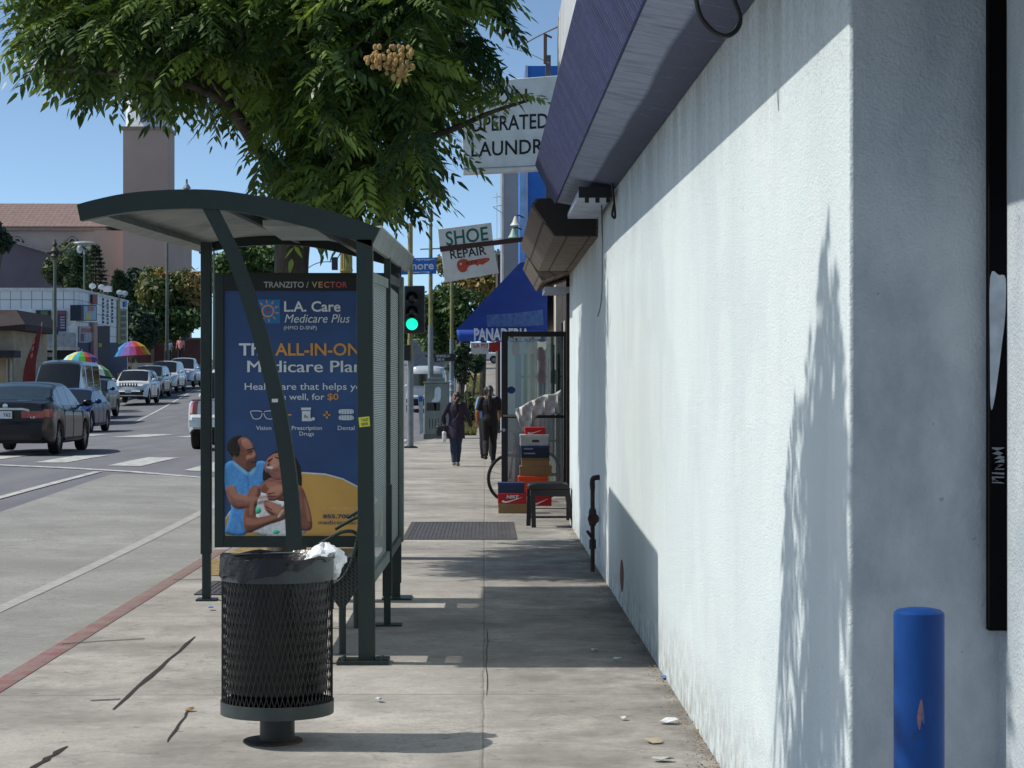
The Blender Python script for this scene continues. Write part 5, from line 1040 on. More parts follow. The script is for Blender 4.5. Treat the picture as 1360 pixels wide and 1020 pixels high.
# stem shrubs by the verge
sp_ = thing('young_tree', 'young staked street tree on the grass verge with bare lower stem', 'tree', gz(612, 78)); m = MB(); b = Vector(gz(612, 78)); m.tube([b, b + Vector((.03, 0, 1.3)), W(609, 455, 78)], .03, 6); m.build('trunk', BARK, sp_)
MB().tube([b + Vector((-.25, 0, 0)), W(606, 452, 78)], .022, 5).build('stake', M('stake_wood', '8d7a60', .9), sp_); MB().tube([b + Vector((.3, .1, 0)), W(618, 478, 78)], .02, 5).build('stake', M('stake_wood', '8d7a60', .9), sp_)
r_ = np.random.default_rng(61); lb = [(tuple(W(x, y, 78)), (.3, .3, .28), 1., 0) for x, y in ((604, 472), (612, 462), (620, 470), (610, 485), (603, 488), (614, 500))]; V, K = leafcloud(lb, 900, .09, r_); raw('crown', V, np.arange(3600).reshape(-1, 4), LD, sp_, np.repeat(np.clip(r_.normal(.4, .2, 900), 0, 1), 4))
lb = [(tuple(Vector(gz(618, 80)) + Vector((dx, dy, dz))), (.28, .28, .3), 1., 0) for dx, dy, dz in ((0, 0, .3), (-.3, .2, .25), (.25, .3, .4), (-.1, .5, .7), (.1, .2, .9))]
bgtree('low dry shrub with brown stems on the verge', 'shrub', lb, 900, .08, LY, gz(618, 80), .03, 62, name='shrub')

# ================================================================== SIGNALS, POLES, CABINET
YELP = M('weathered_yellow', '8f8a55', .7, scale=5, col2='75744c'); GALV = M('galvanised', '7f8a90', .6, scale=6, col2='6d787f'); SIGB = M('signal_black', '15171a', .5)
Yq = 55.0
ts = thing('traffic_signal', 'traffic signal showing green on a yellow and grey pole', 'traffic light', W(545, 595, Yq))
xq = W(545, 0, Yq).x
MB().tube([(xq, Yq, 0), (xq, Yq, W(0, 478, Yq).z)], .085, 12).build('lower_pole', GALV, ts)
MB().tube([(xq, Yq, W(0, 478, Yq).z), (xq, Yq, W(0, 296, Yq).z)], .066, 12).build('upper_pole', YELP, ts)
MB().lathe([(.2, 0), (.2, .03), (.12, .06)], (xq, Yq, 0), 8).build('base', SIGB, ts)
xc = W(551, 0, Yq).x; zz = [W(0, y, Yq).z for y in (380, 443)]
hd = MB().bx(xc - .27, xc + .27, Yq - .42, Yq - .16, zz[1], zz[0]).build('signal_head', SIGB, ts, bevel=.03)
MB().bx(xq - .05, xq + .05, Yq - .17, Yq - .06, zz[1] + .1, zz[1] + .2).bx(xq - .05, xq + .05, Yq - .17, Yq - .06, zz[0] - .2, zz[0] - .1).build('bracket', SIGB, ts)
for i, (py, mt) in enumerate(((396, M('lens_dark', '1b1c1c', .15)), (414.5, M('lens_dark', '1b1c1c', .15)), (431, EM('green_light', '16d9a6', 1.1)))):
    z = W(0, py, Yq).z; c = Vector((xc - .06, Yq - .421, z)); MB().lathe([(.155, 0), (.12, -.02), (.06, -.035), (.001, -.04)], c, 20, axis='Y').build('lens', mt, hd)
    L = []
    for k in range(17):
        a = math.pi * (-.12 + 1.24 * k / 16); q = Vector((math.cos(a), 0, math.sin(a))); ln = .26 - .1 * max(0, -math.sin(a)); L.append([c + q * .165, c + q * .172, c + q * .172 + Vector((0, -ln, 0)), c + q * .165 + Vector((0, -ln, 0))])
    m = MB(); m.loft(L, True, True); m.build('visor', SIGB, hd)
MB().bx(xc - .36, xc - .1, Yq - .3, Yq - .05, W(0, 479, Yq).z, W(0, 458, Yq).z).build('pedestrian_signal', SIGB, ts, bevel=.03)
Y2 = 66.0; x2 = W(572, 0, Y2).x
sp2 = thing('sign_pole', 'tall yellow and grey pole carrying the blue street name sign', 'pole', (x2, Y2, h(Y2)))
MB().tube([(x2, Y2, 0), (x2, Y2, W(0, 432, Y2).z)], [.1, .085], 12).build('lower_pole', GALV, sp2); MB().tube([(x2, Y2, W(0, 432, Y2).z), (x2, Y2, W(0, 296, Y2).z)], [.07, .055], 12).ball(W(572, 292, Y2), .09, 10, 8).build('upper_pole', YELP, sp2)
MB().tube([W(558, 331, Y2), W(590, 330, Y2)], .02, 6).build('cross_arm', GALV, sp2)
ns = thing('street_name_sign', 'blue street name sign with white letters beside the shelter roof', 'sign', W(545, 353, 65.8)); Yn = 65.8
MB().prism([W(x, y, Yn) for x, y in ((511, 343.5), (579.5, 342), (579.5, 363.5), (511, 365.5))], (0, .03, 0)).build('plate', M('sign_blue', '1a63b5', .5, scale=2), ns)
m = MB(); f = quadfn(*[W(x, y, Yn - .008) for x, y in ((511, 343.5), (579.5, 342), (579.5, 363.5), (511, 365.5))]); T(m, 'Kenmore', f, .09, .95, .3, .78, bold=.02)
rg = random.Random(8)
for k in range(9):
    a = .6 + .04 * k; m.poly([f(a, .88 + rg.uniform(-.05, .03)), f(a + .05, .86 + rg.uniform(-.05, .05)), f(a + .055, .9), f(a + .01, .93)])
    m.poly([f(a - .1, .1 + rg.uniform(-.03, .05)), f(a - .06, .08 + rg.uniform(-.03, .05)), f(a - .05, .14), f(a - .09, .15)])
m.build('lettering', M('sign_letters', 'cfd8e0', .6), ns)
Y3 = 68.0; x3 = W(600, 0, Y3).x
sp3 = thing('utility_pole', 'thin yellow topped pole with small stickers beside the walking woman', 'pole', (x3, Y3, h(Y3)))
MB().tube([(x3, Y3, 0), (x3, Y3, W(0, 450, Y3).z)], [.08, .07], 10).build('lower_pole', GALV, sp3); MB().tube([(x3, Y3, W(0, 450, Y3).z), (x3, Y3, W(0, 372, Y3).z)], .058, 10).build('upper_pole', YELP, sp3)
m = MB(); [m.lathe([(.086, W(0, y + dy, Y3).z), (.086, W(0, y, Y3).z)], (x3, Y3, 0), 10, caps=False) for y, dy in ((505, 6), (516, 3), (526, 8))]; m.build('sticker', M('pole_sticker', '5d9ccc', .6, scale=20, col2='c9d2d6'), sp3)
pn = thing('blade_sign', 'small black street name blade on the thin pole', 'sign', W(590, 474, 67.8)); MB().prism([W(x, y, 67.8) for x, y in ((577, 470), (605, 469.5), (605, 479.5), (577, 480.5))], (0, .03, 0)).build('plate', M('blade_black', '1c1f22', .5), pn)
m = MB(); f = lambda x, y: W(x, y, 67.79); T(m, 'KENMORE AV', f, 579, 598, 474.6, 471, bold=.01); T(m, '200 N', f, 580, 590, 479, 475.8, bold=.01); m.build('lettering', M('sign_letters', 'cfd8e0', .6), pn)
Yc = 64.5; a, b = W(563.5, 0, Yc).x, W(596.5, 0, Yc).x; cz = W(0, 509, Yc).z
cb = thing('utility_cabinet', 'grey green metal utility cabinet on the corner pavement', 'cabinet', ((a + b) / 2, Yc, 0)); CABM = M('cabinet_grey', '6f7b78', .6, scale=3, col2='636e6b')
MB().bx(a, b, Yc, Yc + .6, 0, cz).build('body', CABM, cb, bevel=.02); MB().bx(a - .03, b + .03, Yc - .03, Yc + .63, cz, cz + .05).bx(a + .1, b - .15, Yc + .05, Yc + .5, cz + .05, cz + .17).build('lid', CABM, cb, bevel=.01)
MB().bx(a - .02, b + .02, Yc - .015, Yc + .615, .0, .16).build('plinth', M('cabinet_plinth', '59625f', .7), cb)
f = lambda px, py: W(px, py, Yc - .004); m = MB()
m.poly([f(566.5, 535), f(579, 535), f(579, 545.5), f(566.5, 545.5)]); m.poly([f(576.3 + 0, 535), f(584.5, 535), f(584.5, 545.5), f(577.5, 545.5)])
for i in range(5): m.poly([f(570 + i * 4, 556), f(571 + i * 4, 556), f(571 + i * 4, 569), f(570 + i * 4, 569)])
m.build('vent', M('vent_dark', '2d3333', .7), cb)
MB().poly([f(x, y) for x, y in smoothpoly([(578, 516), (585, 515), (585, 530), (580, 534), (573, 533), (577, 527)], 3)]).build('torn_sticker', M('torn_sticker', '9fb6c6', .7, scale=20, col2='c9d4da'), cb)
ab = thing('sign_board', 'narrow white and blue board standing beside the utility cabinet', 'sign', W(558, 576, 66)); 
MB().prism([W(x, y, 66) for x, y in ((555, 525), (562, 524), (562.5, 574), (558, 577))], (0, .05, 0)).build('board', M('board_white', 'a9b6bf', .7), ab); MB().prism([W(x, y, 65.99) for x, y in ((556, 527), (561, 526.5), (561, 533), (556.5, 533.5))], (0, .008, 0)).build('blue_panel', M('sign_blue', '1a63b5', .5), ab)
# fluted lamp column and mast-arm signal seen through the gap over the poster
lc = thing('lamp_column', 'thick yellow fluted lamp column seen above the poster case', 'lamp post', gz(460, 60)); x = gz(460, 60)[0]; m = MB()
nn = 32; m.loft([[Vector((x + (r_ * (1 + .07 * (-1) ** k)) * math.cos(2 * math.pi * k / nn), 60 + (r_ * (1 + .07 * (-1) ** k)) * math.sin(2 * math.pi * k / nn), z)) for k in range(nn)] for r_, z in ((.24, 0), (.2, 1), (.17, 4.6), (.14, 8.2))]); m.build('column', M('column_yellow', '9a8c4c', .6, scale=4), lc, ang=10)
MB().lathe([(.19, W(0, 357, 60).z - .06), (.19, W(0, 357, 60).z)], (x, 60, 0), 20).build('collar', M('column_yellow', '9a8c4c', .6), lc); MB().lathe([(.1, 8.2), (.28, 8.5), (.3, 8.8), (.1, 9.1)], (x, 60, 0), 16).build('lantern', M('lantern_glass', 'b9bdb6', .3), lc)
ms = thing('mast_arm_signal', 'dark signal head at the end of a thin curved mast arm', 'traffic light', gz(396, 78)); b = Vector(gz(396, 78)); m = MB(); m.tube([b, Vector((b.x, 78, W(0, 366, 78).z))], .09, 8); m.tube(curve([Vector((b.x, 78, W(0, 366, 78).z)), W(412, 354, 78), W(425, 348.5, 78), W(441, 347.5, 78)]), .018, 6); m.build('pole', GALV, ms)
p = W(444.5, 350, 78); MB().bx(p.x - .11, p.x + .11, 77.9, 78.2, p.z - .24, p.z + .24).build('signal_head', M('signal_navy', '232a3e', .5), ms, bevel=.02)
# lamps on the far side
def lamp(label, px, pt, Y, armto=None, r=.085, curvy=False, base=None):
    b = Vector(gz(px, Y)); top = W(px, pt, Y); t = thing('street_lamp', label, 'street lamp', b); LMT = M('lamp_pole_green', '5d6658', .6, scale=3)
    MB().tube([b, b.lerp(top, .5), top], [r * 1.3, r, r * .7], 10).build('pole', LMT, t)
    if armto:
        e = W(armto[0], armto[1], Y); m = MB(); s_ = W(px, armto[2], Y)
        if armto[3]: m.tube(curve([s_, W(px + (armto[0] - px) * .35, armto[2] - 3, Y), W(px + (armto[0] - px) * .65, armto[1] + 1, Y), e]), .045, 8)
        else: m.tube([s_, e], .04, 6)
        m.build('arm', LMT, t)
        if len(armto) > 4:
            m = MB(); m.ball(e + Vector((.25, 0, .0)), (.5, .2, .1), 12, 6); m.build('lamp_head', M('lamp_head', '9aa3a4', .4), t)
    return t
l1 = lamp('tall green street lamp with curved arm before the tiled shop', 73, 318, 92, (104, 323, 336, True, 1)); x = gz(73, 92)[0]; z = W(0, 337, 92).z
MB().lathe([(.1, z - .2), (.2, z - .1), (.13, z), (.2, z + .12), (.06, z + .3), (.11, z + .42), (.02, z + .6)], (x, 92, 0), 10).tube([(x - .35, 92, z + .05), (x + .35, 92, z + .0)], .05, 6).build('finial', M('finial_dark', '33382f', .6), l1)
l2 = lamp('plain grey lamp pole with hooked top beside the pine', 112, 338, 128, None, .07); m = MB(); m.tube(curve([W(112, 338, 128), W(111, 332, 128), W(106, 330, 128)]), .06, 6); m.ball(W(106, 331, 128), (.2, .2, .25), 8, 6); m.build('lamp_head', M('lamp_head', '9aa3a4', .4), l2)
lamp('straight grey green pole rising past the russet tree', 222, 300, 132, None, .1)
lamp('thin grey pole right of the russet tree at the shelter post', 284, 300, 120, None, .06)

# ================================================================== PEOPLE
SKIN = {'tan': M('skin_tan', '8d6047', .55), 'fair': M('skin_fair', 'a87a5e', .55)}
def remesh(mb, name, mats, parent, vox, smooth=4):
    o = mb.build(name, mats, parent); r_ = o.modifiers.new('remesh', 'REMESH'); r_.mode = 'VOXEL'; r_.voxel_size = vox
    s_ = o.modifiers.new('smooth', 'SMOOTH'); s_.iterations = smooth; s_.factor = .5
    bpy.context.view_layer.update(); me = evalmesh(o); old = o.data; o.modifiers.clear(); o.data = me; bpy.data.meshes.remove(old); me.shade_smooth(); return o
def person(label, loc, H, J, top, pants, hair, skin='tan', shoe='1a1a1c', rot=0., head_turn=0., longtop=0., tail=True, group=None, bald=False):
    """J: joints of a 1.7 m figure facing +Y; loc is the ground point"""
    t = thing('person', label, 'person', (0, 0, 0), group); k = H / 1.7; SK = SKIN[skin]; V_ = lambda p: Vector(p)
    D = dict(hipL=(-.09, 0, .93), hipR=(.09, 0, .93), kneeL=(-.1, .12, .5), kneeR=(.1, -.04, .5), ankL=(-.1, .2, .09), ankR=(.1, -.28, .16), pel=(0, 0, .98), wst=(0, .01, 1.1), chest=(0, .0, 1.3), shL=(-.175, -.01, 1.41), shR=(.175, -.01, 1.41), elL=(-.24, -.06, 1.14), elR=(.24, .04, 1.14), wrL=(-.25, .04, .9), wrR=(.25, .16, .92), neck=(0, 0, 1.47), head=(0, .02, 1.59)); D.update(J or {})
    D = {a: V_(b) for a, b in D.items()}; toeL = D['ankL'] + V_((-.01, .15, -.055)); toeR = D['ankR'] + V_((.01, .13, -.09)); tq = Matrix.Rotation(head_turn, 3, 'Z')
    def legs(m, g=0., upto=1.):
        for s_ in 'LR':
            a, kn, an = D['hip' + s_], D['knee' + s_], D['ank' + s_]; m.tube([a + V_((0, 0, .04)), a.lerp(kn, .3), kn.lerp(a, .08), kn, kn.lerp(an, .3), kn.lerp(an, .75), an + V_((0, 0, 0))], [.095 + g, .088 + g, .062 + g, .058 + g, .062 + g, .044 + g, .04 + g], 12)
    def torso(m, g=0.):
        rings = []
        for c, rx, ry in ((D['pel'] + V_((0, 0, -.12)), .12, .09), (D['pel'], .165, .115), (D['wst'], .145, .1), (D['chest'], .175, .118), (D['chest'] + V_((0, 0, .1)), .165, .1), (D['neck'] + V_((0, -.005, -.03)), .07, .065)):
            rings.append([c + V_(((rx + g) * math.cos(2 * math.pi * q / 16), (ry + g) * math.sin(2 * math.pi * q / 16), 0)) for q in range(16)])
        m.loft(rings)
    def arms(m, g=0., f=1.):
        for s_ in 'LR':
            a, e, w_ = D['sh' + s_], D['el' + s_], D['wr' + s_]; pts = [a, a.lerp(e, .5), e, e.lerp(w_, .4), w_]; rr_ = [.06 + g, .05 + g, .042 + g, .043 + g, .028 + g]
            if f < 1: pts, rr_ = [a, a.lerp(e, .45), a.lerp(e, .85)], [.062 + g, .056 + g, .052 + g]
            m.tube(pts, rr_, 10); m.ball(a, .063 + g, 10, 8)
    m = MB(); legs(m); torso(m); arms(m); m.tube([D['neck'] + V_((0, 0, -.06)), D['head'] + V_((0, -.01, -.04))], [.06, .052], 10)
    m.ball(D['head'] + V_((0, 0, .01)), (.074, .092, .115), 14, 12, 0, tq); m.ball(D['head'] + tq @ V_((0, .035, -.06)), (.055, .06, .06), 10, 8, 0, tq); m.ball(D['head'] + tq @ V_((0, .1, -.005)), (.014, .022, .026), 8, 6, 0, tq)
    for s_ in (-1, 1): m.ball(D['head'] + tq @ V_((s_ * .075, 0, 0)), (.01, .02, .03), 8, 6, 0, tq)
    for s_, sg in (('L', -1), ('R', 1)):
        w_ = D['wr' + s_]; d = (w_ - D['el' + s_]).normalized(); d = (d + V_((0, 0, -.5))).normalized(); pc = w_ + d * .05; m.ball(pc, (.02, .036, .045), 8, 6)
        for q in range(4):
            o_ = V_((0, -.027 + .018 * q, 0)); ln = (.06, .072, .068, .054)[q]; p0 = pc + o_ + d * .03; m.tube([p0, p0 + d * ln * .55, p0 + d * ln + V_((-sg * .015, 0, .004))], [.0095, .009, .007], 6)
        p0 = pc + V_((0, .03, .0)); m.tube([p0, p0 + d * .03 + V_((0, .022, 0)), p0 + d * .058 + V_((-sg * .006, .024, 0))], [.011, .01, .008], 6)
        a = D['ank' + s_]; m.tube([a, (a + (toeL if s_ == 'L' else toeR)) / 2 + V_((0, 0, -.01)), toeL if s_ == 'L' else toeR], [.04, .036, .025], 8)
    def sc(mb): mb.v = [p * k for p in mb.v]; return mb
    remesh(sc(m), 'body', SK, t, .011 * k)
    m = MB(); torso(m, .02); arms(m, .014, .6 if longtop < 0 else 1.)
    if longtop > 0:
        p0 = D['pel']; m.loft([[p0 + V_((rx * math.cos(2 * math.pi * q / 16), ry * math.sin(2 * math.pi * q / 16), dz)) for q in range(16)] for rx, ry, dz in ((.17, .125, .1), (.19, .145, -.05), (.2, .17, -longtop * .6), (.205, .18, -longtop))])
    remesh(sc(m), 'top', M('cloth_' + top, top, .85, scale=12, bump=.4, bscale=20), t, .012 * k, 3)
    m = MB(); legs(m, .016); p0 = D['pel']; m.loft([[p0 + V_(((rx) * math.cos(2 * math.pi * q / 16), ry * math.sin(2 * math.pi * q / 16), dz)) for q in range(16)] for rx, ry, dz in ((.13, .1, -.12), (.178, .13, -.02), (.165, .12, .06))])
    remesh(sc(m), 'trousers', M('cloth_' + pants, pants, .85, scale=12, bump=.4, bscale=20), t, .012 * k, 3)
    for s_, to in (('L', toeL), ('R', toeR)):
        a = D['ank' + s_]; back = a + (a - to).normalized() * .05; m = MB(); m.tube([back + V_((0, 0, -.045)), a + V_((0, 0, -.04)), (a + to) / 2 + V_((0, 0, -.012)), to + V_((0, 0, 0))], [.04, .048, .047, .034], 10); remesh(sc(m), 'shoe', M('shoe_' + shoe, shoe, .7), t, .012, 2)
    m = MB(); hc = D['head']
    m.ball(hc + tq @ V_((0, -.03, .03)), (.086, .09, .106), 14, 12, 0, tq)
    if tail: m.ball(hc + tq @ V_((0, -.11, .02)), (.04, .04, .05), 8, 6); m.tube([hc + tq @ V_((0, -.1, .02)), hc + V_((0, -.14, -.1)), hc + V_((0, -.15, -.3)), hc + V_((0, -.14, -.42))], [.04, .05, .045, .012], 10)
    remesh(sc(m), 'hair', M('hair_' + hair, hair, .5, scale=30), t, .011, 2)
    for s_ in (-1, 1):
        e = hc + tq @ V_((s_ * .03, .088, .018)); m = MB(); m.ball(e, .011, 8, 6); sc(m).build('eye', M('eye_dark', '1a1412', .3), t)
    t.location = loc; t.rotation_euler.z = rot; ORG[t.name] = Vector(loc); return t
Yw = 42.2; lw_ = (W(606, 0, Yw).x, Yw, 0)
pw = person('person in a long dark purple top and jeans, head turned left', lw_, 1.5, dict(kneeL=(-.07, .03, .5), ankL=(-.05, -.05, .1), kneeR=(.05, .12, .51), ankR=(.03, .16, .1), elL=(-.3, -.05, 1.17), wrL=(-.27, .1, .98), elR=(.27, .02, 1.15), wrR=(.34, .12, .92)), '2b2238', '2c3a56', '120f10', shoe='8a8580', head_turn=R(62), longtop=.34)
# shoulder bag and flask carried by that person
bgp = Vector(lw_) + Vector((-.27, .0, .74)); bag = thing('shoulder_bag', 'black shoulder bag carried by the person in purple', 'bag', bgp)
MB().bx(bgp.x - .14, bgp.x + .13, bgp.y - .06, bgp.y + .06, bgp.z - .13, bgp.z + .09).build('pouch', M('bag_black', '16161a', .4), bag, bevel=.03); MB().tube(curve([bgp + Vector((-.1, 0, .1)), bgp + Vector((0, .04, .3)), bgp + Vector((.2, -.06, .52)), bgp + Vector((.34, -.14, .4)), bgp + Vector((.2, -.14, .15)), bgp + Vector((.1, -.02, .08))]), .009, 6).build('strap', M('bag_black', '16161a', .4), bag)
fp_ = W(590, 580, Yw - .1); fk = thing('flask', 'white drinking flask hanging below the black shoulder bag', 'bottle', fp_); MB().lathe([(.035, -.11), (.042, -.1), (.045, .09), (.03, .11)], fp_, 14).build('bottle', M('flask_white', 'd5d8da', .4), fk); MB().lathe([(.032, .11), (.032, .15), (.02, .16)], fp_, 12).build('cap', M('bag_black', '16161a', .4), fk)
MB().tube([fp_ + Vector((0, 0, .15)), fp_ + Vector((.03, .03, .28))], .008, 5).build('loop', M('bag_black', '16161a', .4), fk)
Ym = 43.2; person('person dressed all in black with a long ponytail walking away', (W(650.5, 0, Ym).x, Ym, 0), 1.63, dict(kneeL=(-.09, -.02, .5), ankL=(-.09, -.25, .2), kneeR=(.08, .12, .51), ankR=(.07, .14, .09), elL=(-.26, .0, 1.14), wrL=(-.26, .1, .9), elR=(.26, .05, 1.16), wrR=(.22, .18, 1.02)), '17161f', '131318', '0e0c0d', longtop=-1)
Yb = 46.5; person('person in a light blue shirt half hidden beyond the one in black', (W(646.5, 0, Yb).x, Yb, 0), 1.6, None, '6f8fb8', '23252c', '15110f', tail=False, longtop=-1)
Yk = 144; person('person in a pink shirt standing on the far pavement', (W(240, 0, Yk).x, Yk, W(0, 481, Yk).z), 1.75, dict(ankR=(.1, .0, .09), kneeR=(.1, .03, .5), ankL=(-.1, 0, .09), kneeL=(-.1, .03, .5)), 'd08a8c', '20222a', '15110f', tail=False, rot=R(170), longtop=-1)
Yk = 144.5; person('person in a pale blue grey top beside the far grey pole', (W(225, 0, Yk).x, Yk, W(0, 482, Yk).z), 1.6, dict(ankR=(.1, .0, .09), kneeR=(.1, .03, .5), ankL=(-.1, 0, .09), kneeL=(-.1, .03, .5)), '8f9fb5', '20222a', '15110f', tail=False, rot=R(150), longtop=-1)
Yk = 119; person('person in a dark top standing under the larger rainbow umbrella', (W(172, 0, Yk).x, Yk, h(Yk)), 1.65, dict(ankR=(.1, .0, .09), kneeR=(.1, .03, .5), ankL=(-.1, 0, .09), kneeL=(-.1, .03, .5)), '22262c', '23252c', '15110f', tail=False, rot=R(190), longtop=-1)
# ================================================================== VEHICLES
def interp(pts, y):
    if y <= pts[0][0]: return pts[0][1]
    for (a, p), (b, q) in zip(pts, pts[1:]):
        if y <= b: return p + (q - p) * ((y - a) / (b - a))
    return pts[-1][1]
CGL = M('car_glass', '10161b', .04, spec=.9, var=.02); CTRIM = M('car_trim', '131416', .6); CHR = M('chrome', 'b9bcbf', .18, 1.)
TAIL = M('tail_red', 'a31218', .12, coat=.6, var=.25, scale=14); HEADL = M('head_lamp', 'c3cad0', .08, spec=.8, var=.3, scale=14); ALLOY = M('alloy', '8d9194', .3, .9)
def paint(col, metal=.0): return M('car_paint_' + col, col, .28, metal, .03, coat=.25 if col[0] in '01' else .8, spec=.3)
def vehicle(name, label, cat, col, L, Wd, H, belt, roof, wheels, wr, sill, sidewin, wshield, rglass, tail=None, head=None, grille=None, rbump=.07, fbump=.07, tumble=.3, plate=None, group=None, extra=None, glass=None, bedgap=None):
    t = thing(name, label, cat, (0, 0, 0), group); hwm = Wd / 2
    ys = sorted(set([round(L * i / 84, 3) for i in range(85)] + [.03, .1, .2, L - .03, L - .1, L - .2] + [y for a in sidewin for y in a] + list(wshield or ()) + list(rglass or ())))
    rowsv = [0, .05, .15, .3, .45, .55, .65, .75, .85, .93, 1.]; prof = [.93, .965, .985, .995, 1, 1, .998, .992, .985, .97, .93]
    parts = {}
    def P(cls): return parts.setdefault(cls, MB())
    ring = []
    for y in ys:
        e0, e1 = min(1, y / .55), min(1, (L - y) / .7); f = 1 - .17 * (1 - e0) ** 2 - .24 * (1 - e1) ** 2; hw = hwm * f
        zs, zr = interp(belt, y), interp(roof, y); zr = max(zr, zs); z0 = sill + .1 * (1 - min(1, y / .3)) + .06 * (1 - min(1, (L - y) / .3))
        for wy in wheels:
            R_ = wr * 1.14; dy = abs(y - wy)
            if dy < R_: z0 = max(z0, wr + math.sqrt(R_ * R_ - dy * dy))
        z0 = min(z0, zs - .12); pts = []
        for v_, pf in zip(rowsv, prof):
            by = 0.
            if v_ < .5:
                if y < .25: by = -rbump * (1 - y / .25) * (1 if v_ > .05 else .5)
                if L - y < .25: by = fbump * (1 - (L - y) / .25)
            elif L - y < .5: by = -.1 * (v_ - .5) * (1 - (L - y) / .5)
            pts.append((hw * pf, y + by, z0 + (zs - z0) * v_))
        hc = zr - zs; hr = hw * .93 - tumble * hc - (.04 if hc > .1 else .1)
        pts.append((hw * .92 - tumble * hc * .06, y, zs + hc * .06)); pts.append((hr + .02, y, zs + hc * .86)); pts.append((hr - .04, y, zs + hc * .97 + .008)); pts.append((hr * .55, y, zr + .025)); pts.append((0, y, zr + .035))
        ring.append(pts)
    nb = len(rowsv)
    for i in range(len(ys) - 1):
        ym = (ys[i] + ys[i + 1]) / 2; hc = interp(roof, ym) - interp(belt, ym)
        for j in range(nb + 4):
            cls = 'body'; vm = (rowsv[j] + rowsv[j + 1]) / 2 if j < nb - 1 else 2
            if j == nb and hc > .1 and any(a < ym < b for a, b in sidewin): cls = 'glass'
            if j >= nb and hc > -1:
                if j >= nb + 2 and ((wshield and wshield[0] < ym < wshield[1]) or (rglass and rglass[0] < ym < rglass[1])): cls = 'glass'
            if vm < .05: cls = 'trim'
            if tail and vm < 2 and tail[0] < vm < tail[1] and ym < tail[3]: cls = 'tail'
            if head and vm < 2 and head[0] < vm < head[1] and L - ym < head[3]: cls = 'head'
            for sx in (1, -1):
                q = [ring[i][j], ring[i + 1][j], ring[i + 1][j + 1], ring[i][j + 1]]; q = [(sx * x, y, z) for x, y, z in q]
                P(cls).poly(q if sx > 0 else q[::-1])
    for i, front in ((0, False), (len(ys) - 1, True)):
        rg_ = ring[i][:nb] + [ring[i][-1]]; n_ = 14
        for j in range(nb - 1):
            vm = (rowsv[j] + rowsv[j + 1]) / 2
            for k in range(n_):
                u0, u1 = -1 + 2 * k / n_, -1 + 2 * (k + 1) / n_; um = abs(u0 + u1) / 2; cls = 'body'
                spec = head if front else tail
                if spec and spec[0] < vm < spec[1] and um > spec[2]: cls = 'head' if front else 'tail'
                if front and grille and grille[0] < vm < grille[1] and um < grille[2]: cls = 'grille'
                if vm < .06 or (vm < .2 and um < .75 and not front): cls = 'trim'
                bow = lambda u: (.05 if front else -.04) * (1 - u * u)
                a, b = rg_[j], rg_[j + 1]; q = [(a[0] * u0, a[1] + bow(u0), a[2]), (a[0] * u1, a[1] + bow(u1), a[2]), (b[0] * u1, b[1] + bow(u1), b[2]), (b[0] * u0, b[1] + bow(u0), b[2])]
                P(cls).poly(q)
        # close the shoulder up to the crown on both ends
        top = [ring[i][nb - 1]] + ring[i][nb:]; P('glass' if (not front and rglass and rglass[0] <= 0.01) else 'body').poly([(x, y, z) for x, y, z in top] + [(-x, y, z) for x, y, z in top[::-1][1:]])
    for m in parts.values():
        bm = bmesh.new(); vs_ = [bm.verts.new(p) for p in m.v]
        for f in m.f:
            try: bm.faces.new([vs_[q] for q in f])
            except ValueError: pass
        bmesh.ops.remove_doubles(bm, verts=bm.verts, dist=.0008); bm.verts.index_update(); bm.faces.ensure_lookup_table()
        m.v = [v_.co.copy() for v_ in bm.verts]; m.f = [[q.index for q in f.verts] for f in bm.faces]; m.m = [0] * len(m.f); bm.free()
    body = None
    for cls, nm, mt in (('body', 'body', paint(col)), ('glass', 'windows', glass or CGL), ('trim', 'trim', CTRIM), ('tail', 'tail_lamps', TAIL), ('head', 'headlights', HEADL), ('grille', 'grille', CTRIM)):
        if cls in parts: o = parts[cls].build(nm, mt, t, ang=38)
    MB().bx(-hwm * .8, hwm * .8, .25, L - .3, sill + .02, sill + .5).build('underbody', CTRIM, t)
    for wy in wheels:
        for sx in (1, -1):
            c = Vector((sx * (hwm - .115), wy, wr)); m = MB(); pr = [(wr * .66, -.1), (wr * .93, -.105), (wr, -.075), (wr, .075), (wr * .93, .105), (wr * .66, .1)]; m.lathe(pr, c, 28, axis='X', caps=False); wl = m.build('wheel', TYRE, t)
            m = MB(); m.lathe([(wr * .67, .085), (wr * .6, .088), (wr * .57, .05)] if sx > 0 else [(wr * .67, -.085), (wr * .6, -.088), (wr * .57, -.05)], c, 28, axis='X', caps=False)
            for k in range(9):
                a = 2 * math.pi * k / 9; m.box(c + Vector((sx * .07, math.cos(a) * wr * .34, math.sin(a) * wr * .34)), (.025, wr * .56, .045), Matrix.Rotation(a, 3, 'X'))
            m.lathe([(wr * .16, sx * .05), (wr * .14, sx * .09), (.001, sx * .092)], c, 12, axis='X'); m.build('rim', ALLOY, wl)
            MB().lathe([(wr * .66, -.06), (.001, -.06)] if sx > 0 else [(wr * .66, .06), (.001, .06)], c, 20, axis='X').build('hub_back', CTRIM, wl)
    m = MB()
    for ye in sorted(set([a - .04 for a, b in sidewin] + [sidewin[-1][1] + .06] if sidewin else [])):
        i = min(range(len(ys)), key=lambda q: abs(ys[q] - ye))
        if any(abs(ys[i] - wy) < wr * 1.15 for wy in wheels): continue
        for sx in (1, -1): MB().tube([(sx * (p[0] + .001), p[1], p[2]) for p in ring[i][1:nb]], .006, 5).build('door_seam', CTRIM, t)
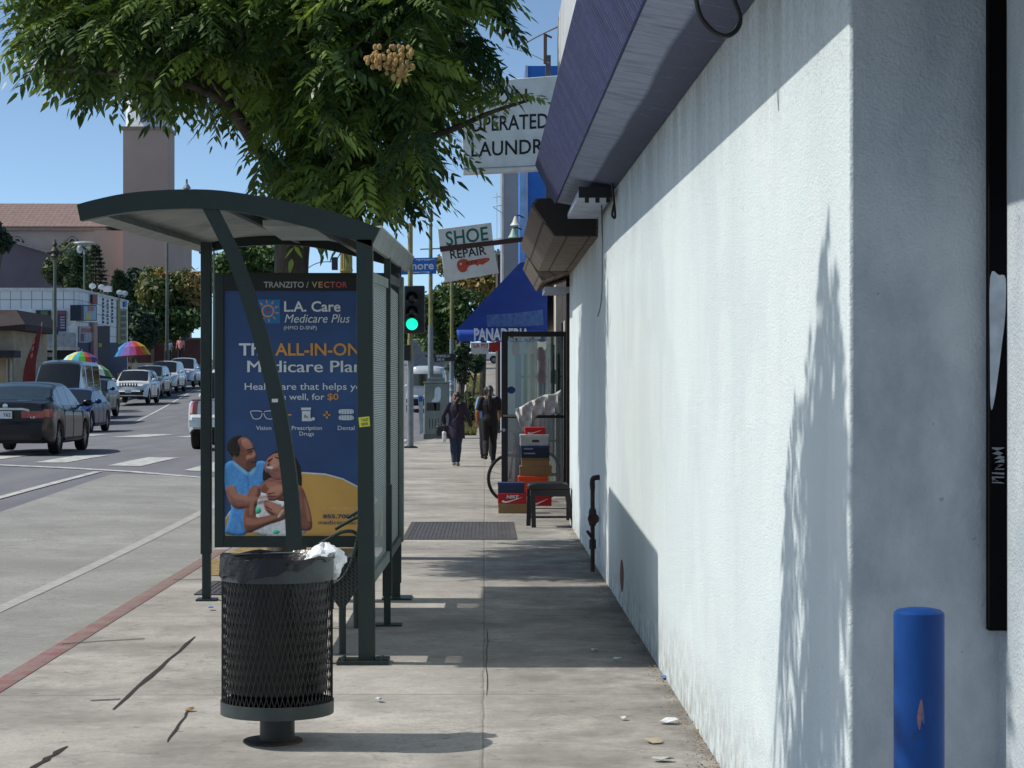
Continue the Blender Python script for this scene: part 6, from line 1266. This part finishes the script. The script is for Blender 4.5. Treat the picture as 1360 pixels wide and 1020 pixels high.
    [MB().box((sx * (hwm * .995), (wheels[0] + wheels[1]) / 2, sill + .08), (.03, wheels[1] - wheels[0] - wr * 2.5, .05)).build('sill_trim', CTRIM, t) for sx in (1, -1)]
    if wshield:
        ym = wshield[1] - (wshield[1] - wshield[0]) * .25; zb_ = interp(belt, ym) + .1
        for sx in (1, -1): m = MB(); m.ball((sx * (hwm + .1), ym - .12, zb_ + .03), (.11, .06, .08), 10, 8); m.tube([(sx * hwm * .9, ym - .08, zb_ - .03), (sx * (hwm + .06), ym - .1, zb_)], .025, 6); m.build('mirror', paint(col) if col not in ('e0e4e8',) else paint(col), t)
    for a, b in sidewin:      # door handles under the side windows
        yh = a + .12; zh = interp(belt, yh) - .1
        for sx in (1, -1): MB().box((sx * hwm * .99, yh, zh), (.03, .17, .025)).build('door_handle', CHR if col.startswith('1') else paint(col), t)
    if plate:
        yb_ = (-rbump - .05) if plate[0] == 'r' else (L + fbump + .055); z = plate[1]; s_ = -1 if plate[0] == 'r' else 1; m = MB(); m.box((0, yb_, z), (.31, .012, .155)); pl_ = m.build('license_plate', M('plate_white', 'd3d8da', .5), t)
        if plate[2]: m = MB(); T(m, plate[2], lambda x, y: Vector((x, yb_ - .0075, y)), -.02, .13, z - .035, z + .035, bold=.02); m.build('lettering', M('plate_blue', '2b3d63', .5), pl_)
    if extra: extra(t, hwm, L)
    return t
def put(t, px, Y, side, rot=0., zoff=0.):
    """place so that the body side (+1 right, -1 left, 0 centre as the camera sees it) stands at pixel px at depth Y"""
    t.location = (W(px, 0, Y).x, Y, 0); x = t.location.x; t.location.z = road(x, Y) + .012 + zoff; t.rotation_euler.z = rot; return t
sedan_belt = lambda L: [(0, 1.02), (.05, 1.07), (.55, 1.1), (1.2, 1.02), (L - 1.5, .96), (L - .7, .86), (L - .15, .72), (L, .66)]
def sedan_extra(t, hw, L):
    m = MB(); m.beam([(-.5, -.058, .93), (-.36, -.075, .96), (.36, -.075, .96), (.5, -.058, .93)], (0, 0, .022), (0, .012, 0)); m.build('chrome_bar', CHR, t)
    m = MB(); T(m, 'LE', lambda x, y: Vector((x, -.062, y)), .52, .62, .77, .81, bold=.02); m.build('badge', CHR, t)
    m = MB(); m.lathe([(.055, 0), (.055, -.012), (.04, -.014)], (0, -.046, 1.02), 20, axis='Y'); m.build('badge', CHR, t)
    m = MB(); m.box((.28, .55, 1.13), (.3, .2, .03)); m.box((-.1, .55, 1.13), (.25, .15, .02)); m.build('parcel_shelf', M('shelf_papers', '9fb3b8', .6), t)
t = vehicle('sedan', 'black sedan seen from behind at the left edge on the crossing', 'car', '0d1017', 4.85, 1.84, 1.5, sedan_belt(4.85),
    [(0, .8), (.5, 1.1), (.62, 1.14), (1.25, 1.4), (1.7, 1.485), (2.5, 1.5), (3.0, 1.43), (3.8, 1.0), (4.85, .6)], (1.02, 3.85), .335, .22, [(1.08, 1.5), (1.56, 2.36), (2.44, 3.42)], (3.02, 3.75), (.6, 1.55),
    tail=(.62, .84, .45, .42), head=(.6, .85, .45, .5), grille=(.3, .6, .6), plate=('r', .84, '762'), extra=sedan_extra, glass=M('sedan_glass', '26353d', .05, spec=.9))
put(t, 8, 42.9, 0)
t = vehicle('sedan', 'dark blue sedan facing the camera behind the black sedan', 'car', '12225a', 4.7, 1.86, 1.45, [(0, .98), (.5, 1.02), (1.2, 1.0), (3.2, .93), (4.0, .84), (4.6, .7), (4.7, .62)],
    [(0, .8), (.3, 1.04), (1.3, 1.37), (2.0, 1.45), (2.7, 1.41), (3.7, .93), (4.7, .6)], (.92, 3.8), .34, .2, [(.9, 1.7), (1.78, 2.6), (2.66, 3.3)], (2.75, 3.62), (.35, 1.5), tail=(.6, .8, .5, .4), head=(.55, .85, .5, .5), grille=(.1, .25, .6))
put(t, 115, 72.7, 0, R(180))
VANR = [(0, 2.3), (.15, 2.42), (3.6, 2.45), (4.2, 2.35), (5.0, 1.35), (5.9, .9)]
t = vehicle('cargo_van', 'tall dark grey van facing the camera behind the blue sedan', 'van', '2c333d', 5.9, 2.0, 2.45, [(0, 1.2), (4.6, 1.2), (5.1, 1.15), (5.75, .92), (5.9, .8)], VANR, (1.1, 4.85), .36, .25, [(.4, 1.9), (2.0, 3.3), (3.45, 4.6)], (4.25, 5.0), None, head=(.6, .85, .55, .4), grille=(.35, .6, .5), tumble=.09)
put(t, 108, 85.6, 0, R(180))
SUVB = lambda L: [(0, 1.06), (.4, 1.1), (L - 1.6, 1.08), (L - 1.0, 1.05), (L - .15, .95), (L, .88)]
def SUVR(L, H): return [(0, 1.2), (.1, 1.3), (.35, H - .1), (.9, H), (L - 2.4, H), (L - 2.0, H - .06), (L - 1.25, 1.08), (L, .8)]
def suv(label, col, L, Wd, H, px, Y, rot=R(180), name='suv', grille=(.45, .75, .55), **k):
    t = vehicle(name, label, 'car', col, L, Wd, H, SUVB(L), SUVR(L, H), (.95, L - .95), .36, .28, [(.5, 1.15), (1.22, 2.1), (2.18, L - 1.45)], (L - 2.0, L - 1.3), (.06, .38), tail=(.6, .95, .7, .3), head=(.66, .86, .52, .35), grille=grille, tumble=.22, **k); put(t, px, Y, 0, rot); return t
suv('dark compact car parked between the blue sedan and white jeep', '1b1e22', 4.4, 1.8, 1.62, 135, 92, name='hatchback')
def jeep_extra(t, hw, L):
    m = MB()
    for k in range(7): m.box((-.42 + .14 * k, L + .075, .93), (.07, .02, .17))
    m.build('grille_slot', CTRIM, t); m = MB(); m.box((0, L + .1, .5), (1.5, .05, .16)); [m.box((s_ * .7, L + .08, .62), (.2, .05, .1)) for s_ in (-1, 1)]; m.build('bumper_vent', CTRIM, t)
    m = MB(); [m.tube(curve([(s_ * .62, .8, 1.69), (s_ * .62, 1.2, 1.75), (s_ * .62, 2.3, 1.75), (s_ * .62, 2.7, 1.69)]), .02, 6) for s_ in (-1, 1)]; m.build('roof_rail', CTRIM, t)
suv('white slotted grille suv facing the camera, nearest of the white cars', 'd5dade', 4.65, 1.88, 1.7, 191, 110, grille=None, plate=('f', .6, None), extra=jeep_extra)
suv('silver grey suv parked behind the nearest white suv', '6d757d', 4.7, 1.88, 1.75, 209, 121)
suv('white suv parked between the silver suv and the pale pickup', 'cfd4d8', 4.9, 1.95, 1.85, 229, 130)
PKB = lambda L: [(0, 1.12), (2.0, 1.12), (L - 1.7, 1.1), (L - 1.2, 1.08), (L - .1, 1.0), (L, .92)]
def PKR(L, H): return [(0, .9), (1.85, 1.0), (1.95, 1.15), (2.15, H - .1), (2.5, H), (L - 2.5, H), (L - 2.2, H - .06), (L - 1.5, 1.1), (L, .8)]
def pick_extra(front):
    def ex(t, hw, L):
        m = MB(); m.box((0, -.13, .62), (1.7, .12, .16)); m.build('rear_bumper', CHR, t)
        m = MB(); m.bx(-hw * .86, hw * .86, .12, 1.85, 1.135, 1.158); m.build('bed_cover', CTRIM, t)
        m = MB(); [m.lathe([(.33, -.1), (.36, -.06), (.36, .06), (.33, .1)], (s_ * .6, .6, .36), 20, axis='X') for s_ in ()]
    return ex
def pickup(label, col, px, Y, rot, L=5.6, Wd=1.95, H=1.88):
    t = vehicle('pickup_truck', label, 'truck', col, L, Wd, H, PKB(L), PKR(L, H), (1.2, L - 1.0), .39, .36, [(2.2, 3.1), (3.18, L - 1.72)], (L - 2.2, L - 1.55), (1.95, 2.2), tail=(.55, .97, .86, .12), head=(.66, .88, .55, .35), grille=(.4, .8, .55), tumble=.22, extra=pick_extra(0)); put(t, px, Y, 0, rot); return t
pickup('pale blue white pickup at the far end of the parked row', 'b9c6d8', 253, 139, R(180))
pickup('white pickup with red tail lamp half hidden by the poster case', 'd2d6da', 303, 47, 0)
t = vehicle('passenger_van', 'white passenger van seen from behind beyond the signal pole', 'van', 'c9cfd6', 5.2, 1.98, 2.15, [(0, 1.15), (4.2, 1.12), (5.1, .95), (5.2, .85)], [(0, 1.9), (.12, 2.08), (.6, 2.15), (3.4, 2.15), (3.8, 2.05), (4.5, 1.2), (5.2, .85)], (1.0, 4.2), .35, .3, [(.35, 1.6), (1.7, 2.7), (2.8, 4.0)], (3.85, 4.4), None, tail=(.55, .98, .86, .12), tumble=.12)
MB().bx(-.72, .72, -.062, -.052, 1.25, 1.8).build('windows', CGL, t); MB().box((0, -.14, .55), (1.9, .1, .18)).build('rear_bumper', CTRIM, t); put(t, 567, 96, 0)
bt_ = thing('box_truck', 'grey box truck beyond the white van', 'truck', (0, 0, 0)); GB = M('truck_box', '8f949a', .6, scale=2)
MB().bx(-1.15, 1.15, 0, 5, .9, 3.4).build('cargo_box', GB, bt_, bevel=.04); MB().prism([(-1.0, 5.05, .5), (-1.0, 6.9, .5), (-1.0, 6.9, 1.2), (-1.0, 6.4, 2.2), (-1.0, 5.05, 2.3)], (2.0, 0, 0)).build('cab', paint('8d9298'), bt_, bevel=.05); MB().bx(-1.0, 1.0, -.05, .05, .5, .66).build('rear_bumper', CTRIM, bt_)
MB().prism([(-.9, -.012, 1.0), (.9, -.012, 1.0), (.9, -.012, 3.2), (-.9, -.012, 3.2)], (0, .01, 0)).build('rear_door', M('truck_door', '777d84', .6), bt_)
for y in (1.0, 5.9):
    for sx in (-.95, .95): wl = MB().lathe([(.26, -.12), (.42, -.11), (.42, .11), (.26, .12)], (sx, y, .42), 20, axis='X').build('wheel', TYRE, bt_); MB().lathe([(.26, .08 * (1 if sx > 0 else -1)), (.05, .05 * (1 if sx > 0 else -1))], (sx, y, .42), 14, axis='X').build('rim', ALLOY, wl)
bt_.location = (W(568, 0, 118).x, 118, h(118) - .15)
suv('small white car crossing the street far uphill', 'd2d6d8', 4.3, 1.78, 1.5, 668, 212, R(90), name='hatchback'); 
o = [q for q in bpy.data.objects if q.get('label', '').startswith('small white car')][0]; o.location.z = h(212) + .03

# ================================================================== LEFT SIDE
# ---- tiled corner shop
XC = W(102, 0, 118).x; g0 = h(118); zt_ = W(0, 386.5, 118).z; fs = thing('tiled_shop', 'two storey shop with white tiled parapet and a sign covered side front', 'building', (XC - 8, 126, g0))
FB = lambda px, py, k=.02: W(px, py, (XC + k) / ((px - 680) / FPX + math.tan(YAW)) * (1 - (px - 680) / FPX * math.tan(YAW)))
FA = lambda px, py, k=.02: W(px, py, 118 - k)
TILE = NT('white_tiles'); v = TILE.co(); g = TILE.n('ShaderNodeSeparateXYZ'); TILE.l(v, g.inputs[0])
a = TILE.math('PINGPONG', g.outputs[0], .3); b = TILE.math('PINGPONG', g.outputs[2], .3); c_ = TILE.math('PINGPONG', g.outputs[1], .45); k = TILE.ramp(TILE.math('MINIMUM', TILE.math('MINIMUM', a, b), c_), .012, .03)
TILE.l(TILE.mix(k, lin('7f8690'), TILE.mix(TILE.ramp(TILE.noise(v, .8, 4), .35, .65), lin('eceff1'), lin('dde2e6'))), TILE.b.inputs['Base Color']); TILE.b.inputs['Roughness'].default_value = .4
yend = FB(170, 400).y
MB().prism([(XC - 45, 118, -1), (XC, 118, -1), (XC, yend, -1), (XC - 45, yend, -1)], (0, 0, zt_ + 1)).build('wall', TILE.m, fs); m = MB(); m.bx(XC - 45, XC + .06, 117.9, yend + .1, zt_ + .002, zt_ + .18); m.build('coping', M('coping_white', 'cfd3d6', .7), fs)
def panel(nm, fn, pts, col, parent=fs, k=.03, th=.06, **kw): 
    P = [fn(x, y, k) for x, y in pts]; n_ = Vector((.0, -1, 0)) if fn is FA else Vector((1, 0, 0)); return MB().prism([p - n_ * th for p in P], n_ * th).build(nm, M('pn_' + col, col, .65, **kw), parent)
R4 = lambda a, b, c, d: [(a, b), (c, b), (c, d), (a, d)]
panel('pale_wall', FA, R4(-60, 410, 101.5, 461), 'dfe3e5', k=.15, th=.14); panel('ledge', FA, R4(-60, 461, 103, 465), 'b5b8b8', k=.6, th=.55); panel('shopfront', FA, R4(-60, 465.2, 101, 520), '1f2226', k=.16, th=.12, var=.5, scale=.6)
panel('sign_board', FA, R4(47.5, 412, 67, 436), '22382c', k=.3, th=.15); panel('sign_emblem', FA, R4(54, 413, 64, 421), '5f7a5a', k=.31, th=.02); panel('sign_emblem', FA, R4(53, 427, 65, 434), '7d7a3a', k=.31, th=.02)
panel('menu_board', FA, R4(76, 412.5, 87.5, 440), '4a4468', k=.25, th=.1); panel('menu_heading', FA, R4(77, 413, 87, 418), '8d5560', k=.27, th=.02)
for i in range(5): panel('menu_line', FA, R4(80, 420 + i * 3.6, 86, 422 + i * 3.6), 'a8a6bc', k=.27, th=.02)
panel('round_sign', FA, [(40 + 7 * math.cos(q * .35), 452 + 8 * math.sin(q * .35)) for q in range(18)], '27386a', k=.3, th=.1)
m = MB()
for i in range(3): m.bx(FA(28, 0).x + i * .22, FA(28, 0).x + i * .22 + .12, 117.6, 117.68, FA(0, 455).z, FA(0, 447 + i).z)
for px, py in ((40, 431), (40, 437), (46, 431), (46, 437)): p = FA(px, py); m.bx(p.x - .12, p.x + .1, 117.8, 117.86, p.z - .1, p.z + .1)
m.build('small_letters', M('letter_dark', '3a4250', .7), fs)
panel('awning_board', FA, R4(60, 442, 99, 461), '98a2aa', k=.5, th=.3); panel('shop_goods', FA, R4(31, 466, 37, 478), '6d4a48', k=.2, th=.03); panel('shop_goods', FA, R4(52, 468, 70, 474), '8d939c', k=.2, th=.03); panel('shop_goods', FA, R4(56, 476, 65, 489), '42343a', k=.2, th=.03); panel('shop_door', FA, R4(43, 480, 50, 512), '6d5a55', k=.2, th=.03)
# side front facing the street
panel('blue_base', FB, R4(104, 455, 169, 520), '1f2f56', k=.04); panel('red_sign', FB, R4(123.5, 391, 129.5, 404.5), '8d4a4a', k=.2); lb_ = panel('light_box', FB, R4(107.5, 405, 128.5, 426), '23303f', k=.7, th=.6); panel('light_box_face', FB, R4(111.5, 406.5, 127.5, 425), '9fb9c9', k=.72, th=.02, col2='7fb0cf', scale=1.3); panel('light_box_motif', FB, R4(114, 416, 121, 424), 'c3c36a', k=.74, th=.01); panel('light_box_motif', FB, R4(117, 407, 125, 413), 'b06a6a', k=.74, th=.01)
panel('poster_sheet', FB, R4(106, 433.5, 124, 454), 'a9b3bb', k=.1); panel('poster_heading', FB, R4(108.5, 436, 122, 441.5), 'b25a5a', k=.12, th=.01); panel('poster_picture', FB, R4(107.5, 443, 112, 453), '6a5055', k=.12, th=.01); panel('poster_picture', FB, R4(114, 442, 122, 453), '7d8d9b', k=.12, th=.01, col2='c9d0d4', scale=1.5)
panel('pink_column', FB, R4(124.5, 428, 129.8, 500), 'b08a84', k=.25, th=.2); panel('doorway', FB, R4(130.3, 433, 146, 462), '171a20', k=.05); panel('doorway_step', FB, R4(130.3, 462.2, 146, 505), '23293a', k=.05); panel('yellow_column', FB, R4(156.5, 396, 159.6, 457), '8f8a4a', k=.08); panel('price_board', FB, R4(160, 410, 168.5, 456), '8f9668', k=.08)
for i in range(5): panel('price_panel', FB, R4(160.8, 413 + i * 8.2, 167.5, 418.6 + i * 8.2), '4d5560', k=.1, th=.01)
panel('blue_plaque', FB, R4(165, 400, 168.3, 408), '3a6fb0', k=.1); panel('yellow_sign', FB, R4(131, 456, 135.5, 461), 'a8923a', k=.3, th=.05)
for px, a_, b_, col in ((137, 396, 431, '4f5a70'), (143, 398, 432, '8a7a6a'), (149, 397, 430, '4f5a70')):
    m = MB(); n_ = 7
    for i in range(n_):
        y0 = a_ + (b_ - a_) * i / n_; q = [FB(px - .7, y0, .03), FB(px + .7, y0, .03), FB(px + .7, y0 + (b_ - a_) / n_ * .7, .03), FB(px - .7, y0 + (b_ - a_) / n_ * .7, .03)]; m.prism(q, (.04, 0, 0))
    m.build('vertical_lettering', M('vl_' + col, col, .7), fs)
rd = random.Random(9)
for i, (px, py) in enumerate(((122, 383), (134, 384), (143, 386), (158, 391), (165, 392))):
    p = FB(px, py + 4, -.8); d_ = thing('roof_dish', ('white satellite dish at the left of the shop roof', 'larger tilted satellite dish near the roof corner', 'square white unit on the tiled shop roof', 'flat white dish above the yellow column', 'last white dish at the far end of the shop roof')[i], 'dish', p); m = MB(); m.tube([p, p + Vector((0, 0, .3))], .03, 5)
    m.build('mast', GALV, d_); m = MB()
    if i == 2: m.box(p + Vector((0, 0, .3)), (.5, .5, .35))
    else: m.lathe([(.001, 0), (.09, .012), (.17, .045), (.165, .06), (.09, .025), (.001, .012)], p + Vector((.05, -.1, .32)), 14, axis='Y', sx=1.3)
    m.build('dish', M('dish_white', 'b9bec2', .5), d_)
# ---- brown roofed kiosk building at the far left
kx0, kx1 = W(-60, 0, 104).x, W(37, 0, 104).x; ks = thing('tan_shop', 'tan shop with a dark brown mansard roof at the left edge', 'building', (kx0, 108, h(104)))
zk = lambda py: W(0, py, 104).z
MB().bx(kx0, W(18, 0, 104).x, 104, 112, -.5, zk(438)).build('wall', M('tan_wall', 'a8987f', .85, scale=1.2), ks)
MB().prism([(kx0, 103.4, zk(439)), (kx1, 103.4, zk(439)), (kx1, 103.4, zk(431)), (W(18, 0, 104).x, 104.6, zk(411)), (kx0, 104.6, zk(411))], (0, 8, 0)).build('roof', M('mansard_brown', '34292a', .85, scale=2, stretch=(1, 1, 6)), ks)
MB().bx(kx0, W(28, 0, 104).x, 102.6, 103.99, zk(475), zk(466)).build('awning', M('awning_dark', '2a2c30', .8), ks); [MB().bx(W(q0, 0, 104).x, W(q1, 0, 104).x, 103.9, 103.98, 0, zk(477)).build('door_frame', M('frame_pale', 'a5a8a8', .7), ks) for q0, q1 in ((9, 11), (14, 17))]
# ---- red feather flag
fg = thing('feather_flag', 'tall red feather banner leaning before the shopfront', 'flag', gz(35, 100)); ring = smoothpoly([(55, 433), (53, 450), (48, 480), (45, 510), (31, 512), (33, 485), (42, 460), (50, 440)], 4); MB().prism([W(x, y, 100) for x, y in ring], (0, .03, 0)).build('banner', M('flag_red', '6d2322', .8, scale=1.5, col2='57191b'), fg); MB().tube([Vector(gz(44, 100.04)), W(52, 455, 100.04), W(56, 428, 100.04)], .03, 6).build('mast', GALV, fg)
m = MB(); [m.prism([W(x, y, 99.985) for x, y in ((41 + i * 1.2, 470 - i * 9), (44 + i * 1.2, 468 - i * 9), (43.5 + i * 1.2, 474 - i * 9), (40.5 + i * 1.2, 476 - i * 9))], (0, .01, 0)) for i in range(3)]; m.build('banner_mark', M('flag_mark', 'a8685f', .8), fg)
# ---- rainbow umbrellas
HUES = ['c0392f', 'd9822b', 'd9c23a', '3f9a3f', '2a8fc0', '2f55a8', '7a5aa8', 'a8508a']
def umbrella(label, px, py, wpx, hpx, Y, cols, tilt=0., ph=0):
    p = W(px, py, Y); r_ = wpx / 2 / S(Y); hh_ = hpx / S(Y); b = Vector((p.x, Y, h(Y))); t = thing('umbrella', label, 'umbrella', b, 'rainbow umbrellas of the street stalls'); n_ = 16; MT = Matrix.Rotation(tilt, 3, 'Y'); m = MB()
    for k in range(n_):
        sub = 3
        for q in range(sub):
            a0, a1 = 2 * math.pi * (k + q / sub) / n_, 2 * math.pi * (k + (q + 1) / sub) / n_; sc = lambda a: 1 - .03 * abs(math.sin(a * n_ / 2))
            pr_ = [(0, 0), (.35, -.12), (.7, -.42), (1, -1)]
            for (ra, za), (rb, zb2) in zip(pr_, pr_[1:]):
                pts = [(ra * math.cos(a0), ra * math.sin(a0), za), (rb * math.cos(a0) * (sc(a0) if rb == 1 else 1), rb * math.sin(a0) * (sc(a0) if rb == 1 else 1), zb2), (rb * math.cos(a1) * (sc(a1) if rb == 1 else 1), rb * math.sin(a1) * (sc(a1) if rb == 1 else 1), zb2), (ra * math.cos(a1), ra * math.sin(a1), za)]
                if ra == 0: pts = pts[:3]
                m.add([p + MT @ Vector((x * r_, y * r_, z * hh_)) for x, y, z in pts], [list(range(len(pts)))], (k + ph) % n_ % len(cols))
    m.build('canopy', [M('um_' + c, c, .75) for c in cols], t, ang=50); MB().tube([b, p + MT @ Vector((0, 0, .05))], .025, 6).build('pole', GALV, t)
    MB().ball(p + MT @ Vector((0, 0, .04)), .05, 6, 5).build('finial', GALV, t); return t
umbrella('larger rainbow umbrella in front of the sign covered shop', 174.5, 452.5, 50, 20, 116, HUES, R(-4), 3)
umbrella('rainbow umbrella with white panels above the grey van roof', 109, 466.5, 55, 17, 99, ['8d4a6a', 'c4c0c4', '9fd0d8', 'c9c23a', '3aa0c0', '3f9a3f', 'b8462f', '6a4a8a'], R(3), 9)
umbrella('lower green and yellow umbrella right of the grey van', 128, 483, 52, 13, 97, ['c9c23a', '2a6fa8', 'd0d4d0', '3f9a6a'], R(12), 5)
# ---- red brown wall, ledge and stalls
rw = thing('red_wall', 'long red brown wall below the russet tree', 'wall', gz(200, 162)); a, b = W(150, 0, 162).x, W(268, 0, 162).x
MB().bx(a, b, 162, 162.4, 0, W(0, 451, 162).z).build('wall', M('red_brown_wall', '5f3f3c', .85, scale=.8), rw); MB().bx(a, b, 161.9, 162.5, W(0, 450.9, 162).z, W(0, 448.5, 162).z).build('coping', M('coping_grey', '6f6a68', .8), rw)
[MB().bx(W(px, 0, 161.8).x, W(px, 0, 161.8).x + .25, 161.7, 161.99, 0, W(0, 450, 162).z).build('pilaster', M('pilaster', '7d6a68', .8), rw) for px in (201, 218)]
lg = thing('kerb_ledge', 'low pale concrete ledge in front of the red brown wall', 'ledge', gz(210, 143)); MB().bx(W(150, 0, 143).x, W(246, 0, 143).x, 143, 161.6, 0, W(0, 482, 143).z).build('ledge', M('ledge_pale', 'a39d92', .85, scale=1.5), lg)
sl_ = thing('street_stall', 'dark street stall with hanging goods beneath the larger umbrella', 'stall', gz(158, 117)); b = Vector(gz(158, 117)); m = MB(); m.bx(b.x - .8, b.x + 1.0, 117, 118, b.z, b.z + .8); m.build('table', M('stall_dark', '2a2f3a', .8, scale=2, var=.5), sl_)
m = MB(); [m.bx(b.x - .8 + i * .35, b.x - .6 + i * .35, 117.1, 117.5, b.z + .8, b.z + 1.0 + .15 * (i % 3), i % 3) for i in range(5)]; m.build('goods', [M('good_' + c, c, .7) for c in ('8d939c', '5a4a6a', 'a8806a')], sl_)
# ---- church
ch = thing('church', 'large tan church with a tiled roof and square bell tower', 'church', W(120, 470, 240)); YC = 240.0; C = lambda px, py, k=0.: W(px, py, YC - k); gzc = 0.
CW = M('church_wall', 'bda79d', .9, scale=.12, col2='ae998f'); CS = M('church_stucco', 'bfb4a8', .9, scale=.15); RT = NT('clay_tiles'); v = RT.co(); g = RT.n('ShaderNodeSeparateXYZ'); RT.l(v, g.inputs[0])
w1 = RT.math('PINGPONG', g.outputs[2], .15); w2 = RT.math('PINGPONG', g.outputs[0], .3); cc_ = RT.mix(RT.ramp(RT.noise(v, 1.6, 5, .7), .35, .7), lin('98807a'), lin('7c6660')); cc_ = RT.mix(RT.ramp(w1, .03, .1, .45, 0), cc_, lin('4d3a36')); RT.l(RT.mix(RT.ramp(w2, .03, .1, .3, 0), cc_, lin('4d3a36')), RT.b.inputs['Base Color']); RT.b.inputs['Roughness'].default_value = .85
x0, x1 = C(-220, 0).x, C(138, 0).x; ze, zr_ = C(0, 301).z, C(0, 262).z
MB().bx(x0, x1, YC, YC + 16, gzc, ze).build('nave_wall', CS, ch)
MB().prism([(x0, YC - .5, ze), (x0, YC + 8, zr_), (x0, YC + 16.5, ze)], (C(160, 0).x - x0, 0, 0)).build('roof', RT.m, ch)
MB().bx(C(138, 0).x + .01, C(232, 0).x, YC - 6, YC + 14, gzc, C(0, 306, 6).z).build('transept_wall', CW, ch)
MB().bx(x0, C(142, 0).x, YC - .6, YC - .01, ze - .5, ze - .15).build('eaves_trim', M('eaves_trim', '9a8a80', .8), ch)
m = MB(); tx0, tx1 = W(163.5, 0, 231).x, W(223, 0, 231).x; ztw = W(0, 172.5, 231).z; m.bx(tx0, tx1, 231, 231 + (tx1 - tx0), gzc, ztw); m.build('bell_tower', CW, ch); MB().bx(tx0 - .15, tx1 + .15, 230.85, 231.15 + tx1 - tx0, ztw, ztw + .4).build('tower_cornice', M('cornice', '9a877c', .8), ch)
cxx, cyy = (tx0 + tx1) / 2, 231 + (tx1 - tx0) / 2; rr_ = (tx1 - tx0) / 2 * .97; WHT = M('cupola_white', 'dde4ea', .7)
MB().lathe([(rr_ / .92, ztw + .41), (rr_ / .92, ztw + 4), (rr_ * 1.2, ztw + 4.3), (rr_ * 1.15, ztw + 4.8)], (cxx, cyy, 0), 8).build('cupola', WHT, ch, ang=20)
for px in (190.5, 199.5): p = W(px, 158, 231.1); MB().bx(p.x - .33, p.x + .33, 230.85, 231.2, ztw + .9, ztw + 3).build('louvre', M('louvre_grey', '7d8a99', .7), ch)
for wx in (23, 96, -60):
    wp = [(wx - 12 + 12 * (1 - math.cos(q)), 0) for q in (0,)]; m = MB(); out_ = [(wx - 12, 342), (wx - 12, 330), (wx - 8.5, 320), (wx - 3, 314.5), (wx, 313.5), (wx + 3, 314.5), (wx + 8.5, 320), (wx + 12, 330), (wx + 12, 342)]
    m.prism([C(x, y, .05) for x, y in out_], (0, .2, 0)); wn = m.build('window', M('church_glass', '23252b', .3), ch)
    m = MB(); n_ = 24
    for cxw, cyw, rx in ((wx, 321, 5), (wx - 5.5, 331, 4.6), (wx + 5.5, 331, 4.6)):
        m.tube([C(cxw + rx * math.cos(2 * math.pi * q / n_), cyw + rx * math.sin(2 * math.pi * q / n_), .1) for q in range(n_ + 1)], .13, 5)
    m.tube([C(wx, 326, .1), C(wx, 342, .1)], .13, 5); m.build('tracery', CS, wn)
MB().prism([C(-200, 420, 9), C(-200, 290, 9), C(8, 316, 9), C(104, 347, 9), (C(104, 347, 9).x, YC - 9, 0), (C(-200, 0).x, YC - 9, 0)][0:0] + [C(-200, 292, 9), C(12, 320, 9), C(106, 347.5, 9), (C(106, 0, 9).x, YC - 9, 0.), (C(-200, 0, 9).x, YC - 9, 0.)], (0, 8.5, 0)).build('aisle_wall', M('aisle_wall', '6a6470', .9, scale=.2), ch)
m = MB(); m.beam([C(-200, 291, 9.3), C(12, 319, 9.3), C(106, 346.5, 9.3)], (0, .3, 0), (0, 0, .16)); m.build('verge_trim', M('verge_trim', '9a949a', .8), ch)
m = MB(); m.prism([W(x, y, 200) for x, y in ((172, 398), (180, 366), (205, 384), (205, 400))], (0, 6, 0)); m.build('porch_roof', M('porch_roof', '5a5055', .85), ch)
m = MB(); m.prism([W(x, y, 190) for x, y in ((182, 402), (190, 388), (205, 388), (205, 402))], (0, 6, 0)); m.build('porch_wall', RT.m, ch)
wf = W(248, 250, 240); tag(MB().tube([W(248, 262, 240), W(248, 238, 240)], .12, 6).lathe([(.1, 0), (.5, .15), (.3, .5), (.05, .8)], W(248, 252, 240), 8).build('roof_vent', GALV, origin=W(248, 262, 240)), 'tiny grey roof vent on the skyline right of the bell tower', 'vent')
# overhead wire at the top by the parapet
oc = MB(); oc.tube(curve([W(690, 62, 26), W(715, 48, 24), W(740, 36, 22)]), .008, 5); oc.tube([W(724, 45, 22), W(724, 85, 22)], .02, 5); oc.tube([W(724, 46, 22), W(733, 50, 22)], .012, 5); oc.tube(curve([W(672, 62, 30), W(700, 70, 28), W(730, 84, 22)]), .006, 5)
tag(oc.build('overhead_wire', M('wire_brown', '5a4640', .7), origin=W(724, 85, 22)), 'sagging service wires reaching the white parapet', 'wire')
